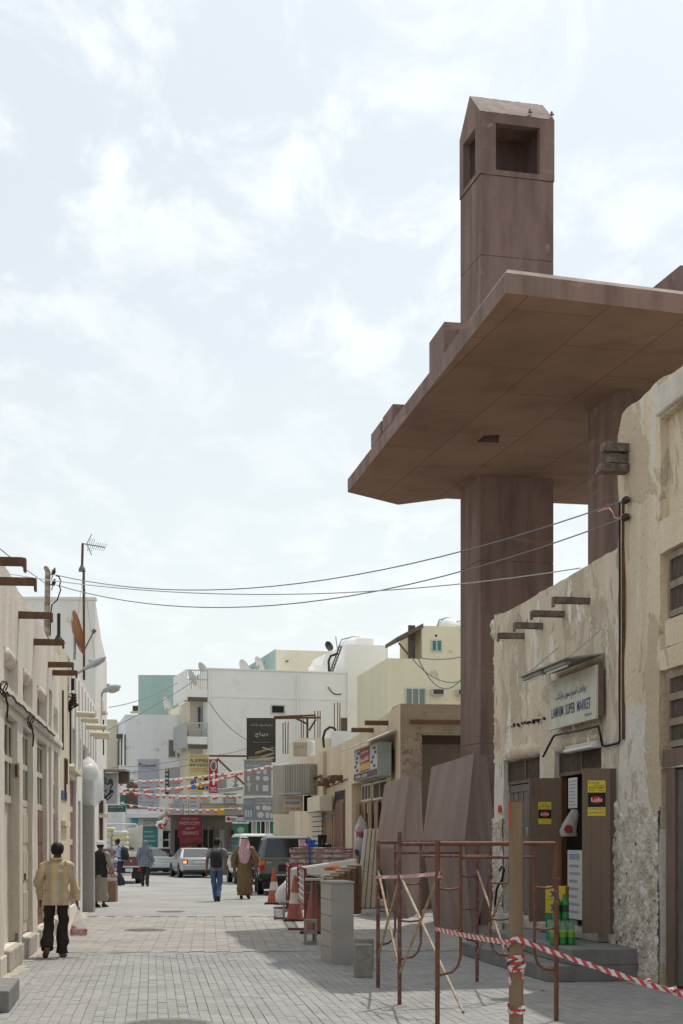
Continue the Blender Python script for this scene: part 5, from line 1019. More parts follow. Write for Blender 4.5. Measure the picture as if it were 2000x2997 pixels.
# green and cream building behind
m_gn = mat('sea_green_render', (.40, .53, .49), (.35, .475, .44), s1=.6, streak=True); m_cr2 = mat('pale_cream_render', (.72, .67, .53), (.67, .62, .48), s1=.6, streak=True)
G1 = Fr(P(405, 2000, 97.).x, 97., 1, .05); blk('green_building', 'sea green building rising behind the shaded white shop building', G1, 0, G1.px(540, 2000)[0], P(0, 1975, 97.).z, 8, m_gn)
G2 = Fr(P(808, 1900, 90.).x, 90., .97, .24); g2 = blk('cream_roof_house', 'cream rooftop house with sea green side wall above the white building', G2, 0, G2.px(1012, 1900)[0], P(0, 1901, 90.).z, 9, m_cr2); bx('green_side', m_gn, g2, -.06, -.002, -.02, 9, 0, P(0, 1901, 90.).z+.02)
bx('light_bracket', m_iron, g2, *G2.rect(836, 1934, 842, 1938)[:2], -.3, -.002, *G2.rect(836, 1934, 842, 1938)[2:])
dish('black dish on the cream rooftop house', P(962, 1892, 91.), .3, math.radians(40), math.radians(20), m_cab, .5)
LD = thing('roof_ladder', 'leaning ladder and pipes against the stair tower roof', 'ladder', P(975, 1970, 82.))
for a, b in (((966, 1968), (995, 1888)), ((972, 1970), (1001, 1890))): M().tube([P(*a, 82.), P(*b, 82.)], .05, 6).build('rail', m_iron, LD, world=True)
for k in range(8): t_ = (k+.5)/8; M().tube([P(966+29*t_, 1968-80*t_, 82.), P(972+29*t_, 1970-80*t_, 82.)], .03, 5).build('rung', m_iron, LD, world=True)
M().tube([P(964, 1970, 82), P(962, 1935, 82), P(968, 1920, 82), P(990, 1912, 82.)], .07, 6).build('pipe', m_cab, LD, world=True); M().tube([P(988, 1900, 82), P(983, 1862, 82)], .03, 5).build('pole', m_gal, LD, world=True)
m_tank = flat('tank_white', (.72, .72, .71), .4)
def tank(label, c, r, h):
    t = thing('water_tank', label, 'water tank', c, 'roof water tanks'); M().lathe([(r, 0), (r, h*.45), (r*1.02, h*.47), (r*.98, h*.52), (r*.85, h*.7), (r*.6, h*.85), (r*.3, h*.93), (.05, h*.94)], n=24).build('vessel', m_tank, t, smooth=35); M().lathe([(r*.32, h*.9), (r*.32, h), (r*.28, h*1.03), (.02, h*1.04)], n=16).build('lid', m_tank, t, smooth=35)
    M().tube([(-r*.3, -r*.2, h*.95), (-r*.9, -r*.3, h*.8), (-r*1.15, -r*.3, h*.3), (-r*1.2, -r*.3, 0)], .04, 6).build('pipe', m_gal, t, smooth=60)
# yellow building on the right
HWf = Fr(P(1134, 1926, 72.).x, 72., .985, .17); m_yb = mat('pale_yellow_render', (.74, .68, .50), (.69, .625, .45), s1=.6, streak=True, spots=(.48, .42, .29), ssc=1.5, samt=(.62, .76)); zy = P(0, 1926, 72.).z
YB = blk('yellow_building', 'pale yellow building with rooftop stair room behind the concrete column', HWf, 0, 9., zy, 8, m_yb); xs_ = HWf.px(1236, 1900)[0]; zs_ = HWf.px(1236, 1831)[1]
bx('stair_room', m_yb, YB, xs_, 9, .0, 5., zy+.002, zs_); bx('room_side', mat('tan_render', (.50, .40, .26)), YB, xs_-.03, xs_-.002, .0, 5., zy+.002, zs_-.02); M().hexa([(xs_-1.2, .2, zs_-.75), (xs_+.05, -.05, zs_-.1), (xs_+.05, 3, zs_-.1), (xs_-1.2, 3, zs_-.75), (xs_-1.2, .2, zs_-.55), (xs_+.05, -.05, zs_+.12), (xs_+.05, 3, zs_+.12), (xs_-1.2, 3, zs_-.55)]).build('lean_to_roof', m_bar, YB)
bx('room_door', m_bar, YB, xs_-.55, xs_-.2, .6, .65, zy, zy+1.7); M().tube([(xs_-1.1, .3, zs_-.8), (xs_-.4, .3, zs_-1.6)], .05, 6).build('strut', m_bar, YB)
win(YB, *HWf.rect(1266, 1876, 1291, 1904), 2, m_alu, flat('green_glass', (.05, .22, .16), .2)); win(YB, *HWf.rect(1190, 2017, 1243, 2060), 3, m_alu, flat('sage_glass', (.19, .22, .18), .2)); bx('vent_hole', m_dark, YB, *HWf.rect(1274, 1857, 1280, 1863)[:2], -.01, -.002, *HWf.rect(1274, 1857, 1280, 1863)[2:])
ac('air conditioner beside the green tinted window of the yellow building', HWf, *HWf.rect(1260, 2018, 1294, 2037), .5, False); ac('air conditioner of the yellow building next to the concrete column', HWf, *HWf.rect(1334, 2019, 1368, 2038), .5, False)
tank('large white water tank on the yellow building roof', HWf.at(*(HWf.px(1312, 1830, 2.)[0], 2., zs_)), .47*1.05, 1.05*.66*1.05); tank('white water tank half hidden behind the concrete column', HWf.at(HWf.px(1356, 1830, 2.)[0], 2., zs_), .5, .6); tank('white water tank beside the stair tower', FW.at(FW.px(1040, 1880, 3.2)[0], 3.2, FW.px(1075, 1888)[1]-.1), .85, 1.0)
for a, b, s in (((1205, 1925), (1360, 1990), .5), ((1225, 1928), (1360, 1975), 1.), ((1235, 1926), (1360, 1920), .1)): wire('thin slack cable across the yellow building, %s' % ('lowest', 'middle', 'uppermost')[(int(s*10) == 10)+2*(s < .2)], sagline(P(*a, 71.), P(*b, 71.), s, 12), .03)
# shaded white shop building, left of the balconies
EW = Fr(P(366, 2090, 84.).x, 84., .995, .10); m_ew = mat('stained_white_render', (.80, .795, .785), (.70, .695, .685), s1=.35, streak=True, spots=(.43, .425, .42), ssc=1.2, samt=(.56, .72)); zE = P(0, 2091, 84.).z; xE1 = EW.px(558, 2100)[0]
EB = blk('shaded_shop_building', 'stained white building with tall brand sign and shops below at the street end', EW, 0, xE1, zE, 6., m_ew)
lf = M().hexa([(-.01, 0, 0), (-.01, 0.01, 0), (-3.2, 9, 0), (-3.5, 9, 0), (-.01, 0, zE-.05), (-.01, .01, zE-.05), (-3.2, 9, zE-.3), (-3.5, 9, zE-.3)]); M().add([(-.004, 0, 0), (-.7, 6., 0), (-.7, 6., zE-.1), (-.004, 0, zE-.02)], [(0, 1, 2, 3)]).build('side_wall', m_ew, EB)
bx('far_wing', m_cw, EB, -1.5, -.72, 5.5, 9, 0, P(0, 2108, 90.).z)
win(EB, *EW.rect(495, 2167, 513, 2215), 1, m_cw, flat('curtain_glass', (.16, .15, .13), .3)); win(EB, *EW.rect(520, 2205, 538, 2215), 1, m_cw, flat('curtain_glass', (.16, .15, .13), .3))
for u in (346, 354, 364): x = EW.px(u, 2200)[0]; bx('slot_window', m_bar, EB, x+.0, x+.08, -.2 if u < 360 else -.03, -.0, EW.px(360, 2240)[1], EW.px(360, 2150)[1])
ac('air conditioner on the side of the shaded shop building', Fr(P(342, 2160, 86).x, 86, 1, 0), 0, .55, P(0, 2165, 86).z, P(0, 2148, 86).z, .4); ac('small dark air conditioner at the corner of the shaded shop building', Fr(P(314, 2210, 92).x, 92, 1, 0), 0, .9, P(0, 2216, 92).z, P(0, 2198, 92).z, .4, False); ac('air conditioner on the green building side', Fr(P(390, 2085, 95).x, 95, 1, 0), 0, .4, P(0, 2084, 95).z, P(0, 2066, 95).z, .4)
def board(label, fr, u0, v0, u1, v1, mt, texts=(), name='shop_sign', dep=.12, y=-.14, cat='sign', frame=None):
    t = thing(name, label, cat, fr.m); x0, x1, z0, z1_ = fr.rect(u0, v0, u1, v1, y); bx('board', mt, t, x0, x1, y, y+dep, z0, z1_)
    if frame: 
        f = M().box(x0-.05, x1+.05, y-.03, y+dep, z1_+.002, z1_+.05).box(x0-.05, x1+.05, y-.03, y+dep, z0-.05, z0-.002); f.build('frame', frame, t)
    w, h = x1-x0, z1_-z0
    for s, a, b, c, d, tm in texts:
        if s is None: bx('printed_block', tm, t, x0+w*a, x0+w*b, y-.012, y-.002, z0+h*c, z0+h*d)
        elif s == 'o': M().lathe([(.5, 0), (.5, .008)], n=18).build('printed_disc', tm, t, m=Matrix.Translation((x0+w*(a+b)/2, y-.004, z0+h*(c+d)/2)) @ Matrix.Diagonal((w*(b-a), 1, h*(d-c), 1)) @ Matrix.Rotation(math.pi/2, 4, 'X'))
        else: text(s, tm, t, x0+w*a, x0+w*b, z0+h*c, z0+h*d, y-.014)
    return t
m_gb = flat('sign_grey_blue', (.43, .45, .50)); m_gb2 = flat('sign_grey_light', (.47, .48, .50)); m_gbi = flat('sign_grey_ink', (.28, .29, .32)); m_pnk = flat('sign_dusty_rose', (.34, .24, .25))
board('tall grey blue Panasonic sign on the shaded shop building', EW, 404, 2222, 462, 2366, m_gb, (('Panasonic', .05, .92, .845, .925, m_blk), (None, .08, .82, .815, .822, m_pnk), (None, .55, .57, .42, .70, m_gb2), (None, .45, .47, .48, .6, m_pnk), (None, .1, .62, .36, .44, m_pnk), (None, .3, .8, .30, .36, m_pnk), ('o', .06, .2, .18, .235, m_gbi), ('Trading Centre', .3, .85, .19, .225, m_gbi), ('o', .06, .18, .11, .15, m_gbi), ('Audio Video', .22, .88, .11, .14, m_gbi), ('Tel 17322', .22, .8, .04, .07, m_blue)))
board('narrow navy vertical sign with yellow marks', EW, 484, 2250, 494, 2325, flat('sign_navy', (.03, .035, .12)), tuple((None, .2, .8, .1+.16*k, .19+.16*k, m_yel if k > 3 else m_gb) for k in range(6)))
board('faded grey sign beside the narrow navy sign', EW, 498, 2248, 548, 2320, flat('sign_pale_grey', (.40, .40, .40)), ((None, .25, .27, .55, .85, m_gb2), (None, .7, .72, .55, .85, m_gb2), (arabic('شركة البحرين'), .15, .9, .35, .45, m_gbi), ('Electronics', .15, .85, .2, .27, m_gbi)))
dm = thing('dark_doorway', 'dark recessed upper gallery with arched top beside the tall brand sign', 'doorway', EW.m); x0, x1, z0, z1_ = EW.rect(370, 2290, 403, 2366); ap = [(x0, z0), (x1, z0), (x1, z1_-.3)]+[(x0+(x1-x0)*(.5+.5*math.cos(a*math.pi/8)), z1_-.3+.45*math.sin(a*math.pi/8)) for a in range(1, 8)]+[(x0, z1_-.3)]; M().xprism(ap, -.06, -.01).build('opening', m_bar, dm)
for k in (0, 1, 2): bx('shutter_post', m_frm, dm, x0+.05+k*.25, x0+.11+k*.25, -.1, -.061, z0, z1_-.1)
bx('green_notice', flat('dark_green', (.03, .16, .12)), dm, x0-.35, x0-.0, -.12, -.06, z0+.2, z0+.75)
cn = thing('shop_canopy', 'ledge canopy with ragged edge over the medicine shop', 'canopy', EW.m); x0, x1, z0, z1_ = EW.rect(372, 2376, 482, 2388, -.8); M().hexa([(x0, -1.0, z0-.1), (x1, -1.0, z0-.1), (x1, 0, z0), (x0, 0, z0), (x0, -1., z1_-.1), (x1, -1., z1_-.1), (x1, 0, z1_+.2), (x0, 0, z1_+.2)]).build('slab', m_ew, cn)
board('shop sign with blue round emblem over the medicine shop', EW, 380, 2386, 476, 2418, flat('sign_ivory', (.56, .55, .52)), (('o', .05, .27, .12, .9, flat('sign_cyan', (.12, .36, .50))), ('NATURAL MEDICINE', .3, .97, .68, .92, flat('sign_rust', (.36, .12, .10))), ('HEALTH CARE CENTRE', .42, .98, .40, .60, flat('sign_teal', (.05, .22, .20))), (arabic('مركز الطب الطبيعي'), .40, .95, .10, .34, flat('sign_teal', (.05, .22, .20)))), y=-.5)
sh_ = thing('medicine_shop', 'teal glazed shop front with white lettering below the medicine sign', 'shop', EW.m); x0, x1, _, z1_ = EW.rect(415, 2418, 462, 2490, -.3); bx('glass', flat('teal_glass', (.06, .22, .21), .25), sh_, x0, x1, -.36, -.3, .1, z1_-.05); bx('pier', m_ew, sh_, x1+.01, x1+.28, -.42, -.29, 0, z1_-.03)
for k in range(6): bx('print_line', flat('print_pale_teal', (.30, .45, .44)), sh_, x0+.12, x1-rnd.uniform(.1, .3), -.368, -.361, z1_-.35-k*.26, z1_-.27-k*.26)
hz = thing('cafe', 'open dark cafe front with counter and striped goods', 'shop front', EW.m); x0, x1, _, z1_ = EW.rect(474, 2425, 560, 2500, -.2); bx('opening', m_dark, hz, x0, x1, -.22, -.18, .0, 2.3)
for k, (z, c) in enumerate(((.55, (.42, .3, .08)), (.75, (.5, .2, .1)), (1.0, (.2, .22, .2)), (1.3, (.35, .35, .33)), (1.75, (.4, .4, .4)))): bx('counter_shelf', flat('cafe_tone_%d' % k, c), hz, x0+.1, x1-.1, -.3, -.221, z, z+.1)
for k in range(5): bx('mullion', m_alu, hz, x0+(x1-x0)*k/4-.03, x0+(x1-x0)*k/4+.03, -.33, -.301, 0, 2.2)
aw = thing('awning', 'sloped tan awning beside the photocopy sign', 'awning', P(480, 2400, 80.)); M().hexa([P(462, 2400, 79.), P(507, 2376, 79.), P(514, 2374, 82.), P(470, 2398, 82.), P(463, 2392, 79.), P(507, 2368, 79.), P(514, 2366, 82.), P(470, 2390, 82.)]).build('sheet', m_cor, aw, world=True); M().tube([P(500, 2400, 79), P(525, 2440, 80)], .05, 6).build('stay', m_iron, aw, world=True)
# balloon-like red and white festoon
fs = thing('festoon', 'cluster of red and white ribbons hanging from the tan awning', 'decoration', P(480, 2405, 78.))
for k in range(16): c = P(463+2.1*k+4*noise.noise(V((k*.9, 0, 0))), 2415-1.6*k+9*noise.noise(V((k*.7, 3, 0)))+(10 if k > 4 and k < 10 else 0), 78.); M().lathe([(.02, -.14), (.12, -.06), (.13, .05), (.03, .13)], n=7).build('ribbon', m_red if k % 2 else m_wht, fs, world=True, m=Matrix.Translation(c) @ Matrix.Rotation(k*1.1, 4, 'Y'))
# shops under the balcony building
S0 = Fr(P(500, 2300, 77.).x, 77., .97, .24)
pz = thing('shop_row', 'row of dark shop fronts under the white balcony building', 'shop front', S0.m); x1 = S0.px(720, 2400)[0]; bx('back', flat('dim_shop_wall', (.17, .15, .13)), pz, 0, x1, .0, .3, 0, S0.px(560, 2385)[1]); bx('beam', m_cor, pz, -.1, x1+.3, -.6, .2, S0.px(560, 2384)[1], S0.px(560, 2352)[1])
m_dimc = flat('dim_shutter', (.26, .24, .21))
for k in range(12):
    x = .2+k*(x1-.4)/12; mt = (m_dark, m_bar, m_dimc, m_bar, m_dark, m_dark)[k % 6]; bx('shop_bay', mt, pz, x, x+(x1-.4)/12*.8, -.04, -.002, .05, 2.3)
    bx('bay_post', m_dimc if k % 3 else m_frm, pz, x+(x1-.4)/12*.85, x+(x1-.4)/12*.97, -.08, -.003, 0, 2.5)
board('dark red PHOTOCOPY GRAPHICS banner over the shops', S0, 522, 2389, 590, 2452, mat('banner_maroon', (.175, .03, .034), (.14, .025, .028), s1=2), (('PHOTOCOPY', .06, .94, .60, .76, flat('banner_ink', (.42, .25, .25))), (arabic('تصوير'), .3, .7, .38, .52, flat('banner_ink', (.42, .25, .25))), ('GRAPHICS', .17, .87, .14, .30, flat('banner_ink', (.42, .25, .25))), (arabic('خدمات الطباعة'), .15, .85, .82, .95, flat('banner_ink', (.42, .25, .25)))), y=-.9, name='banner', cat='banner')
mm_ = M().grid(16, 5, lambda a, b: V((S0.px(524+70*a, 2460, -.9)[0], -.95-.1*math.sin(b*3), S0.px(560, 2452+22*b+4*math.sin(a*6), -.9)[1]))); vl = thing('banner_valance', 'dark red scalloped cloth edge hanging below the photocopy banner', 'banner', S0.m); mm_.build('cloth', MC['banner_maroon'], vl, smooth=60)
board('yellow sign with blue bottle picture and AL SUWAILE lettering', S0, 552, 2208, 611, 2316, flat('sign_lemon', (.52, .48, .23)), ((arabic('مؤسسة السويلي'), .05, .9, .92, .98, m_red), ('AL SUWAILE', .08, .98, .80, .89, m_blk), (None, .1, .95, .765, .775, m_red), ('MOB: 33407010', .06, .96, .68, .74, m_blk), ('Key cutting and repair', .1, .9, .59, .63, m_red), ('Computer  Printing', .1, .9, .53, .57, m_red), (None, .1, .38, .06, .34, flat('bottle_blue', (.04, .16, .42))), (None, .15, .33, .34, .40, m_blk), ('o', .12, .36, .12, .26, flat('bottle_light', (.2, .4, .6))), (None, .45, .78, .05, .23, m_blk), ('o', .5, .72, .08, .2, m_yel), (None, .84, .98, .06, .2, flat('bottle_blue', (.04, .16, .42))), (None, .35, .5, .36, .4, m_blk), (None, .55, .62, .3, .42, m_blk), (None, .75, .95, .3, .4, m_blk)), y=-.7)
board('red KEY CUTTING sign with key picture', S0, 613, 2222, 638, 2321, flat('sign_red', (.40, .03, .04)), (('KEY', .16, .84, .105, .17, m_wht), ('CUTTING', .1, .9, .04, .09, m_wht), ('o', .12, .88, .66, .97, m_wht), ('o', .17, .83, .68, .95, m_blk), ('o', .3, .7, .88, .92, m_wht), (None, .40, .60, .24, .62, m_wht), (None, .35, .65, .3, .4, m_wht), (None, .35, .65, .48, .55, m_wht)), y=-1.0)
board('grey panel partly hidden behind the red key sign', S0, 640, 2262, 664, 2318, flat('sign_mid_grey', (.33, .33, .33)), y=-.6)
board('yellow key shaped shop sign over the key cutter', S0, 588, 2355, 690, 2386, flat('sign_buff', (.36, .31, .26)), ((None, .06, .3, .1, .5, flat('sign_pinkish', (.5, .33, .3))), ('o', .45, .7, .05, .95, flat('key_gold', (.62, .34, .02))), (None, .1, .5, .45, .72, flat('key_gold', (.62, .34, .02))), (arabic('مفاتيح'), .74, .95, .3, .7, m_gbi)), y=-1.05)
board('white sign with red key picture hanging over the shops', S0, 661, 2388, 695, 2406, flat('sign_white', (.55, .53, .51)), (('o', .08, .4, .2, .8, flat('sign_crimson', (.30, .03, .06))), (None, .35, .9, .42, .58, flat('sign_crimson', (.30, .03, .06))), ('KEY', .5, .9, .12, .32, m_blk)), y=-1.3)
for (u0, v0, u1, v1, lb, c) in ((507, 2338, 535, 2384, 'small blue grey sign box above the photocopy banner', (.33, .35, .38)), (553, 2322, 585, 2384, 'plain pale grey sign box above the photocopy banner', (.44, .43, .41)), (589, 2330, 616, 2352, 'cream sign with green lettering over the shops', (.50, .48, .38)), (655, 2322, 692, 2354, 'grey printed sign with white blocks over the shops', (.32, .33, .35)), (538, 2336, 551, 2384, 'narrow white sign panel beside a dark gap', (.50, .48, .44))):
    board(lb, S0, u0, v0, u1, v1, flat('sign_tone_%d' % u0, c), tuple((None, .12, rnd.uniform(.6, .9), .15+.2*k, .24+.2*k, m_gbi if u0 != 655 else m_wht) for k in range(4)), y=-.9)
rc = thing('roof_canopy', 'dark ragged metal canopy over the key cutter shop', 'canopy', P(675, 2320, 76.)); M().hexa([P(637, 2322, 75.5), P(712, 2312, 75.5), P(712, 2306, 79.), P(637, 2316, 79.), P(637, 2310, 75.5), P(712, 2302, 75.5), P(712, 2298, 79.), P(637, 2306, 79.)]).build('sheet', m_tin, rc, world=True)
for k in range(6): M().tube([P(690-9*math.cos(k*.6), 2300-28*math.sin(k*.6), 77), P(690+9*math.cos(k*.6), 2302, 77)], .03, 4).build('wire_frame', m_gal, rc, world=True)
# brackets that carry the projecting signs
sb_ = thing('sign_bracket', 'long rusty steel bracket carrying the key and dagger signs', 'bracket', P(638, 2215, 76.))
for a, b in (((612, 2212), (735, 2213)), ((636, 2220), (715, 2295)), ((802, 2102), (940, 2100)), ((802, 2098), (925, 2093)), ((900, 2098), (900, 2160)), ((905, 2138), (925, 2105)), ((858, 2098), (898, 2118))): M().tube([P(*a, 74.), P(*b, 74.)], .055, 6).build('bar', m_rst, sb_, world=True)
B0 = Fr(0, 72., 1, .03); m_bb = mat('billboard_black', (.065, .055, .045), (.05, .042, .035), s1=.8)
bb = board('dark billboard with white Arabic lettering and a bronze dagger picture', B0, 722, 2101, 807, 2230, m_bb, ((arabic('ديباج للسيوف والخناجر'), .12, .9, .80, .87, flat('billboard_grey', (.36, .33, .29))), (arabic('ديباج'), .30, .74, .56, .68, flat('billboard_white', (.46, .44, .40))), (None, .2, .82, .445, .45, flat('billboard_grey', (.36, .33, .29)))), name='billboard', cat='billboard', dep=.2, y=0)
x0, x1, z0, z1_ = B0.rect(722, 2101, 807, 2230); w, h = x1-x0, z1_-z0
for k, (p0, p1, wd, c) in enumerate((((.05, .02), (.95, .2), .07, (.32, .25, .16)), ((.3, .2), (.95, .33), .06, (.25, .19, .12)), ((.05, .08), (.5, .12), .08, (.20, .15, .09)), ((.4, .05), (.95, .1), .07, (.38, .31, .21)), ((.55, .33), (.95, .25), .03, (.45, .38, .27)))):
    a, b = V((x0+w*p0[0], -.015-.003*k, z0+h*p0[1])), V((x0+w*p1[0], -.015-.003*k, z0+h*p1[1])); q = V((0, 0, wd*h/2)); M().add([a-q, b-q*.6, b+q*.6, a+q], [(0, 1, 2, 3)]).build('picture_stroke', flat('bronze_%d' % k, c), bb)
icons = [('o', .1, .28, .62, .74, m_gb2), (None, .12, .2, .4, .55, m_gb2), ('o', .42, .58, .42, .56, m_gb2), (None, .45, .6, .62, .7, m_gb2), (None, .7, .82, .6, .74, m_gb2), ('o', .68, .9, .4, .55, m_gb2), (None, .16, .2, .1, .35, m_gb2), ('o', .1, .26, .25, .36, m_gb2), (None, .44, .5, .12, .3, m_gb2), (None, .68, .88, .1, .28, m_gb2)]
S1 = Fr(0, 66., 1, .03)
board('grey sign MOHAMMED ADAM with white pictograms', S1, 715, 2226, 795, 2326, flat('sign_slate', (.225, .215, .20)), [('MOHAMMED ADAM', .08, .95, .80, .89, m_gb2), (arabic('محمد ادم'), .2, .9, .91, .98, m_gb2)]+icons, y=0, frame=m_gal)
board('lower grey sign with white plate and bowl pictograms', S1, 745, 2334, 800, 2400, flat('sign_slate', (.225, .215, .20)), [(arabic('ادوات منزلية'), .1, .9, .84, .96, m_gb2), ('HOUSEWARE', .1, .9, .70, .8, m_gb2), ('o', .08, .3, .45, .65, m_gb2), ('o', .4, .7, .42, .66, m_gb2), ('o', .6, .9, .42, .62, m_gb2), ('o', .15, .5, .1, .36, m_gb2), (None, .6, .78, .1, .34, m_gb2), (None, .84, .98, .08, .3, m_gb2)], y=0)
S2 = Fr(P(745, 2365, 66.).x, 66., .8, -.6); board('angled blue grey side of the houseware sign', Fr(P(713, 2365, 67.).x, 67., .9, -.35), 713, 2336, 744, 2400, flat('sign_slate_blue', (.20, .23, .27)), [(None, .1, .9, .7, .9, m_gbi)]+[(None, .15+.25*k, .3+.25*k, .15, .45, m_gb2) for k in range(3)], y=0)
pg = board('green arched sign standing above the white van', Fr(0, 65., 1, 0), 684, 2410, 726, 2445, flat('sign_pine', (.035, .15, .09)), (('o', .25, .75, .2, .7, flat('sign_sage', (.25, .36, .30))), (None, .15, .85, .08, .16, flat('sign_sage', (.25, .36, .30)))), y=0, frame=m_wht)
pq = thing('striped_shop_front', 'shop front of green and white vertical bars behind the parked van', 'shop front', Fr(P(700, 2400, 68.).x, 68., 1, .03).m)
for k in range(14): bx('bar', (m_wht, flat('dark_green', (.03, .16, .12)), m_dark)[k % 3] if k % 3 != 0 else m_cor, pq, k*.2, k*.2+.16, 0, .08, 0, 2.6)
bx('lintel', m_gb, pq, -.1, 2.9, -.2, .1, 2.62, 2.8)
gw = blk('pale_corner_wall', 'pale wall with painted mural at the end of the right row', Fr(P(800, 2400, 60.).x, 60., 1, -.2), 0, 2.2, 3.6, 1., m_cream)
for k in range(5): M().tube([(.6+.1*k, -.02, .6), (.55+.14*k, -.02, 1.5+.1*k)], .03, 4).build('mural_stroke', flat('mural_blue', (.15, .22, .28)), gw)
# left street-end signs
LS = Fr(0, 47., 1, 0)
sg = board('white projecting sign with a line drawing of a face with glasses', LS, 290, 2262, 341, 2352, flat('sign_chalk', (.47, .47, .46)), y=0, dep=.25); x0, x1, z0, z1_ = LS.rect(290, 2262, 341, 2352); m_dr = flat('drawing_ink', (.06, .065, .07)); m_tq = flat('drawing_teal', (.10, .25, .28))
for k, (pl__, mt, rr) in enumerate(((((.2, .75), (.35, .68), (.5, .62), (.6, .7), (.75, .75), (.78, .62), (.66, .5), (.62, .35)), m_dr, .022), (((.2, .78), (.3, .88), (.42, .76), (.35, .66)), m_tq, .03), (((.55, .72), (.66, .8), (.76, .76), (.72, .66), (.6, .64)), m_dr, .02), (((.25, .3), (.4, .2), (.55, .3), (.8, .42)), m_dr, .035), (((.3, .22), (.5, .12), (.75, .28)), m_dr, .02), (((.22, .45), (.35, .4), (.45, .45)), m_tq, .03), (((.62, .36), (.72, .42), (.84, .36)), m_dr, .03))):
    M().tube([(x0+(x1-x0)*a, -.006, z0+(z1_-z0)*b) for a, b in pl__], rr, 4).build('drawing_stroke', mt, sg)
hd2 = thing('sign_hood', 'flat dark metal hood over the left projecting sign', 'hood', LS.m); bx('sheet', m_tin, hd2, x0-.1, x1+.35, -.5, .6, z1_+.05, z1_+.10); bx('fascia', m_bar, hd2, x1+.01, x1+.34, .3, .6, z1_-.32, z1_+.045)
board('dark green shop sign with two lines of lettering on the left', Fr(0, 50., 1, 0), 316, 2357, 366, 2376, flat('sign_bottle_green', (.02, .075, .06)), (('ALNOOR TRADING', .1, .92, .55, .85, m_gb2), (arabic('النور للتجارة'), .1, .92, .12, .45, flat('sign_sage', (.25, .36, .30)))), y=0, dep=.2)
lb = ac('brown slatted box unit on the left row beside the lantern post', Fr(P(277, 2360, 44.).x, 44., 1, 0), 0, .34, P(0, 2384, 44.).z, P(0, 2340, 44.).z, .3); lb.name = 'air_conditioner'
dl = thing('brown_shop_door', 'open brown door leaf on the left row behind the man with white cap', 'door', Fr(P(284, 2400, 44.).x, 44., 1, 0).m); bx('leaf', m_org, dl, 0, .17, 0, .05, .05, P(0, 2386, 44.).z); bx('edge', m_dark, dl, -.04, -.002, 0, .06, .05, P(0, 2386, 44.).z)
lr = thing('side_street_wall', 'pale low wall and shop across the side street on the left', 'wall', Fr(P(300, 2400, 88.).x-6, 88., 1, 0).m); bx('wall', m_ew, lr, -6, 7.2, 0, .4, 0, P(0, 2250, 88.).z); 
for k in range(7): bx('shutter_bay', (m_pnk, m_gb, m_cor)[k % 3], lr, -5+k*1.7, -3.6+k*1.7, -.05, -.002, 0, 2.6)
# far closing buildings on both sides so that the street does not end in open ground
blk('far_left_house', 'plain pale house closing the side street on the far left', Fr(-60, 100, 1, .1), 0, 34, 7.5, 6, m_ew); blk('far_right_house', 'plain cream house behind the right hand row', Fr(6.5, 60, 1, .1), 0, 30, 7., 6, m_cr2)
# bunting
m_fr_ = flat('flag_red', (.52, .12, .08), .6, tl=.35); m_fw_ = flat('flag_white', (.75, .73, .70), .6, tl=.35)
def bunting(label, a, b, sag, n, seed):
    t = thing('bunting', label, 'bunting', a, 'strings of red and white flags'); ps = sagline(a, b, sag, 24); M().tube(ps, .007, 4).build('cord', m_wht, t, world=True); r = random.Random(seed); d = (b-a).normalized()
    for k in range(n):
        f_ = (k+r.uniform(.2, .8))/n; i = f_*24; c = ps[int(i)].lerp(ps[min(24, int(i)+1)], i % 1); w = .15; h_ = .17*r.uniform(.7, 1.); an = r.uniform(-.5, .5); dn = V((.3*math.sin(an), r.uniform(-.35, .35), -math.cos(an)))*h_; e = d*w; up_ = r.random() < .16
        if up_: dn = -dn*.7
        M().add([c, c+e, c+e+dn*.42, c+dn*.42], [(0, 1, 2, 3)]).build('flag_stripe', m_fw_, t, world=True, recalc=False); M().add([c+dn*.42, c+e+dn*.42, c+e*.93+dn, c+e*.07+dn], [(0, 1, 2, 3)]).build('flag', m_fr_, t, world=True, recalc=False)
bunting('uppermost bunting string rising towards the right', P(345, 2288, 56), P(845, 2232, 53), .12, 28, 1); bunting('short second bunting string just below the uppermost', P(346, 2306, 56.5), P(690, 2262, 58), .25, 18, 2); bunting('third bunting string, level across the street', P(345, 2314, 57), P(705, 2326, 60), .10, 22, 3); bunting('lowest bunting string across the street', P(345, 2350, 58), P(705, 2364, 61), .14, 16, 4)
nmw = iter(('upper one crossing the tall brand sign', 'lower one crossing the tall brand sign', 'rising past the green building', 'rising to the upper balcony', 'slanting down across the white building wall', 'near the dark billboard'))
for a, b, s in (((330, 2245), (560, 2218), .1), ((330, 2262), (560, 2238), .1), ((318, 2070), (520, 1998), .2), ((318, 2135), (560, 1998), .1), ((612, 2055), (735, 2170), .3), ((640, 2210), (735, 2185), .05)): wire('thin cable at the end of the street, %s' % next(nmw), sagline(P(*a, 74.), P(*b, 78.), s, 8), .02)
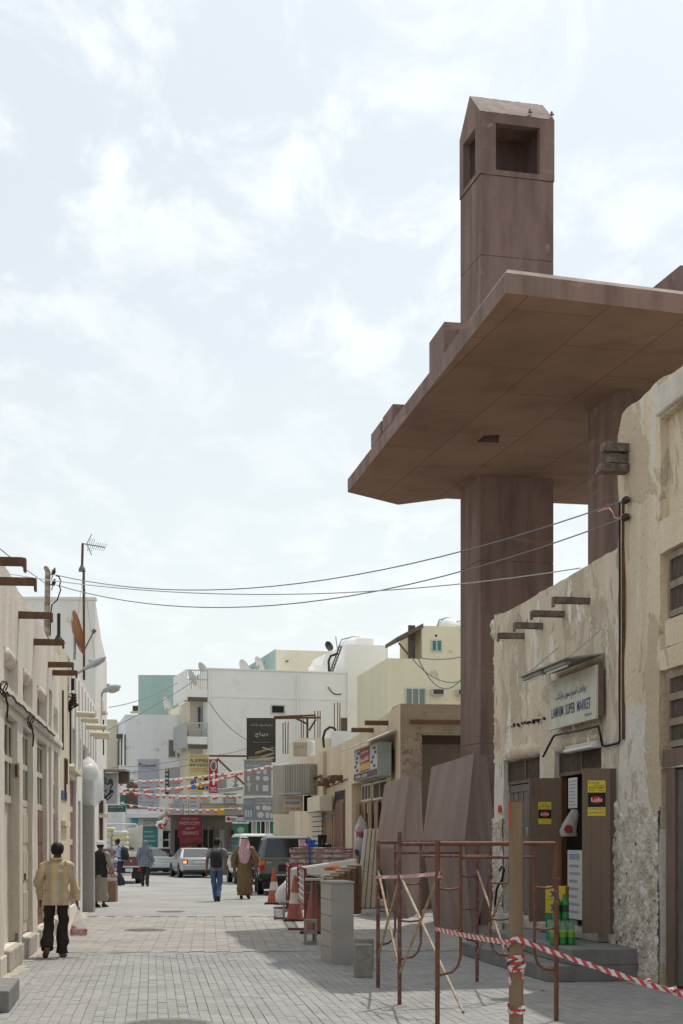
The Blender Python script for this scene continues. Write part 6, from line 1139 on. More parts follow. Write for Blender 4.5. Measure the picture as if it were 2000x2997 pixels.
# ================================================================ street goods and barriers
def pattern(name, cols, scale, rough=.6):
    if name in MC: return MC[name]
    m = bpy.data.materials.new(name); MC[name] = m; m.use_nodes = True; t = m.node_tree; b = t.nodes['Principled BSDF']; b.inputs['Roughness'].default_value = rough
    v = t.nodes.new('ShaderNodeTexVoronoi'); v.inputs['Scale'].default_value = scale; ge = t.nodes.new('ShaderNodeNewGeometry'); t.links.new(ge.outputs['Position'], v.inputs['Vector'])
    sx = t.nodes.new('ShaderNodeSeparateColor'); t.links.new(v.outputs['Color'], sx.inputs[0]); r = t.nodes.new('ShaderNodeValToRGB'); r.color_ramp.interpolation = 'CONSTANT'; n = len(cols)
    while len(r.color_ramp.elements) < n: r.color_ramp.elements.new(.5)
    for i, c in enumerate(cols): r.color_ramp.elements[i].position = i/n; r.color_ramp.elements[i].color = (*c, 1)
    t.links.new(sx.outputs[0], r.inputs[0]); t.links.new(r.outputs[0], b.inputs['Base Color']); return m
m_or = mat('cone_orange', (.46, .115, .055), (.38, .10, .05), s1=7, rough=.6); m_cw2 = mat('cone_white', (.62, .60, .57), (.5, .47, .43), s1=8); m_rub_b = flat('black_rubber', (.04, .04, .042))
m_or2 = mat('cone_red', (.36, .12, .10), (.30, .10, .085), s1=7, rough=.65)
def cone(label, p, h, band=True, m_or=m_or):
    t = thing('traffic_cone', label, 'traffic cone', V((p.x, p.y, 0)), 'traffic cones'); r0 = h*.19; r1 = h*.03
    def rad(z): return r0+(r1-r0)*(z/h)
    bx('base', m_rub_b, t, -h*.25, h*.25, -h*.25, h*.25, 0, .045, bevel=.01)
    z0, z1_ = h*.38, h*.62; n = 24
    M().lathe([(rad(0), .046), (rad(.05)*.98, .08), (rad(z0), z0)], n=n).build('lower_cone', m_or, t, smooth=40)
    M().lathe([(rad(z0), z0+.001), (rad(z1_), z1_)], n=n).build('band', m_cw2 if band else m_or, t, smooth=40)
    M().lathe([(rad(z1_), z1_+.001), (rad(h*.97), h*.97), (rad(h)*.7, h)], n=n).build('tip', m_or, t, smooth=40); return t
cone('sunlit orange and white traffic cone beside the grey off-roader', G(802, 2646), .97); cone('shaded red and white traffic cone beside the red barrier', G(864, 2695), .96, True, m_or2); c3 = cone('all red traffic cone wrapped in striped tape', G(918, 2731), .97, False, m_or2)
tape('tape_winding', [V((c3.location.x+(.16-.0036*i)*math.cos(i*.33), c3.location.y+(.16-.0036*i)*math.sin(i*.33), .1+i*.019)) for i in range(42)], .045, c3, None, .5, .05, 2.)
m_bar_r = mat('barrier_maroon', (.22, .075, .065), (.18, .06, .05), s1=12, spots=(.36, .24, .2), ssc=25, samt=(.63, .7))
def barrier(label, p, q, top, low, rails):
    d = q-p; fr = Fr(p.x, p.y, d.x, d.y); L_ = d.length; t = thing('steel_barrier', label, 'barrier', fr.m, 'red steel barriers')
    for x in (0, L_): bx('post', m_bar_r, t, x-.03, x+.03, -.025, .025, .03, top); bx('foot', m_bar_r, t, x-.03, x+.03, -.33, .33, 0, .04)
    bx('top_rail', m_bar_r, t, .031, L_-.031, -.02, .02, top-.045, top); bx('bottom_rail', m_bar_r, t, .031, L_-.031, -.02, .02, low, low+.04)
    for k in range(rails): z = low+(top-low)*(k+1)/(rails+1); M().tube([(.02, 0, z), (L_-.02, 0, z)], .011, 6).build('rung', flat('rung_white', (.45, .42, .40)), t)
    for k in range(5): x = L_*(k+1)/6; M().tube([(x, 0, low), (x, 0, top-.03)], .006, 5).build('wire', m_gal, t)
barrier('nearer red steel barrier standing end-on between two cones', G(894, 2722), G(872, 2694)+V((0, .3, 0)), 1.16, .42, 5); barrier('farther red steel barrier beside the white sack', G(846, 2690), G(840, 2660), 1.14, .42, 5)
# tiled kiosk pillar
c = G(971, 2823); KF = Fr(c.x, c.y, 1., .02); KP = thing('tiled_pillar', 'low grey tiled masonry pillar with flat cap in the street', 'pillar', KF.m); m_tile = mat('grey_wall_tile', (.43, .41, .385), (.39, .37, .345), s1=3, rough=.55, spots=(.33, .31, .285), ssc=14, samt=(.64, .74)); m_grt = flat('grout', (.16, .15, .14)); m_kf = mat('grey_stucco', (.41, .385, .365), (.365, .34, .32), s1=2.5, spots=(.30, .28, .26), ssc=6, samt=(.6, .74), bump=.3, bsc=60)
kw, kd, kh = .30, .84, 1.09; an = Matrix.Rotation(math.radians(9.5), 4, 'Z')
bx('core', m_grt, KP, .008, kw, .002, kd, 0, kh, m=an)
bx('plaster_face', m_kf, KP, -.004, kw+.004, -.006, .0, 0, kh, m=an)
for k in range(5):
    for j in (0, 1, 2): bx('tile', m_tile, KP, -.004, .006, .004+j*kd/3, (j+1)*kd/3-.006, k*kh/5+.004, (k+1)*kh/5-.005, m=an)
bx('cap', m_kf, KP, -.015, kw+.015, -.02, kd+.01, kh+.002, kh+.035, bevel=.006, m=an)
# concrete blocks
m_blk = mat('block_concrete', (.33, .315, .285), (.265, .25, .225), s1=9, spots=(.2, .185, .165), ssc=22, samt=(.58, .7), bump=.7, bsc=45)
def hollow(label, p, yaw=0.):
    t = thing('hollow_block', label, 'concrete block', Matrix.Translation((p.x, p.y, 0)) @ Matrix.Rotation(yaw, 4, 'Z'), 'concrete blocks'); w, h, d = .2, .4, .2; m = wall(-w/2, w/2, 0, h, d, [(-w/2+.035, w/2-.035, .04, .17, d, False), (-w/2+.035, w/2-.035, .225, .355, d, False)]); m.v = [q-V((0, d/2, 0)) for q in m.v]
    m.f = [f for f in m.f if not all(abs(m.v[i].y-d/2) < 1e-5 for i in f)]; mb = wall(-w/2, w/2, 0, h, .001, [(-w/2+.035, w/2-.035, .04, .17, .001, False), (-w/2+.035, w/2-.035, .225, .355, .001, False)]); m.add([q+V((0, d/2-.001, 0)) for q in mb.v], [f for f in mb.f if all(abs(mb.v[i].y) < 1e-6 for i in f)]); m.build('block', m_blk, t)
hollow('upright hollow concrete block in front of the taped cone', G(909, 2763), .1); hollow('upright hollow concrete block behind the red and white cone', G(843, 2692), .0)
for u, v, lb, yw in ((1064, 2862, 'solid concrete block standing beside the tiled pillar', .12), (1066, 2840, 'concrete block standing just behind the front one', .3)):
    p = G(u, v); t = thing('concrete_block', lb, 'concrete block', Matrix.Translation((p.x, p.y+.1, 0)) @ Matrix.Rotation(yw, 4, 'Z'), 'concrete blocks'); bx('block', m_blk, t, -.105, .105, -.1, .1, 0, .405, bevel=.012)
# quilts, mattresses and footwear for sale
m_fl = pattern('floral_quilt', ((.48, .34, .34), (.27, .31, .20), (.40, .16, .17), (.54, .50, .46), (.42, .27, .29), (.20, .26, .19), (.52, .44, .35)), 14.); m_fl2 = pattern('red_floral_quilt', ((.46, .05, .07), (.55, .18, .12), (.18, .28, .12), (.5, .08, .2), (.55, .45, .35), (.40, .04, .06)), 8.); m_pk = mat('pink_piping', (.46, .22, .29), (.42, .26, .31), s1=9)
QY = 38.4; qx0, qx1 = P(848, 0, QY).x, P(1034, 0, QY).x; zt_ = P(0, 2483, QY).z
QB = thing('quilt_table', 'trestle table under the stack of flowered quilts', 'table', V((qx0, QY, 0))); bx('top', m_frm, QB, 0, qx1-qx0, 0, 1., .80, .84)
for x in (.1, qx1-qx0-.1):
    for y in (.1, .9): bx('leg', m_frm, QB, x-.03, x+.03, y-.03, y+.03, 0, .80)
nq = 5; hq = (zt_-.845)/nq
for k in range(nq):
    z = .845+k*hq; q = thing('folded_quilt', ('bottom', 'second', 'middle', 'fourth', 'topmost')[k]+' folded flowered quilt in the stack on the table', 'quilt', V((qx0+.03*(k % 2), QY, z)), 'stacked flowered quilts'); L_ = qx1-qx0-.03*(k % 2)
    m = M(); n = 30; m.loft([((L_*i/n, .5, hq/2), .49+.012*noise.noise(V((i*.4, k, 0))), hq*.48*(.93+.12*noise.noise(V((i*.5, k, 4)))), (0, 1, 0), (0, 0, 1)) for i in range(n+1)], 16, pw=6); m.build('cloth', m_fl2 if k == 1 else m_fl, q, smooth=50)
    bx('piping', m_pk, q, .0, L_, -.004, .008, hq*.86 if k == nq-1 else hq*.93, hq*1.0, m=None)
tp = M().grid(30, 6, lambda a, b: V((qx0-.05+(qx1-qx0+.06)*a, QY-.03+.9*b, zt_+.012+.012*noise.noise(V((a*9, b*3, 0)))-(.06 if a < .02 else 0)))).build('pink_cover', m_pk, None, smooth=60); setp(tp, 'pink plastic sheet laid over the quilt stack', 'sheet')
st = M().box(P(905, 0, QY).x, P(910, 0, QY).x, QY-.03, QY-.012, .75, zt_+.03).build('blue_strap', flat('strap_blue', (.03, .10, .32)), None); setp(st, 'blue strap tied around the flowered quilt stack', 'strap')
def boot(label, p, h, mt, L_=.27, pair=.13):
    t = thing('boots', label, 'boots', p, 'boots on the quilt stack')
    for s in (-1, 1):
        x = s*pair/2; M().loft([((x, 0, 0), .05, .055), ((x, 0, h*.2), .052, .058), ((x, 0, h*.6), .056, .062), ((x, 0, h), .062, .068)], 12).build('shaft', mt, t, smooth=50)
        M().loft([((x+.0, -.05, .05), .045, .05, (0, 1, 0), (0, 0, 1)), ((x+L_*.4, -.02, .045), .05, .045, (0, 1, 0), (0, 0, 1)), ((x+L_*.75, -.0, .035), .045, .034, (0, 1, 0), (0, 0, 1)), ((x+L_*.85, 0, .03), .02, .02, (0, 1, 0), (0, 0, 1))], 10).build('foot', mt, t, smooth=50)
boot('pink pair of boots on the quilt stack', V((P(884, 0, QY).x, QY+.3, zt_+.03)), .20, flat('boot_pink', (.52, .36, .37)), .16, .08); boot('blue pair of boots on the quilt stack', V((P(911, 0, QY).x, QY+.3, zt_+.03)), .19, flat('boot_blue', (.03, .12, .45), .35), .14, .10); boot('tall black pair of rubber boots on the quilt stack', V((P(943, 0, QY).x, QY+.3, zt_+.03)), .32, flat('boot_black', (.015, .015, .016), .25), .22, .12)
m_wm = mat('white_mattress', (.60, .58, .54), (.53, .50, .46), s1=4, rough=.45, spots=(.44, .40, .35), ssc=7, samt=(.62, .76))
MT = thing('white_mattress', 'white plastic wrapped mattress propped on edge before the quilt stack', 'mattress', V((P(850, 0, 37.4).x, 37.4, 0)))
a, b = P(850, 2541, 37.4), P(1046, 2512, 37.4); M().hexa([V((a.x-.04, 37.2, .0)), V((b.x, 37.2, .0)), V((b.x, 37.4, 0)), V((a.x-.04, 37.4, 0)), a, b, b+V((0, .2, 0)), a+V((0, .2, 0))]).build('pad', m_wm, MT, world=True, bevel=.06)
ply = []
for k in range(4):
    q = [P(1037+16*k, 2657-1.5*k, 37.6), P(1037+16*k+14.5, 2656-1.5*k, 37.6), None, None]; r = [P(1067+11.5*k, 2427-2*(k % 2), 37.9), P(1067+11.5*k+10.5, 2426-2*(k % 2), 37.9)]; dp = V((.10, .85, 0)); t = thing('foam_mattress', ('leftmost', 'second', 'third', 'rightmost')[k]+' of four cream foam mattresses leaning together', 'mattress', V((q[0].x, q[0].y, 0)), 'leaning foam mattresses')
    for s in q[:2]: s.z = 0
    M().hexa([q[0], q[1], q[1]+dp, q[0]+dp, r[0], r[1], r[1]+dp, r[0]+dp]).build('foam', mat('cream_foam', (.54, .47, .35), (.47, .405, .295), s1=4, rough=.5, spots=(.58, .53, .43), ssc=9, samt=(.55, .7)) if k else m_wm, t, world=True, bevel=.03)
QR = thing('wrapped_quilt', 'red and white quilt roll in clear plastic hanging beside the doorway', 'quilt', V((P(1058, 0, 39.5).x, 39.5, P(0, 2505, 39.5).z))); w_ = 20/F*39.5; hh = (2505-2387)/F*39.5
M().loft([((0, 0, .0), w_*.8, .12), ((0, 0, .1), w_, .17), ((0, 0, hh*.4), w_, .17), ((0, 0, hh*.72), w_*.95, .16), ((.0, 0, hh*.78), w_*.6, .1)], 16, wr=.02).build('roll', pattern('red_white_quilt', ((.55, .52, .52), (.55, .53, .53), (.42, .05, .07), (.56, .54, .54), (.10, .10, .18), (.55, .53, .53)), 5.), QR, smooth=50)
M().loft([((0, 0, hh*.6), w_*1.06, .19), ((0, 0, hh*.8), w_*.8, .14), ((.0, 0, hh*.93), w_*.3, .06), ((0, 0, hh), w_*.12, .03)], 16, cap=False, wr=.03, sc=9).build('plastic', mat('clear_film', (.8, .8, .8), rough=.15, alpha=.35), QR, smooth=50)
# stepped shoe cartons on a crate, dark roll, scraps
m_kr = mat('kraft_card', (.27, .165, .10), (.22, .13, .08), s1=6); m_lid = mat('pale_card', (.47, .42, .35), (.40, .35, .29), s1=8)
for k in range(6):
    Y = 34.2+.12*k; x0 = P(932+17*k, 0, Y).x; x1 = x0+.34; zt2_ = P(0, 2567-7.5*k, Y).z; t = thing('shoe_carton_stack', ('lowest', 'second', 'third', 'fourth', 'fifth', 'tallest')[k]+' stack of brown shoe cartons in the stepped display', 'cartons', V((x0, Y, 0)), 'stepped shoe carton stacks'); n = max(3, int(zt2_/.13)); hz = zt2_/n
    for i in range(n): bx('carton', m_kr, t, .0, .33, 0, .28, i*hz, i*hz+hz*.7); bx('lid', m_lid if i == n-1 else m_kr, t, -.008, .338, -.012, .288, i*hz+hz*.7+.001, i*hz+hz-.004)
rl_ = thing('dark_bundle', 'dark bound bundle standing beside the shoe cartons', 'bundle', V((P(918, 0, 32.6).x, 32.6, 0))); m_db = mat('dark_leatherette', (.07, .06, .055), (.12, .105, .095), s1=9)
for k in range(5): M().loft([((.01*noise.noise(V((k, 0, 0))), 0, k*.19), .15, .13), ((0, 0, k*.19+.09), .165, .145), ((0, 0, k*.19+.18), .15, .13)], 16, wr=.02).build('coil', m_db, rl_, smooth=50)
M().grid(8, 6, lambda a, b: V((-.2+.5*a, -.2+.4*b, .98+.05*noise.noise(V((a*4, b*3, 0)))-.12*a))).build('flap', m_db, rl_, smooth=60)
bd = thing('table_board', 'thin grey board lying across goods beside the tiled pillar', 'board', V((P(918, 0, 25.).x, 25., 0))); bx('board', m_lid, bd, -.14, .16, -.1, .5, P(0, 2577, 25.).z, P(0, 2572, 25.).z); bx('trestle', m_frm, bd, -.02, .02, .1, .3, 0, P(0, 2577.5, 25.).z)
ot = thing('orange_cloth', 'crumpled orange cloth on the shoe cartons', 'cloth', P(978, 2545, 35.)); M().loft([((0, 0, -.02), .22, .1), ((0, 0, .04), .2, .09), ((.03, 0, .1), .1, .05)], 14, wr=.06, sc=8).build('cloth', mat('rust_orange', (.42, .12, .05)), ot, smooth=60)
SK = thing('white_sack', 'bulging white plastic sack with red print beside the off-roader', 'sack', V((P(832, 0, 40.).x, 40., 0))); M().loft([((0, 0, 0), .12, .12), ((0, 0, .08), .22, .2), ((.0, 0, .28), .25, .22), ((.03, 0, .46), .19, .17), ((.07, 0, .58), .08, .07), ((.09, 0, .66), .04, .03)], 18, wr=.035, sc=7).build('bag', pattern('sack_print', ((.60, .59, .58),)*6+((.45, .16, .17),), 7., .35), SK, smooth=60)
# stacked blankets on the left side
BS = []
cols = [((.20, .10, .20), (.30, .20, .28), (.13, .06, .14)), ((.22, .11, .20), (.4, .3, .36)), ((.48, .48, .52), (.22, .26, .42), (.5, .47, .45)), ((.12, .16, .30), (.4, .42, .46)), ((.48, .46, .44), (.42, .08, .08)), ((.42, .08, .09), (.5, .45, .42), (.38, .05, .05)), ((.48, .45, .42), (.38, .06, .06))]
Yb = 42.; zz = P(0, 2483, Yb).z; zb_ = P(0, 2580, Yb).z; n = len(cols); hz = (zz-zb_)/n
BT = thing('blanket_stand', 'low wooden crate under the stacked blankets', 'crate', V((P(322, 0, Yb).x, Yb, 0))); bx('crate', m_kr, BT, -.17, .18, -.15, .25, 0, zb_-.005)
for k in range(n):
    c = cols[n-1-k]; t = thing('folded_blanket', ('lowest red', 'second red', 'third white', 'fourth navy', 'fifth pale blue', 'sixth purple', 'topmost purple')[k]+' blanket in the stack beside the man with white cap', 'blanket', V((P(322, 0, Yb).x+.02*math.sin(k*2), Yb, zb_+k*hz)), 'stacked blankets'); M().loft([((0, .05, .0), .16, .17), ((0, .05, hz*.3), .185, .19), ((0, .05, hz*.7), .185, .19), ((0, .05, hz*.97), .16, .17)], 18, pw=4, wr=.02).build('cloth', pattern('blanket_%d' % k, c, 6.+k), t, smooth=50)
# small litter
for k, (u, v, lb, c) in enumerate(((760, 2920, 'scrap of red and white tape on the paving', (.5, .3, .3)), (82, 2880, 'dry leaf near the left step', (.2, .19, .1)), (510, 2978, 'yellowish leaf on the paving', (.45, .42, .16)), (1075, 2905, 'small red scrap by the scaffold shade', (.45, .1, .1)), (1590, 2901, 'curled red tape scrap near the step', (.5, .12, .14)), (310, 2660, 'bit of rubbish by the lantern post', (.35, .36, .2)), (262, 2672, 'green rubbish at the foot of the lantern post', (.25, .3, .1)))):
    p = G(u, v, .004); o = M().grid(4, 2, lambda a, b: V((.09*(a-.5), .035*(b-.5)+.02*math.sin(a*3), .006+.014*noise.noise(V((a*3, b*2, k)))))).build('litter', flat('litter_%d' % k, c), None); o.location = p; setp(o, lb, 'litter', 'bits of litter')
# ================================================================ vehicles (local: x right, y forward, z up; origin under the tail)
m_gl = flat('car_glass', (.022, .026, .028), .06, spec=.7); m_ty = flat('tyre', (.022, .022, .023), .8); m_rim = flat('rim', (.35, .35, .35), .35, metal=.6); m_chr = flat('chrome', (.6, .6, .6), .2, metal=.9); m_blkp = flat('black_plastic', (.03, .03, .031), .55); m_tlr = flat('tail_red', (.40, .02, .02), .2); m_amb = flat('tail_amber', (.55, .2, .03), .2); m_plate = flat('plate', (.62, .62, .60), .5)
def car(label, cat, rear, head, L_, Wd, H, paint, prof, cab, wheels, wr=.33, name='parked_car', group='parked vehicles'):
    """prof: (y, top z) of the lower body; cab: (y0,y1 at belt, y0r,y1r at roof, zbelt, zroof, inset at roof)"""
    fwd = V((head[0], head[1], 0)).normalized(); rt = V((fwd.y, -fwd.x, 0)); m = Matrix(((rt.x, fwd.x, 0, rear.x), (rt.y, fwd.y, 0, rear.y), (0, 0, 1, 0), (0, 0, 0, 1))); t = thing(name, label, cat, m, group); w = Wd/2
    b = M(); secs = []; n = len(prof)
    for i, (y, zt, ws, zs) in enumerate(prof):
        ww = w*ws; q = [(-ww*.93, zs), (-ww*.99, zs+.12), (-ww, zs+(zt-zs)*.5), (-ww*.975, zt-.10), (-ww*.93, zt-.02), (-ww*.80, zt), (ww*.80, zt), (ww*.93, zt-.02), (ww*.975, zt-.10), (ww, zs+(zt-zs)*.5), (ww*.99, zs+.12), (ww*.93, zs)]; secs.append([V((x, y, z)) for x, z in q])
    k = len(secs[0])
    for s in secs: b.v += s
    for i in range(n-1):
        for j in range(k): b.f.append((i*k+j, i*k+(j+1) % k, (i+1)*k+(j+1) % k, (i+1)*k+j))
    b.f += [tuple(range(k-1, -1, -1)), tuple(range((n-1)*k, n*k))]; body = b.build('body', paint, t, smooth=32, bevel=.02)
    y0, y1, y0r, y1r, zb, zr, ins = cab; wb = w*.95; wr_ = wb-ins
    c8 = [V((-wb, y0, zb)), V((wb, y0, zb)), V((wb, y1, zb)), V((-wb, y1, zb)), V((-wr_, y0r, zr)), V((wr_, y0r, zr)), V((wr_, y1r, zr)), V((-wr_, y1r, zr))]; cb = M(); rows = []
    for f_, sw in ((0, 1.), (.5, 1.01), (.86, 1.0), (.96, .97), (1.03, .88)):
        rows.append([c8[i].lerp(c8[i+4], f_) if f_ <= 1 else c8[i+4]+V((0, 0, (f_-1)*(zr-zb))) for i in range(4)])
        cc = sum(rows[-1], V())/4; rows[-1] = [cc+V(((p.x-cc.x)*sw, (p.y-cc.y)*(sw if sw < 1 else 1), p.z-cc.z)) for p in rows[-1]]
    for r in rows: cb.v += r
    for i in range(4):
        for j in range(4): cb.f.append((i*4+j, i*4+(j+1) % 4, i*4+4+(j+1) % 4, i*4+4+j))
    cb.f.append((16, 17, 18, 19)); cb.build('cabin', paint, t, smooth=30, bevel=.05)
    def pane(nm, a, bq, c_, d_, u0, u1, f0, f1, off):
        ps = []
        for (u, f_) in ((u0, f0), (u1, f0), (u1, f1), (u0, f1)):
            lo = a.lerp(bq, u); hi = d_.lerp(c_, u); ps.append(lo.lerp(hi, f_)+off)
        M().add(ps+[p-off*2.2 for p in ps], [(0, 1, 2, 3), (4, 7, 6, 5), (0, 4, 5, 1), (1, 5, 6, 2), (2, 6, 7, 3), (3, 7, 4, 0)]).build(nm, m_gl, t)
    pane('rear_window', c8[0], c8[1], c8[5], c8[4], .07, .93, .10, .90, V((0, -.014, .006))); pane('windscreen', c8[2], c8[3], c8[7], c8[6], .07, .93, .08, .9, V((0, .014, .006)))
    for nm, a, bq, c_, d_, o in (('side_window', c8[3], c8[0], c8[4], c8[7], V((-.016, 0, .004))), ('side_window', c8[1], c8[2], c8[6], c8[5], V((.016, 0, .004)))):
        for (u0, u1) in ((.05, .33), (.37, .64), (.68, .94)): pane(nm, a, bq, c_, d_, u0, u1, .12, .88, o)
    for y in wheels:
        for s in (-1, 1):
            wh = thing('wheel', None, None); wh.parent = t; x = s*(w-.09); R = Matrix.Translation((x, y, wr)) @ Matrix.Rotation(math.pi/2, 4, 'Y')
            M().lathe([(wr*.6, -.1), (wr*.93, -.105), (wr, -.07), (wr, .07), (wr*.93, .105), (wr*.6, .1)], n=24).build('tyre', m_ty, wh, smooth=40, m=R); M().lathe([(wr*.58, -.102), (wr*.5, -.07), (wr*.15, -.085)], n=16).build('rim', m_rim, wh, m=R); M().lathe([(wr*.15, .085), (wr*.5, .07), (wr*.58, .102)], n=16).build('rim', m_rim, wh, m=R)
            M().lathe([(wr*1.16, -.01), (wr*1.16, .01)], n=24).build('wheel_arch', m_blkp, wh, m=Matrix.Translation((s*(w+.002), y, wr+.02)) @ Matrix.Rotation(math.pi/2, 4, 'Y'))
    for s in (-1, 1): mr = M().loft([((s*(w+.10), cab[1]-.25, zb+.02), .09, .05), ((s*(w+.10), cab[1]-.25, zb+.15), .09, .05)], 10, pw=4).build('mirror', m_blkp, t, smooth=40)
    bx('underbody', m_blkp, t, -w*.86, w*.86, .15, L_-.15, .2, .42); return t
grey = mat('grey_paint', (.165, .17, .168), (.15, .155, .153), rough=.35, s1=3, coat=.5); white = mat('white_paint', (.66, .66, .63), (.6, .6, .57), rough=.35, s1=3, coat=.4); silver = mat('silver_paint', (.44, .45, .455), (.41, .42, .425), rough=.3, metal=.35, s1=4, coat=.5); wht2 = mat('white_sedan_paint', (.55, .56, .56), rough=.35, coat=.4)
sv = car('grey boxy off-roader parked on the right with rear door facing us', 'car', V((-1.68, 47.0, 0)), (-.085, 1), 4.75, 1.83, 1.92, grey, [(0, 1.10, .93, .55), (.05, 1.14, .98, .5), (.5, 1.15, 1, .42), (3.2, 1.15, 1, .42), (3.35, 1.12, .99, .42), (4.5, 1.04, .96, .45), (4.72, .95, .9, .5)], (.05, 3.35, .18, 2.75, 1.12, 1.84, .14), (1.0, 3.75), .38, 'off_roader')
w = .915
bx('bumper', m_blkp, sv, -w, w, -.12, .06, .50, .68, bevel=.03); bx('bumper_trim', m_chr, sv, -w*.4, w*.9, -.128, -.121, .62, .665)
for s in (-1, 1): bx('tail_light', m_amb, sv, s*.80-.075, s*.80+.075, -.025, .05, .96, 1.1); bx('tail_light', m_tlr, sv, s*.80-.075, s*.80+.075, -.025, .05, .78, .955)
bx('plate_recess', m_blkp, sv, -.30, .35, -.022, .0, .76, .96); bx('number_plate', m_plate, sv, .10, .33, -.03, -.023, .79, .89); text('LAND', m_plate, sv, -.05, .3, .99, 1.03, -.03, 'badge'); text('4x4', m_plate, sv, -.66, -.52, 1.0, 1.06, -.03, 'badge'); bx('door_split', m_blkp, sv, -.86, .86, -.012, .002, 1.105, 1.12); bx('rear_wiper', m_blkp, sv, .1, .55, -.01, .02, 1.17, 1.19)
bx('sill_box', m_blkp, sv, -.75, .75, .02, .9, .30, .5); M().tube([(.3, -.05, .33), (.3, .4, .33)], .03, 8).build('exhaust', m_iron, sv)
vn = car('white minibus van parked ahead of the grey off-roader', 'van', V((-3.28, 59.5, 0)), (-.18, 1), 4.6, 1.69, 2.05, white, [(0, 1.0, .95, .45), (.05, 1.05, .99, .4), (4.0, 1.05, 1, .4), (4.5, .98, .95, .42), (4.6, .8, .9, .45)], (.02, 4.35, .12, 3.55, 1.03, 1.98, .10), (.95, 3.75), .32, 'minibus')
for s in (-1, 1): bx('tail_light', m_tlr, vn, s*.75-.07, s*.75+.07, -.02, .05, .72, .98)
bx('bumper', m_blkp, vn, -.84, .84, -.1, .05, .42, .6, bevel=.03); bx('number_plate', m_plate, vn, -.22, .22, -.03, -.0, .66, .78); bx('stripe', flat('van_orange', (.55, .2, .12)), vn, -.852, -.846, .6, 1.0, .85, .95)
def sedan(label, rear, head, paint):
    c = car(label, 'car', rear, head, 4.6, 1.75, 1.45, paint, [(0, .86, .86, .42), (.06, .94, .95, .34), (.35, .96, .985, .3), (1.1, .96, 1, .28), (3.0, .94, 1, .28), (4.2, .80, .95, .3), (4.55, .62, .82, .36)], (.62, 3.25, 1.5, 2.4, .93, 1.385, .22), (.95, 3.65), .31, 'sedan_car')
    for s in (-1, 1): bx('tail_light', m_tlr, c, s*.68-.13, s*.68+.13, -.02, .12, .66, .86, bevel=.02)
    bx('bumper', paint, c, -.83, .83, -.10, .05, .36, .62, bevel=.05); bx('number_plate', m_plate, c, -.25, .25, -.03, .03, .68, .79); bx('boot_trim', m_chr, c, -.35, .35, -.024, .03, .82, .85); bx('bumper_skirt', m_blkp, c, -.7, .7, -.09, .05, .26, .355)
    return c
sd = sedan('silver sedan car waiting in the middle of the street', V((-6.62, 70.2, 0)), (-.25, 1), silver)
lit = bpy.data.materials.new('lit_indicator'); lit.use_nodes = True; lb_ = lit.node_tree.nodes['Principled BSDF']; lb_.inputs['Base Color'].default_value = (1, .25, .08, 1); lb_.inputs['Emission Color'].default_value = (1, .28, .1, 1); lb_.inputs['Emission Strength'].default_value = 1.5
bx('brake_lamp', lit, sd, -.78, -.62, -.032, -.0215, .68, .80)
sedan('white sedan car parked behind the walking woman', V((-9.0, 76.5, 0)), (-.2, 1), wht2)
# small flatbed truck loaded with wrapped bedding
TK = thing('flatbed_truck', 'small white flatbed truck with maroon tailboard parked on the left', 'truck', Matrix.Translation((P(352, 0, 60.).x, 60., 0)) @ Matrix.Rotation(math.radians(8), 4, 'Z'), 'parked vehicles'); m_mar = mat('maroon_board', (.20, .09, .08), (.16, .07, .065), s1=4)
bx('bed', m_blkp, TK, -.9, .9, 0, 3.2, .72, .84); bx('tailboard', m_mar, TK, -.9, .9, -.05, -.002, .72, 1.15); bx('bed_edge', m_plate, TK, -.92, .92, -.07, -.002, .66, .715)
for s in (-1, 1): bx('side_board', white, TK, s*.9-.02, s*.9+.02, 0, 3.2, .845, 1.2)
M().loft([((0, 3.3, .5), .85, .05), ((0, 3.35, .5), .87, .1)], 8); bx('cab', white, TK, -.85, .85, 3.3, 4.8, .5, 1.95, bevel=.1); bx('rear_window', m_gl, TK, -.55, .55, 3.28, 3.299, 1.35, 1.75)
M().tube([(-.88, 3.15, .84), (-.88, 3.15, 2.3), (-.8, 3.15, 2.42), (.62, 3.15, 2.42), (.72, 3.15, 2.3), (.72, 3.15, .84)], .03, 8).build('hoop', m_plate, TK, smooth=60)
for y in (.7, 4.1):
    for s in (-1, 1):
        wh = thing('wheel', None, None); wh.parent = TK; R = Matrix.Translation((s*.72, y, .34)) @ Matrix.Rotation(math.pi/2, 4, 'Y'); M().lathe([(.2, -.11), (.32, -.115), (.34, -.08), (.34, .08), (.32, .115), (.2, .11)], n=22).build('tyre', m_ty, wh, smooth=40, m=R); M().lathe([(.19, -.09), (.05, -.1)], n=14).build('rim', m_rim, wh, m=R)
bx('chassis', m_blkp, TK, -.4, .4, .1, 3.3, .42, .72); bx('mud_flap', m_blkp, TK, .45, .85, .1, .14, .2, .66); bx('tail_light', m_tlr, TK, .68, .86, -.08, -.071, .5, .62); bx('number_plate', m_plate, TK, .2, .5, -.06, -.03, .48, .62)
ob = M().box(-.05, 1.15, 0, .05, 0, .95); wp = thing('mattress_board', 'tall white board standing on the truck bed', 'board', Matrix.Translation((P(356, 0, 61.2).x, 61.2, P(0, 2475, 61.2).z)) @ Matrix.Rotation(.1, 4, 'Y')); M().hexa([(0, 0, .0), (.85, 0, -.06), (.85, .06, -.06), (0, .06, .0), (0, 0, .62), (.78, 0, .92), (.78, .06, .92), (0, .06, .62)]).build('board', m_wm, wp, bevel=.02)
m_foam = mat('wrapped_foam', (.64, .64, .58), (.56, .56, .50), s1=5, rough=.4); m_fy = mat('yellow_edge_foam', (.62, .58, .30), (.56, .53, .34), s1=6, rough=.4); mi = TK.matrix_world
k = 0
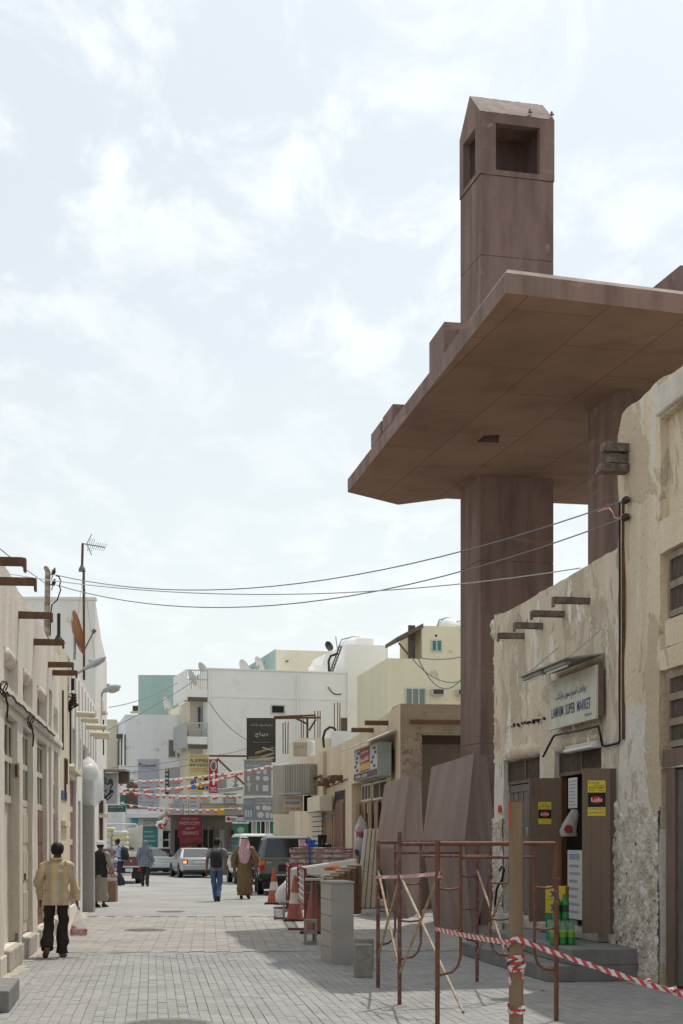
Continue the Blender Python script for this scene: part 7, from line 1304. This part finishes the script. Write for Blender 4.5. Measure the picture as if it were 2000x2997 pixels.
for (x, y, z, wx, wy, h_, yl) in ((-.62, .5, .85, .30, .4, .26, 0), (.1, .45, .85, .36, .4, .28, 0), (-.62, .5, 1.11, .30, .4, .26, 0), (.0, .5, 1.13, .36, .4, .2, 0), (-.62, .55, 1.37, .30, .4, .24, 0), (-.02, .55, 1.33, .36, .4, .2, 1), (-.62, .6, 1.61, .30, .4, .24, 0), (-.02, .6, 1.53, .36, .4, .2, 0), (-.6, .6, 1.85, .32, .4, .26, 1), (-.02, .6, 1.73, .36, .4, .2, 1), (-.02, .6, 1.93, .34, .4, .2, 0), (-.5, .6, 2.1, .30, .4, .18, 1), (.55, .3, .86, .25, .35, .22, 0), (.5, .2, 1.08, .26, .3, .2, 0)):
    k += 1; t = thing('wrapped_mattress', 'white wrapped bedding bundle on the truck, %s' % ('low on the left', 'low at the middle', 'second on the left', 'second at the middle', 'third on the left', 'third at the middle', 'fourth on the left', 'fourth at the middle', 'fifth on the left, yellowish', 'fifth at the middle, yellowish', 'uppermost at the middle', 'topmost on the left, yellowish', 'low on the right', 'second on the right')[k-1], 'bedding', mi @ Matrix.Translation((x, y, z)), 'bedding bundles on the truck')
    M().loft([((0, 0, 0), wx*.9, wy*.95), ((0, 0, h_*.25), wx, wy), ((0, 0, h_*.7), wx, wy), ((0, 0, h_*.97), wx*.88, wy*.9)], 20, pw=4, wr=.03, sc=5).build('bundle', m_fy if yl else m_foam, t, smooth=50)
    if yl == 0 and k % 3 == 0: M().box(-wx*.99, wx*.99, -wy-.005, -wy+.01, h_*.4, h_*.48).build('yellow_band', m_fy, t)
# ================================================================ people
def skin_body(parent, mt, J, s):
    me = bpy.data.meshes.new('b'); vs = []; rs = []; es = []
    def add(p, r, par=None):
        vs.append(V(p)*s); rs.append(r*s)
        if par is not None: es.append((par, len(vs)-1))
        return len(vs)-1
    hd = V(J['head']); pe = add(J['pelvis'], .12); wa = add(V(J['pelvis']).lerp(V(J['chest']), .45), .11, pe); ch_ = add(J['chest'], .115, wa); nb = add(V(J['chest'])+V((0, 0, .13)), .06, ch_); nk = add(V(J['chest']).lerp(hd, .66), .055, nb)
    f = V(J.get('face', (0, 1, 0))).normalized(); sd = f.cross(V((0, 0, 1))).normalized()
    jw = add(hd+f*.018+V((0, 0, -.055)), .066, nk); sk = add(hd+V((0, 0, .03)), .088, jw); cr = add(hd-f*.01+V((0, 0, .085)), .06, sk); add(hd+f*.112+V((0, 0, -.008)), .014, jw)
    for q in (-1, 1): add(hd+sd*.092*q-f*.005+V((0, 0, -.005)), .014, sk)
    for q, k in ((-1, 'L'), (1, 'R')):
        sh = add(V(J['sh'+k])+V((0, 0, -.025)), .043, nb); el = add(J['el'+k], .042, sh); wrp = V(J['wr'+k]); wr_ = add(wrp, .028, el); d = (wrp-V(J['el'+k])).normalized(); side = d.cross(V((0, 1, 0)))
        if side.length < .1: side = V((1, 0, 0))
        side.normalize(); up_ = side.cross(d)
        pm_ = add(wrp+d*.06, .028, wr_)
        for i, (o, ln) in enumerate(((-.027, .065), (-.009, .078), (.009, .073), (.026, .055))):
            a = add(wrp+d*.095+up_*o, .010, pm_); b = add(wrp+d*(.095+ln*.55)+up_*o+side*.01*q, .009, a); add(wrp+d*(.095+ln*.85)+up_*o+side*.028*q, .008, b)
        a = add(wrp+d*.045-up_*.042, .011, pm_); add(wrp+d*.085-up_*.055+side*.015*q, .009, a)
        hp = add(J['hip'+k], .085, pe); kn = add(J['kn'+k], .056, hp); an_ = add(J['an'+k], .04, kn); add(J['to'+k], .032, an_)
    me.from_pydata(vs, es, []); o = bpy.data.objects.new('b', me); COL.objects.link(o); md = o.modifiers.new('s', 'SKIN'); sv_ = me.skin_vertices[0].data if me.skin_vertices else None
    if sv_ is None:
        bm = bmesh.new(); bm.from_mesh(me); bm.verts.layers.skin.verify(); bm.to_mesh(me); bm.free(); sv_ = me.skin_vertices[0].data
    for i, r in enumerate(rs): sv_[i].radius = (r, r); sv_[i].use_root = (i == 0)
    md.use_smooth_shade = True; ss_ = o.modifiers.new('d', 'SUBSURF'); ss_.levels = 1; ss_.render_levels = 1
    dg = bpy.context.evaluated_depsgraph_get(); m2 = bpy.data.meshes.new_from_object(o.evaluated_get(dg)); bpy.data.objects.remove(o); m2.name = 'body'; m2.materials.clear(); m2.materials.append(mt); b = bpy.data.objects.new('body', m2); COL.objects.link(b); b.parent = parent; return b
BASE = dict(pelvis=(0, 0, .95), chest=(0, .0, 1.27), head=(0, .03, 1.59), shL=(-.17, 0, 1.405), elL=(-.235, -.03, 1.13), wrL=(-.25, .04, .88), shR=(.17, 0, 1.405), elR=(.235, -.03, 1.13), wrR=(.25, .04, .88), hipL=(-.09, 0, .90), knL=(-.10, .03, .49), anL=(-.10, -.02, .09), toL=(-.115, .14, .03), hipR=(.09, 0, .90), knR=(.10, .03, .49), anR=(.10, -.02, .09), toR=(.115, .14, .03))
m_skd = mat('skin_brown', (.17, .085, .055), (.15, .075, .05), rough=.5, s1=9); m_sk = mat('skin_tan', (.30, .165, .11), (.27, .145, .095), rough=.5, s1=9); m_hair = flat('black_hair', (.012, .011, .011), .6)
def torso(t, J, s, mt, hem=.80, rw=1., name='shirt', wr=.012, secs=None, slv=True, sl=(.078, .06, .045), cuff=1.0):
    pv, chs, hd = V(J['pelvis']), V(J['chest']), V(J['head']); 
    def c(z):
        f_ = (z-.95)/.32; return pv.lerp(chs, f_) if f_ < 1.4 else pv.lerp(chs, 1.4)
    S = secs or ((hem, .185, .135), (.92, .18, .135), (1.06, .165, .125), (1.2, .178, .132), (1.32, .188, .128), (1.40, .175, .11), (1.445, .125, .088), (1.475, .075, .07))
    sec = []; S = cat(S)
    for z, rx, ry in S: q = c(z); sec.append((V((q.x, q.y, z+(q.z-z)*0))*s, rx*rw*s, ry*rw*s))
    o = M().loft(sec, 32, True, wr*s*1.9, 9./s).build(name, mt, t, smooth=60)
    if slv:
        for k in 'LR':
            sh, el, wr_ = V(J['sh'+k]), V(J['el'+k]), V(J['wr'+k]); e2 = el.lerp(wr_, cuff); pts_ = [(sh+V((-.05 if k == 'R' else .05, 0, -.01)))*s, (sh+V((-.005 if k == 'R' else .005, 0, -.02)))*s, sh.lerp(el, .35)*s, el*s, el.lerp(e2, .5)*s, e2*s] if cuff > 0 else [(sh+V((-.05 if k == 'R' else .05, 0, -.01)))*s, (sh+V((-.005 if k == 'R' else .005, 0, -.02)))*s, sh.lerp(el, .4)*s, sh.lerp(el, .75)*s]
            rr = [sl[0]*.72*s, sl[0]*.95*s, sl[0]*.95*s, sl[1]*s, sl[1]*.92*s, sl[2]*s][:len(pts_)]; pq_ = cat([tuple(q)+(r_,) for q, r_ in zip(pts_, rr)]); M().limb([q[:3] for q in pq_], [q[3] for q in pq_], 18, wr*s*1.7, 11./s).build('sleeve', mt, o, smooth=60)
    return o
def trousers(t, J, s, mt, rr=(.105, .085, .075), wr=.012):
    pv = V(J['pelvis']); o = M().loft([((pv+V((0, 0, -.13)))*s, .15*s, .11*s), ((pv+V((0, 0, -.05)))*s, .178*s, .125*s), ((pv+V((0, 0, .08)))*s, .165*s, .12*s)], 20).build('trousers', mt, t, smooth=60)
    for k in 'LR':
        h, kn, an_ = V(J['hip'+k]), V(J['kn'+k]), V(J['an'+k]); pq_ = cat([tuple(q*s)+(r_*s,) for q, r_ in zip([h+V((0, 0, .02)), h.lerp(kn, .5), kn, kn.lerp(an_, .5), an_+V((0, 0, -.03))], [rr[0], (rr[0]+rr[1])/2, rr[1], (rr[1]+rr[2])/2, rr[2]])]); M().limb([q[:3] for q in pq_], [q[3] for q in pq_], 20, wr*s*1.8, 10./s).build('trouser_leg', mt, o, smooth=60)
def shoes(t, J, s, mt, sole=None):
    for k in 'LR':
        a, b = V(J['an'+k]), V(J['to'+k]); d = (b-a); d.normalize(); lo = min(a.z-.085, b.z-.03); sd = d.cross(V((0, 0, 1))).normalized(); u = sd.cross(d); h = a-d*.06
        o = M().loft([((h+V((0, 0, -.05)))*s, .03*s, .03*s, sd, u), ((h+d*.03+V((0, 0, -.04)))*s, .042*s, .05*s, sd, u), ((h+d*.10+V((0, 0, -.04)))*s, .044*s, .05*s, sd, u), ((b-d*.03)*s, .05*s, .034*s, sd, u), ((b+d*.05)*s, .042*s, .026*s, sd, u), ((b+d*.075)*s, .015*s, .012*s, sd, u)], 12).build('shoe', mt, t, smooth=60)
def hair(t, J, s, mt=m_hair, back=.03, low=-.035):
    h = V(J['head']); f = V(J.get('face', (0, 1, 0))).normalized(); sd = f.cross(V((0, 0, 1))).normalized(); S = []
    for z, rx, ry, oy in ((low, .070, .060, -.040), (low+.05, .086, .078, -.030), (.02, .097, .095, -.018), (.06, .100, .107, -.004), (.10, .092, .10, .0), (.135, .065, .075, -.002), (.155, .02, .025, -.004)): S.append(((h+f*oy+V((0, 0, z)))*s, rx*s, ry*s, sd, f))
    return M().loft(S, 18, True, .008*s, 22./s).build('hair', mt, t, smooth=70)
def person(label, loc, yaw, H, pose, skinm, shirt=True):
    J = dict(BASE); J.update(pose); s = H/1.72; t = thing('person', label, 'person', Matrix.Translation((loc.x, loc.y, 0)) @ Matrix.Rotation(yaw, 4, 'Z'), 'people in the street'); skin_body(t, skinm, J, s); return t, J, s
def stripes(name, cols, wdt, rough=.75, axis='X', second=None):
    """woven stripes that follow the garment (object coordinates)"""
    m = bpy.data.materials.new(name); MC[name] = m; m.use_nodes = True; t = m.node_tree; b = t.nodes['Principled BSDF']; b.inputs['Roughness'].default_value = rough; tcn = t.nodes.new('ShaderNodeTexCoord'); sx = t.nodes.new('ShaderNodeSeparateXYZ'); t.links.new(tcn.outputs['Object'], sx.inputs[0])
    def band(ax, wd, cs):
        mu = t.nodes.new('ShaderNodeMath'); mu.operation = 'MULTIPLY'; mu.inputs[1].default_value = 1/wd; t.links.new(sx.outputs[ax], mu.inputs[0]); fr_ = t.nodes.new('ShaderNodeMath'); fr_.operation = 'FRACT'; t.links.new(mu.outputs[0], fr_.inputs[0]); r = t.nodes.new('ShaderNodeValToRGB'); n = len(cs)
        while len(r.color_ramp.elements) < n: r.color_ramp.elements.new(.5)
        for i, c in enumerate(cs): r.color_ramp.elements[i].position = i/n+.02; r.color_ramp.elements[i].color = (*c, 1)
        t.links.new(fr_.outputs[0], r.inputs[0]); return r.outputs[0]
    o = band(axis, wdt, cols)
    if second: q = band('Z', second[0], second[1]); mx_ = t.nodes.new('ShaderNodeMix'); mx_.data_type = 'RGBA'; mx_.blend_type = 'MULTIPLY'; mx_.inputs[0].default_value = 1.; t.links.new(o, mx_.inputs[6]); t.links.new(q, mx_.inputs[7]); o = mx_.outputs[2]
    t.links.new(o, b.inputs['Base Color']); return m
# man with plaid shirt on the left
p = G(165, 2802); m_pl1 = stripes('plaid_shirt', ((.58, .44, .28), (.50, .40, .28), (.36, .35, .30), (.52, .36, .18), (.58, .46, .31)), .17, second=(.05, ((1, 1, 1), (.95, .94, .92), (1, 1, 1)))); m_trb = mat('black_trousers', (.030, .024, .020), (.024, .019, .016), s1=9)
t, J, s = person('man in tan plaid shirt walking away on the left with a bag of tomatoes', p, math.radians(4), 1.64, dict(elL=(-.27, -.03, 1.13), wrL=(-.255, .10, .88), elR=(.26, -.02, 1.12), wrR=(.30, .03, .86), head=(.01, .05, 1.585), chest=(.01, .02, 1.27), knL=(-.12, .07, .51), anL=(-.115, -.20, .17), toL=(-.145, -.11, .05), knR=(.085, .06, .49), anR=(.075, .05, .09), toR=(.09, .2, .03)), m_skd)
torso(t, J, s, m_pl1, hem=.79, rw=1.10, wr=.022); trousers(t, J, s, m_trb, (.092, .08, .088), .018); shoes(t, J, s, mat('tan_sandal', (.20, .11, .06))); hair(t, J, s)
M().tube([V((.085*math.cos(a*math.pi/6), .005+.08*math.sin(a*math.pi/6), 1.482))*s for a in range(13)], .018*s, 8).build('collar', m_pl1, t, smooth=60)
hand = t.matrix_world @ (V((.315, .04, .76))*s); TB = thing('tomato_bag', 'clear plastic bag of red tomatoes held by the man in plaid', 'bag', hand-V((-.02, 0, .43)))
m_film = mat('thin_bag_film', (.85, .84, .84), rough=.2, alpha=.30); m_tom = mat('tomato', (.46, .05, .04), (.40, .07, .04), s1=14, rough=.35)
M().loft([((0, 0, .0), .11, .08), ((0, 0, .05), .135, .10), ((0, 0, .14), .115, .085), ((-.005, 0, .25), .07, .05), ((-.01, 0, .36), .03, .02), ((-.012, 0, .44), .012, .012)], 16, wr=.012, sc=16).build('film', m_film, TB, smooth=60)
r_ = random.Random(3)
for k in range(9): c = V(((k % 4-1.5)*.057+r_.uniform(-.01, .01), r_.uniform(-.04, .04), .045+(k//4)*.042)); M().lathe([(.008, -.034), (.025, -.026), (.036, 0), (.03, .022), (.012, .03)], c, 12).build('tomato', m_tom, TB, smooth=60)
# man with white cap, dark vest, long grey shirt
p = G(293, 2655); m_thg = mat('grey_kurta', (.30, .275, .225), (.26, .235, .19), s1=6); m_vest = mat('dark_vest', (.022, .022, .026))
t, J, s = person('man in white cap and dark vest standing beside the lantern post', p, math.radians(-12), 1.68, dict(elR=(.26, .02, 1.14), wrR=(.25, .20, .96), elL=(-.24, .03, 1.13), wrL=(-.16, .2, .98), toL=(-.10, .14, .03)), m_skd)
torso(t, J, s, m_thg, name='long_shirt', wr=.018, secs=((.16, .22, .17), (.4, .205, .165), (.7, .19, .155), (.92, .18, .14), (1.1, .17, .13), (1.3, .185, .125), (1.40, .172, .105), (1.475, .07, .068)), sl=(.082, .075, .07)); torso(t, J, s, m_vest, hem=.78, rw=1.09, name='vest', slv=False); shoes(t, J, s, m_rub_b); hair(t, J, s, m_hair, low=-.04)
h = V(J['head']); M().loft([((h+V((0, -.01, .045)))*s, .106*s, .112*s), ((h+V((0, -.01, .10)))*s, .106*s, .112*s), ((h+V((0, -.01, .135)))*s, .095*s, .1*s), ((h+V((0, -.01, .15)))*s, .04*s, .04*s)], 18).build('cap', m_wht, t, smooth=50)
# man in blue shirt with dark backpack, side-on, looking down
p = G(352, 2592); m_lb = mat('light_blue_shirt', (.36, .43, .58), (.31, .38, .53), s1=8); m_nav = mat('navy_trousers', (.035, .040, .075), (.03, .033, .06), s1=8); m_bp = mat('black_backpack', (.022, .022, .03), (.03, .03, .038), s1=10)
def backpack(t, s, mt, y=-.22, z=1.15, w=.16, d=.10, h=.23, lean=0.):
    b = M().loft([(V((0, y-lean*.2, z-h))*s, w*.85*s, d*.8*s), (V((0, y-.01, z-h*.8))*s, w*s, d*s), (V((0, y-.01, z))*s, w*s, d*1.05*s), (V((0, y+.01, z+h*.8))*s, w*.9*s, d*.9*s), (V((0, y+.02, z+h))*s, w*.55*s, d*.5*s)], 18, pw=3, wr=.012).build('backpack', mt, t, smooth=50)
    M().loft([(V((0, y-d*1.02, z-h*.75))*s, w*.7*s, d*.25*s), (V((0, y-d*1.15, z-h*.3))*s, w*.72*s, d*.3*s), (V((0, y-d*1.0, z+h*.05))*s, w*.6*s, d*.2*s)], 14, pw=3).build('pocket', mt, b, smooth=50)
    for q in (-1, 1): M().tube([V((q*.10, y+.06, z+h*.75))*s, V((q*.115, -.02, 1.455))*s, V((q*.115, .13, 1.36))*s, V((q*.13, .14, 1.2))*s, V((q*.15, .02, 1.03))*s, V((q*.12, y+.05, z-h*.75))*s], .018*s, 6).build('strap', mt, b, smooth=60)
    return b
t, J, s = person('man in light blue shirt with dark backpack looking down beside the truck', p, math.radians(62), 1.80, dict(chest=(0, .05, 1.26), head=(0, .13, 1.56), face=(0, 1, -.45), shL=(-.17, .06, 1.39), shR=(.17, .06, 1.39), elL=(-.21, .16, 1.16), wrL=(-.06, .33, 1.14), elR=(.21, .16, 1.16), wrR=(.08, .34, 1.14), knR=(.10, .16, .50), anR=(.10, .14, .10), toR=(.11, .28, .05), knL=(-.10, .0, .49), anL=(-.10, -.24, .12), toL=(-.11, -.10, .03)), m_skd)
torso(t, J, s, m_lb, hem=.90, cuff=.75); trousers(t, J, s, m_nav); shoes(t, J, s, m_rub_b); hair(t, J, s); backpack(t, s, m_bp, y=-.20, z=1.18)
# woman with grey headscarf
p = G(425, 2594); m_gs = mat('grey_scarf', (.17, .18, .20), (.14, .15, .17), s1=9); m_pt = stripes('blue_plaid_tunic', ((.17, .19, .24), (.12, .14, .19), (.20, .22, .26)), .11, second=(.10, ((1, 1, 1), (.72, .74, .8), (1, 1, 1)))); m_bt = mat('brown_black_trousers', (.045, .036, .030), s1=8, c2=(.035, .028, .024))
t, J, s = person('person in grey headscarf and loose plaid tunic walking away past the truck', p, math.radians(2), 1.72, dict(knL=(-.10, .09, .50), anL=(-.09, .02, .09), toL=(-.10, .18, .03), knR=(.09, -.03, .49), anR=(.09, -.2, .12), toR=(.10, -.07, .04), wrR=(.27, .05, .92), wrL=(-.24, .1, .95)), m_skd)
torso(t, J, s, m_pt, name='tunic', wr=.02, secs=((.74, .27, .20), (.88, .25, .185), (1.05, .22, .165), (1.2, .205, .15), (1.34, .195, .13), (1.41, .172, .11), (1.475, .07, .07)), sl=(.10, .095, .08)); trousers(t, J, s, m_bt, (.10, .08, .065)); shoes(t, J, s, m_rub_b)
def scarf(t, J, s, mt, rows, wr=.02):
    h = V(J['head']); M().loft([((h+V((0, y, z)))*s, rx*s, ry*s) for z, rx, ry, y in rows], 24, True, wr*s, 9./s).build('headscarf', mt, t, smooth=60)
scarf(t, J, s, m_gs, ((-.44, .16, .07, -.10), (-.36, .22, .13, -.06), (-.26, .235, .15, -.04), (-.18, .19, .135, -.03), (-.10, .125, .12, -.02), (0, .113, .122, -.012), (.08, .112, .122, -.01), (.13, .08, .09, -.01), (.155, .02, .02, -.01)))
# man in grey T-shirt and jeans with backpack
p = G(634, 2638); m_tee = mat('grey_tee', (.22, .225, .235), (.19, .195, .205), s1=8); m_jn = mat('blue_jeans', (.055, .10, .19), (.10, .16, .27), s1=5, con=(.4, .65))
t, J, s = person('man in grey T-shirt and blue jeans with black backpack, phone to his ear', p, math.radians(3), 1.76, dict(elL=(-.26, -.06, 1.13), wrL=(-.27, .02, .88), elR=(.31, .04, 1.20), wrR=(.20, .09, 1.42), knL=(-.07, .06, .50), anL=(-.02, .03, .10), toL=(-.03, .18, .03), knR=(.08, .04, .49), anR=(.05, -.22, .15), toR=(.06, -.12, .05)), m_skd)
torso(t, J, s, m_tee, hem=.84, cuff=0, sl=(.085, .075, .07)); trousers(t, J, s, m_jn, (.10, .078, .068)); shoes(t, J, s, m_rub_b); hair(t, J, s); backpack(t, s, m_bp, y=-.21, z=1.16)
bx('phone', m_blkp, None, 0, .02, 0, .07, 0, .13); ph = bpy.data.objects['phone']; ph.matrix_world = t.matrix_world @ Matrix.Translation(V((.125, .06, 1.52))*s); setp(ph, 'dark mobile phone held at the ear of the man in jeans', 'phone')
# man in brown thobe with red checked headscarf
p = G(717, 2631); m_th = mat('brown_thobe', (.185, .125, .062), (.15, .10, .05), s1=5, rough=.7); m_gh = pattern('red_checked_scarf', ((.50, .22, .25), (.62, .55, .55), (.45, .12, .16), (.60, .50, .50), (.42, .14, .18), (.58, .42, .43)), 75., .7)
t, J, s = person('man in brown thobe and red and white headscarf walking away', p, math.radians(-4), 1.80, dict(elL=(-.29, -.02, 1.13), wrL=(-.31, .02, .88), elR=(.29, -.02, 1.13), wrR=(.31, .03, .88), knR=(.10, -.02, .5), anR=(.11, -.25, .16), toR=(.12, -.12, .06)), m_skd)
torso(t, J, s, m_th, name='thobe', wr=.022, secs=((.10, .215, .20), (.3, .22, .19), (.6, .225, .175), (.92, .215, .16), (1.15, .20, .15), (1.32, .20, .138), (1.41, .178, .112), (1.475, .07, .07)), sl=(.10, .10, .10)); shoes(t, J, s, m_rub_b)
scarf(t, J, s, m_gh, ((-.62, .05, .02, -.17), (-.54, .12, .04, -.16), (-.40, .17, .075, -.13), (-.26, .195, .12, -.09), (-.16, .17, .125, -.05), (-.08, .135, .125, -.03), (.02, .118, .125, -.015), (.09, .112, .12, -.012), (.135, .08, .085, -.01), (.155, .02, .02, -.01)), .03)
h = V(J['head'])+V((0, -.012, .105)); M().tube([(h+V((.108*math.cos(a*math.pi/10), .116*math.sin(a*math.pi/10), 0)))*s for a in range(21)], .014*s, 7, False).build('head_cord', m_hair, t, smooth=60)
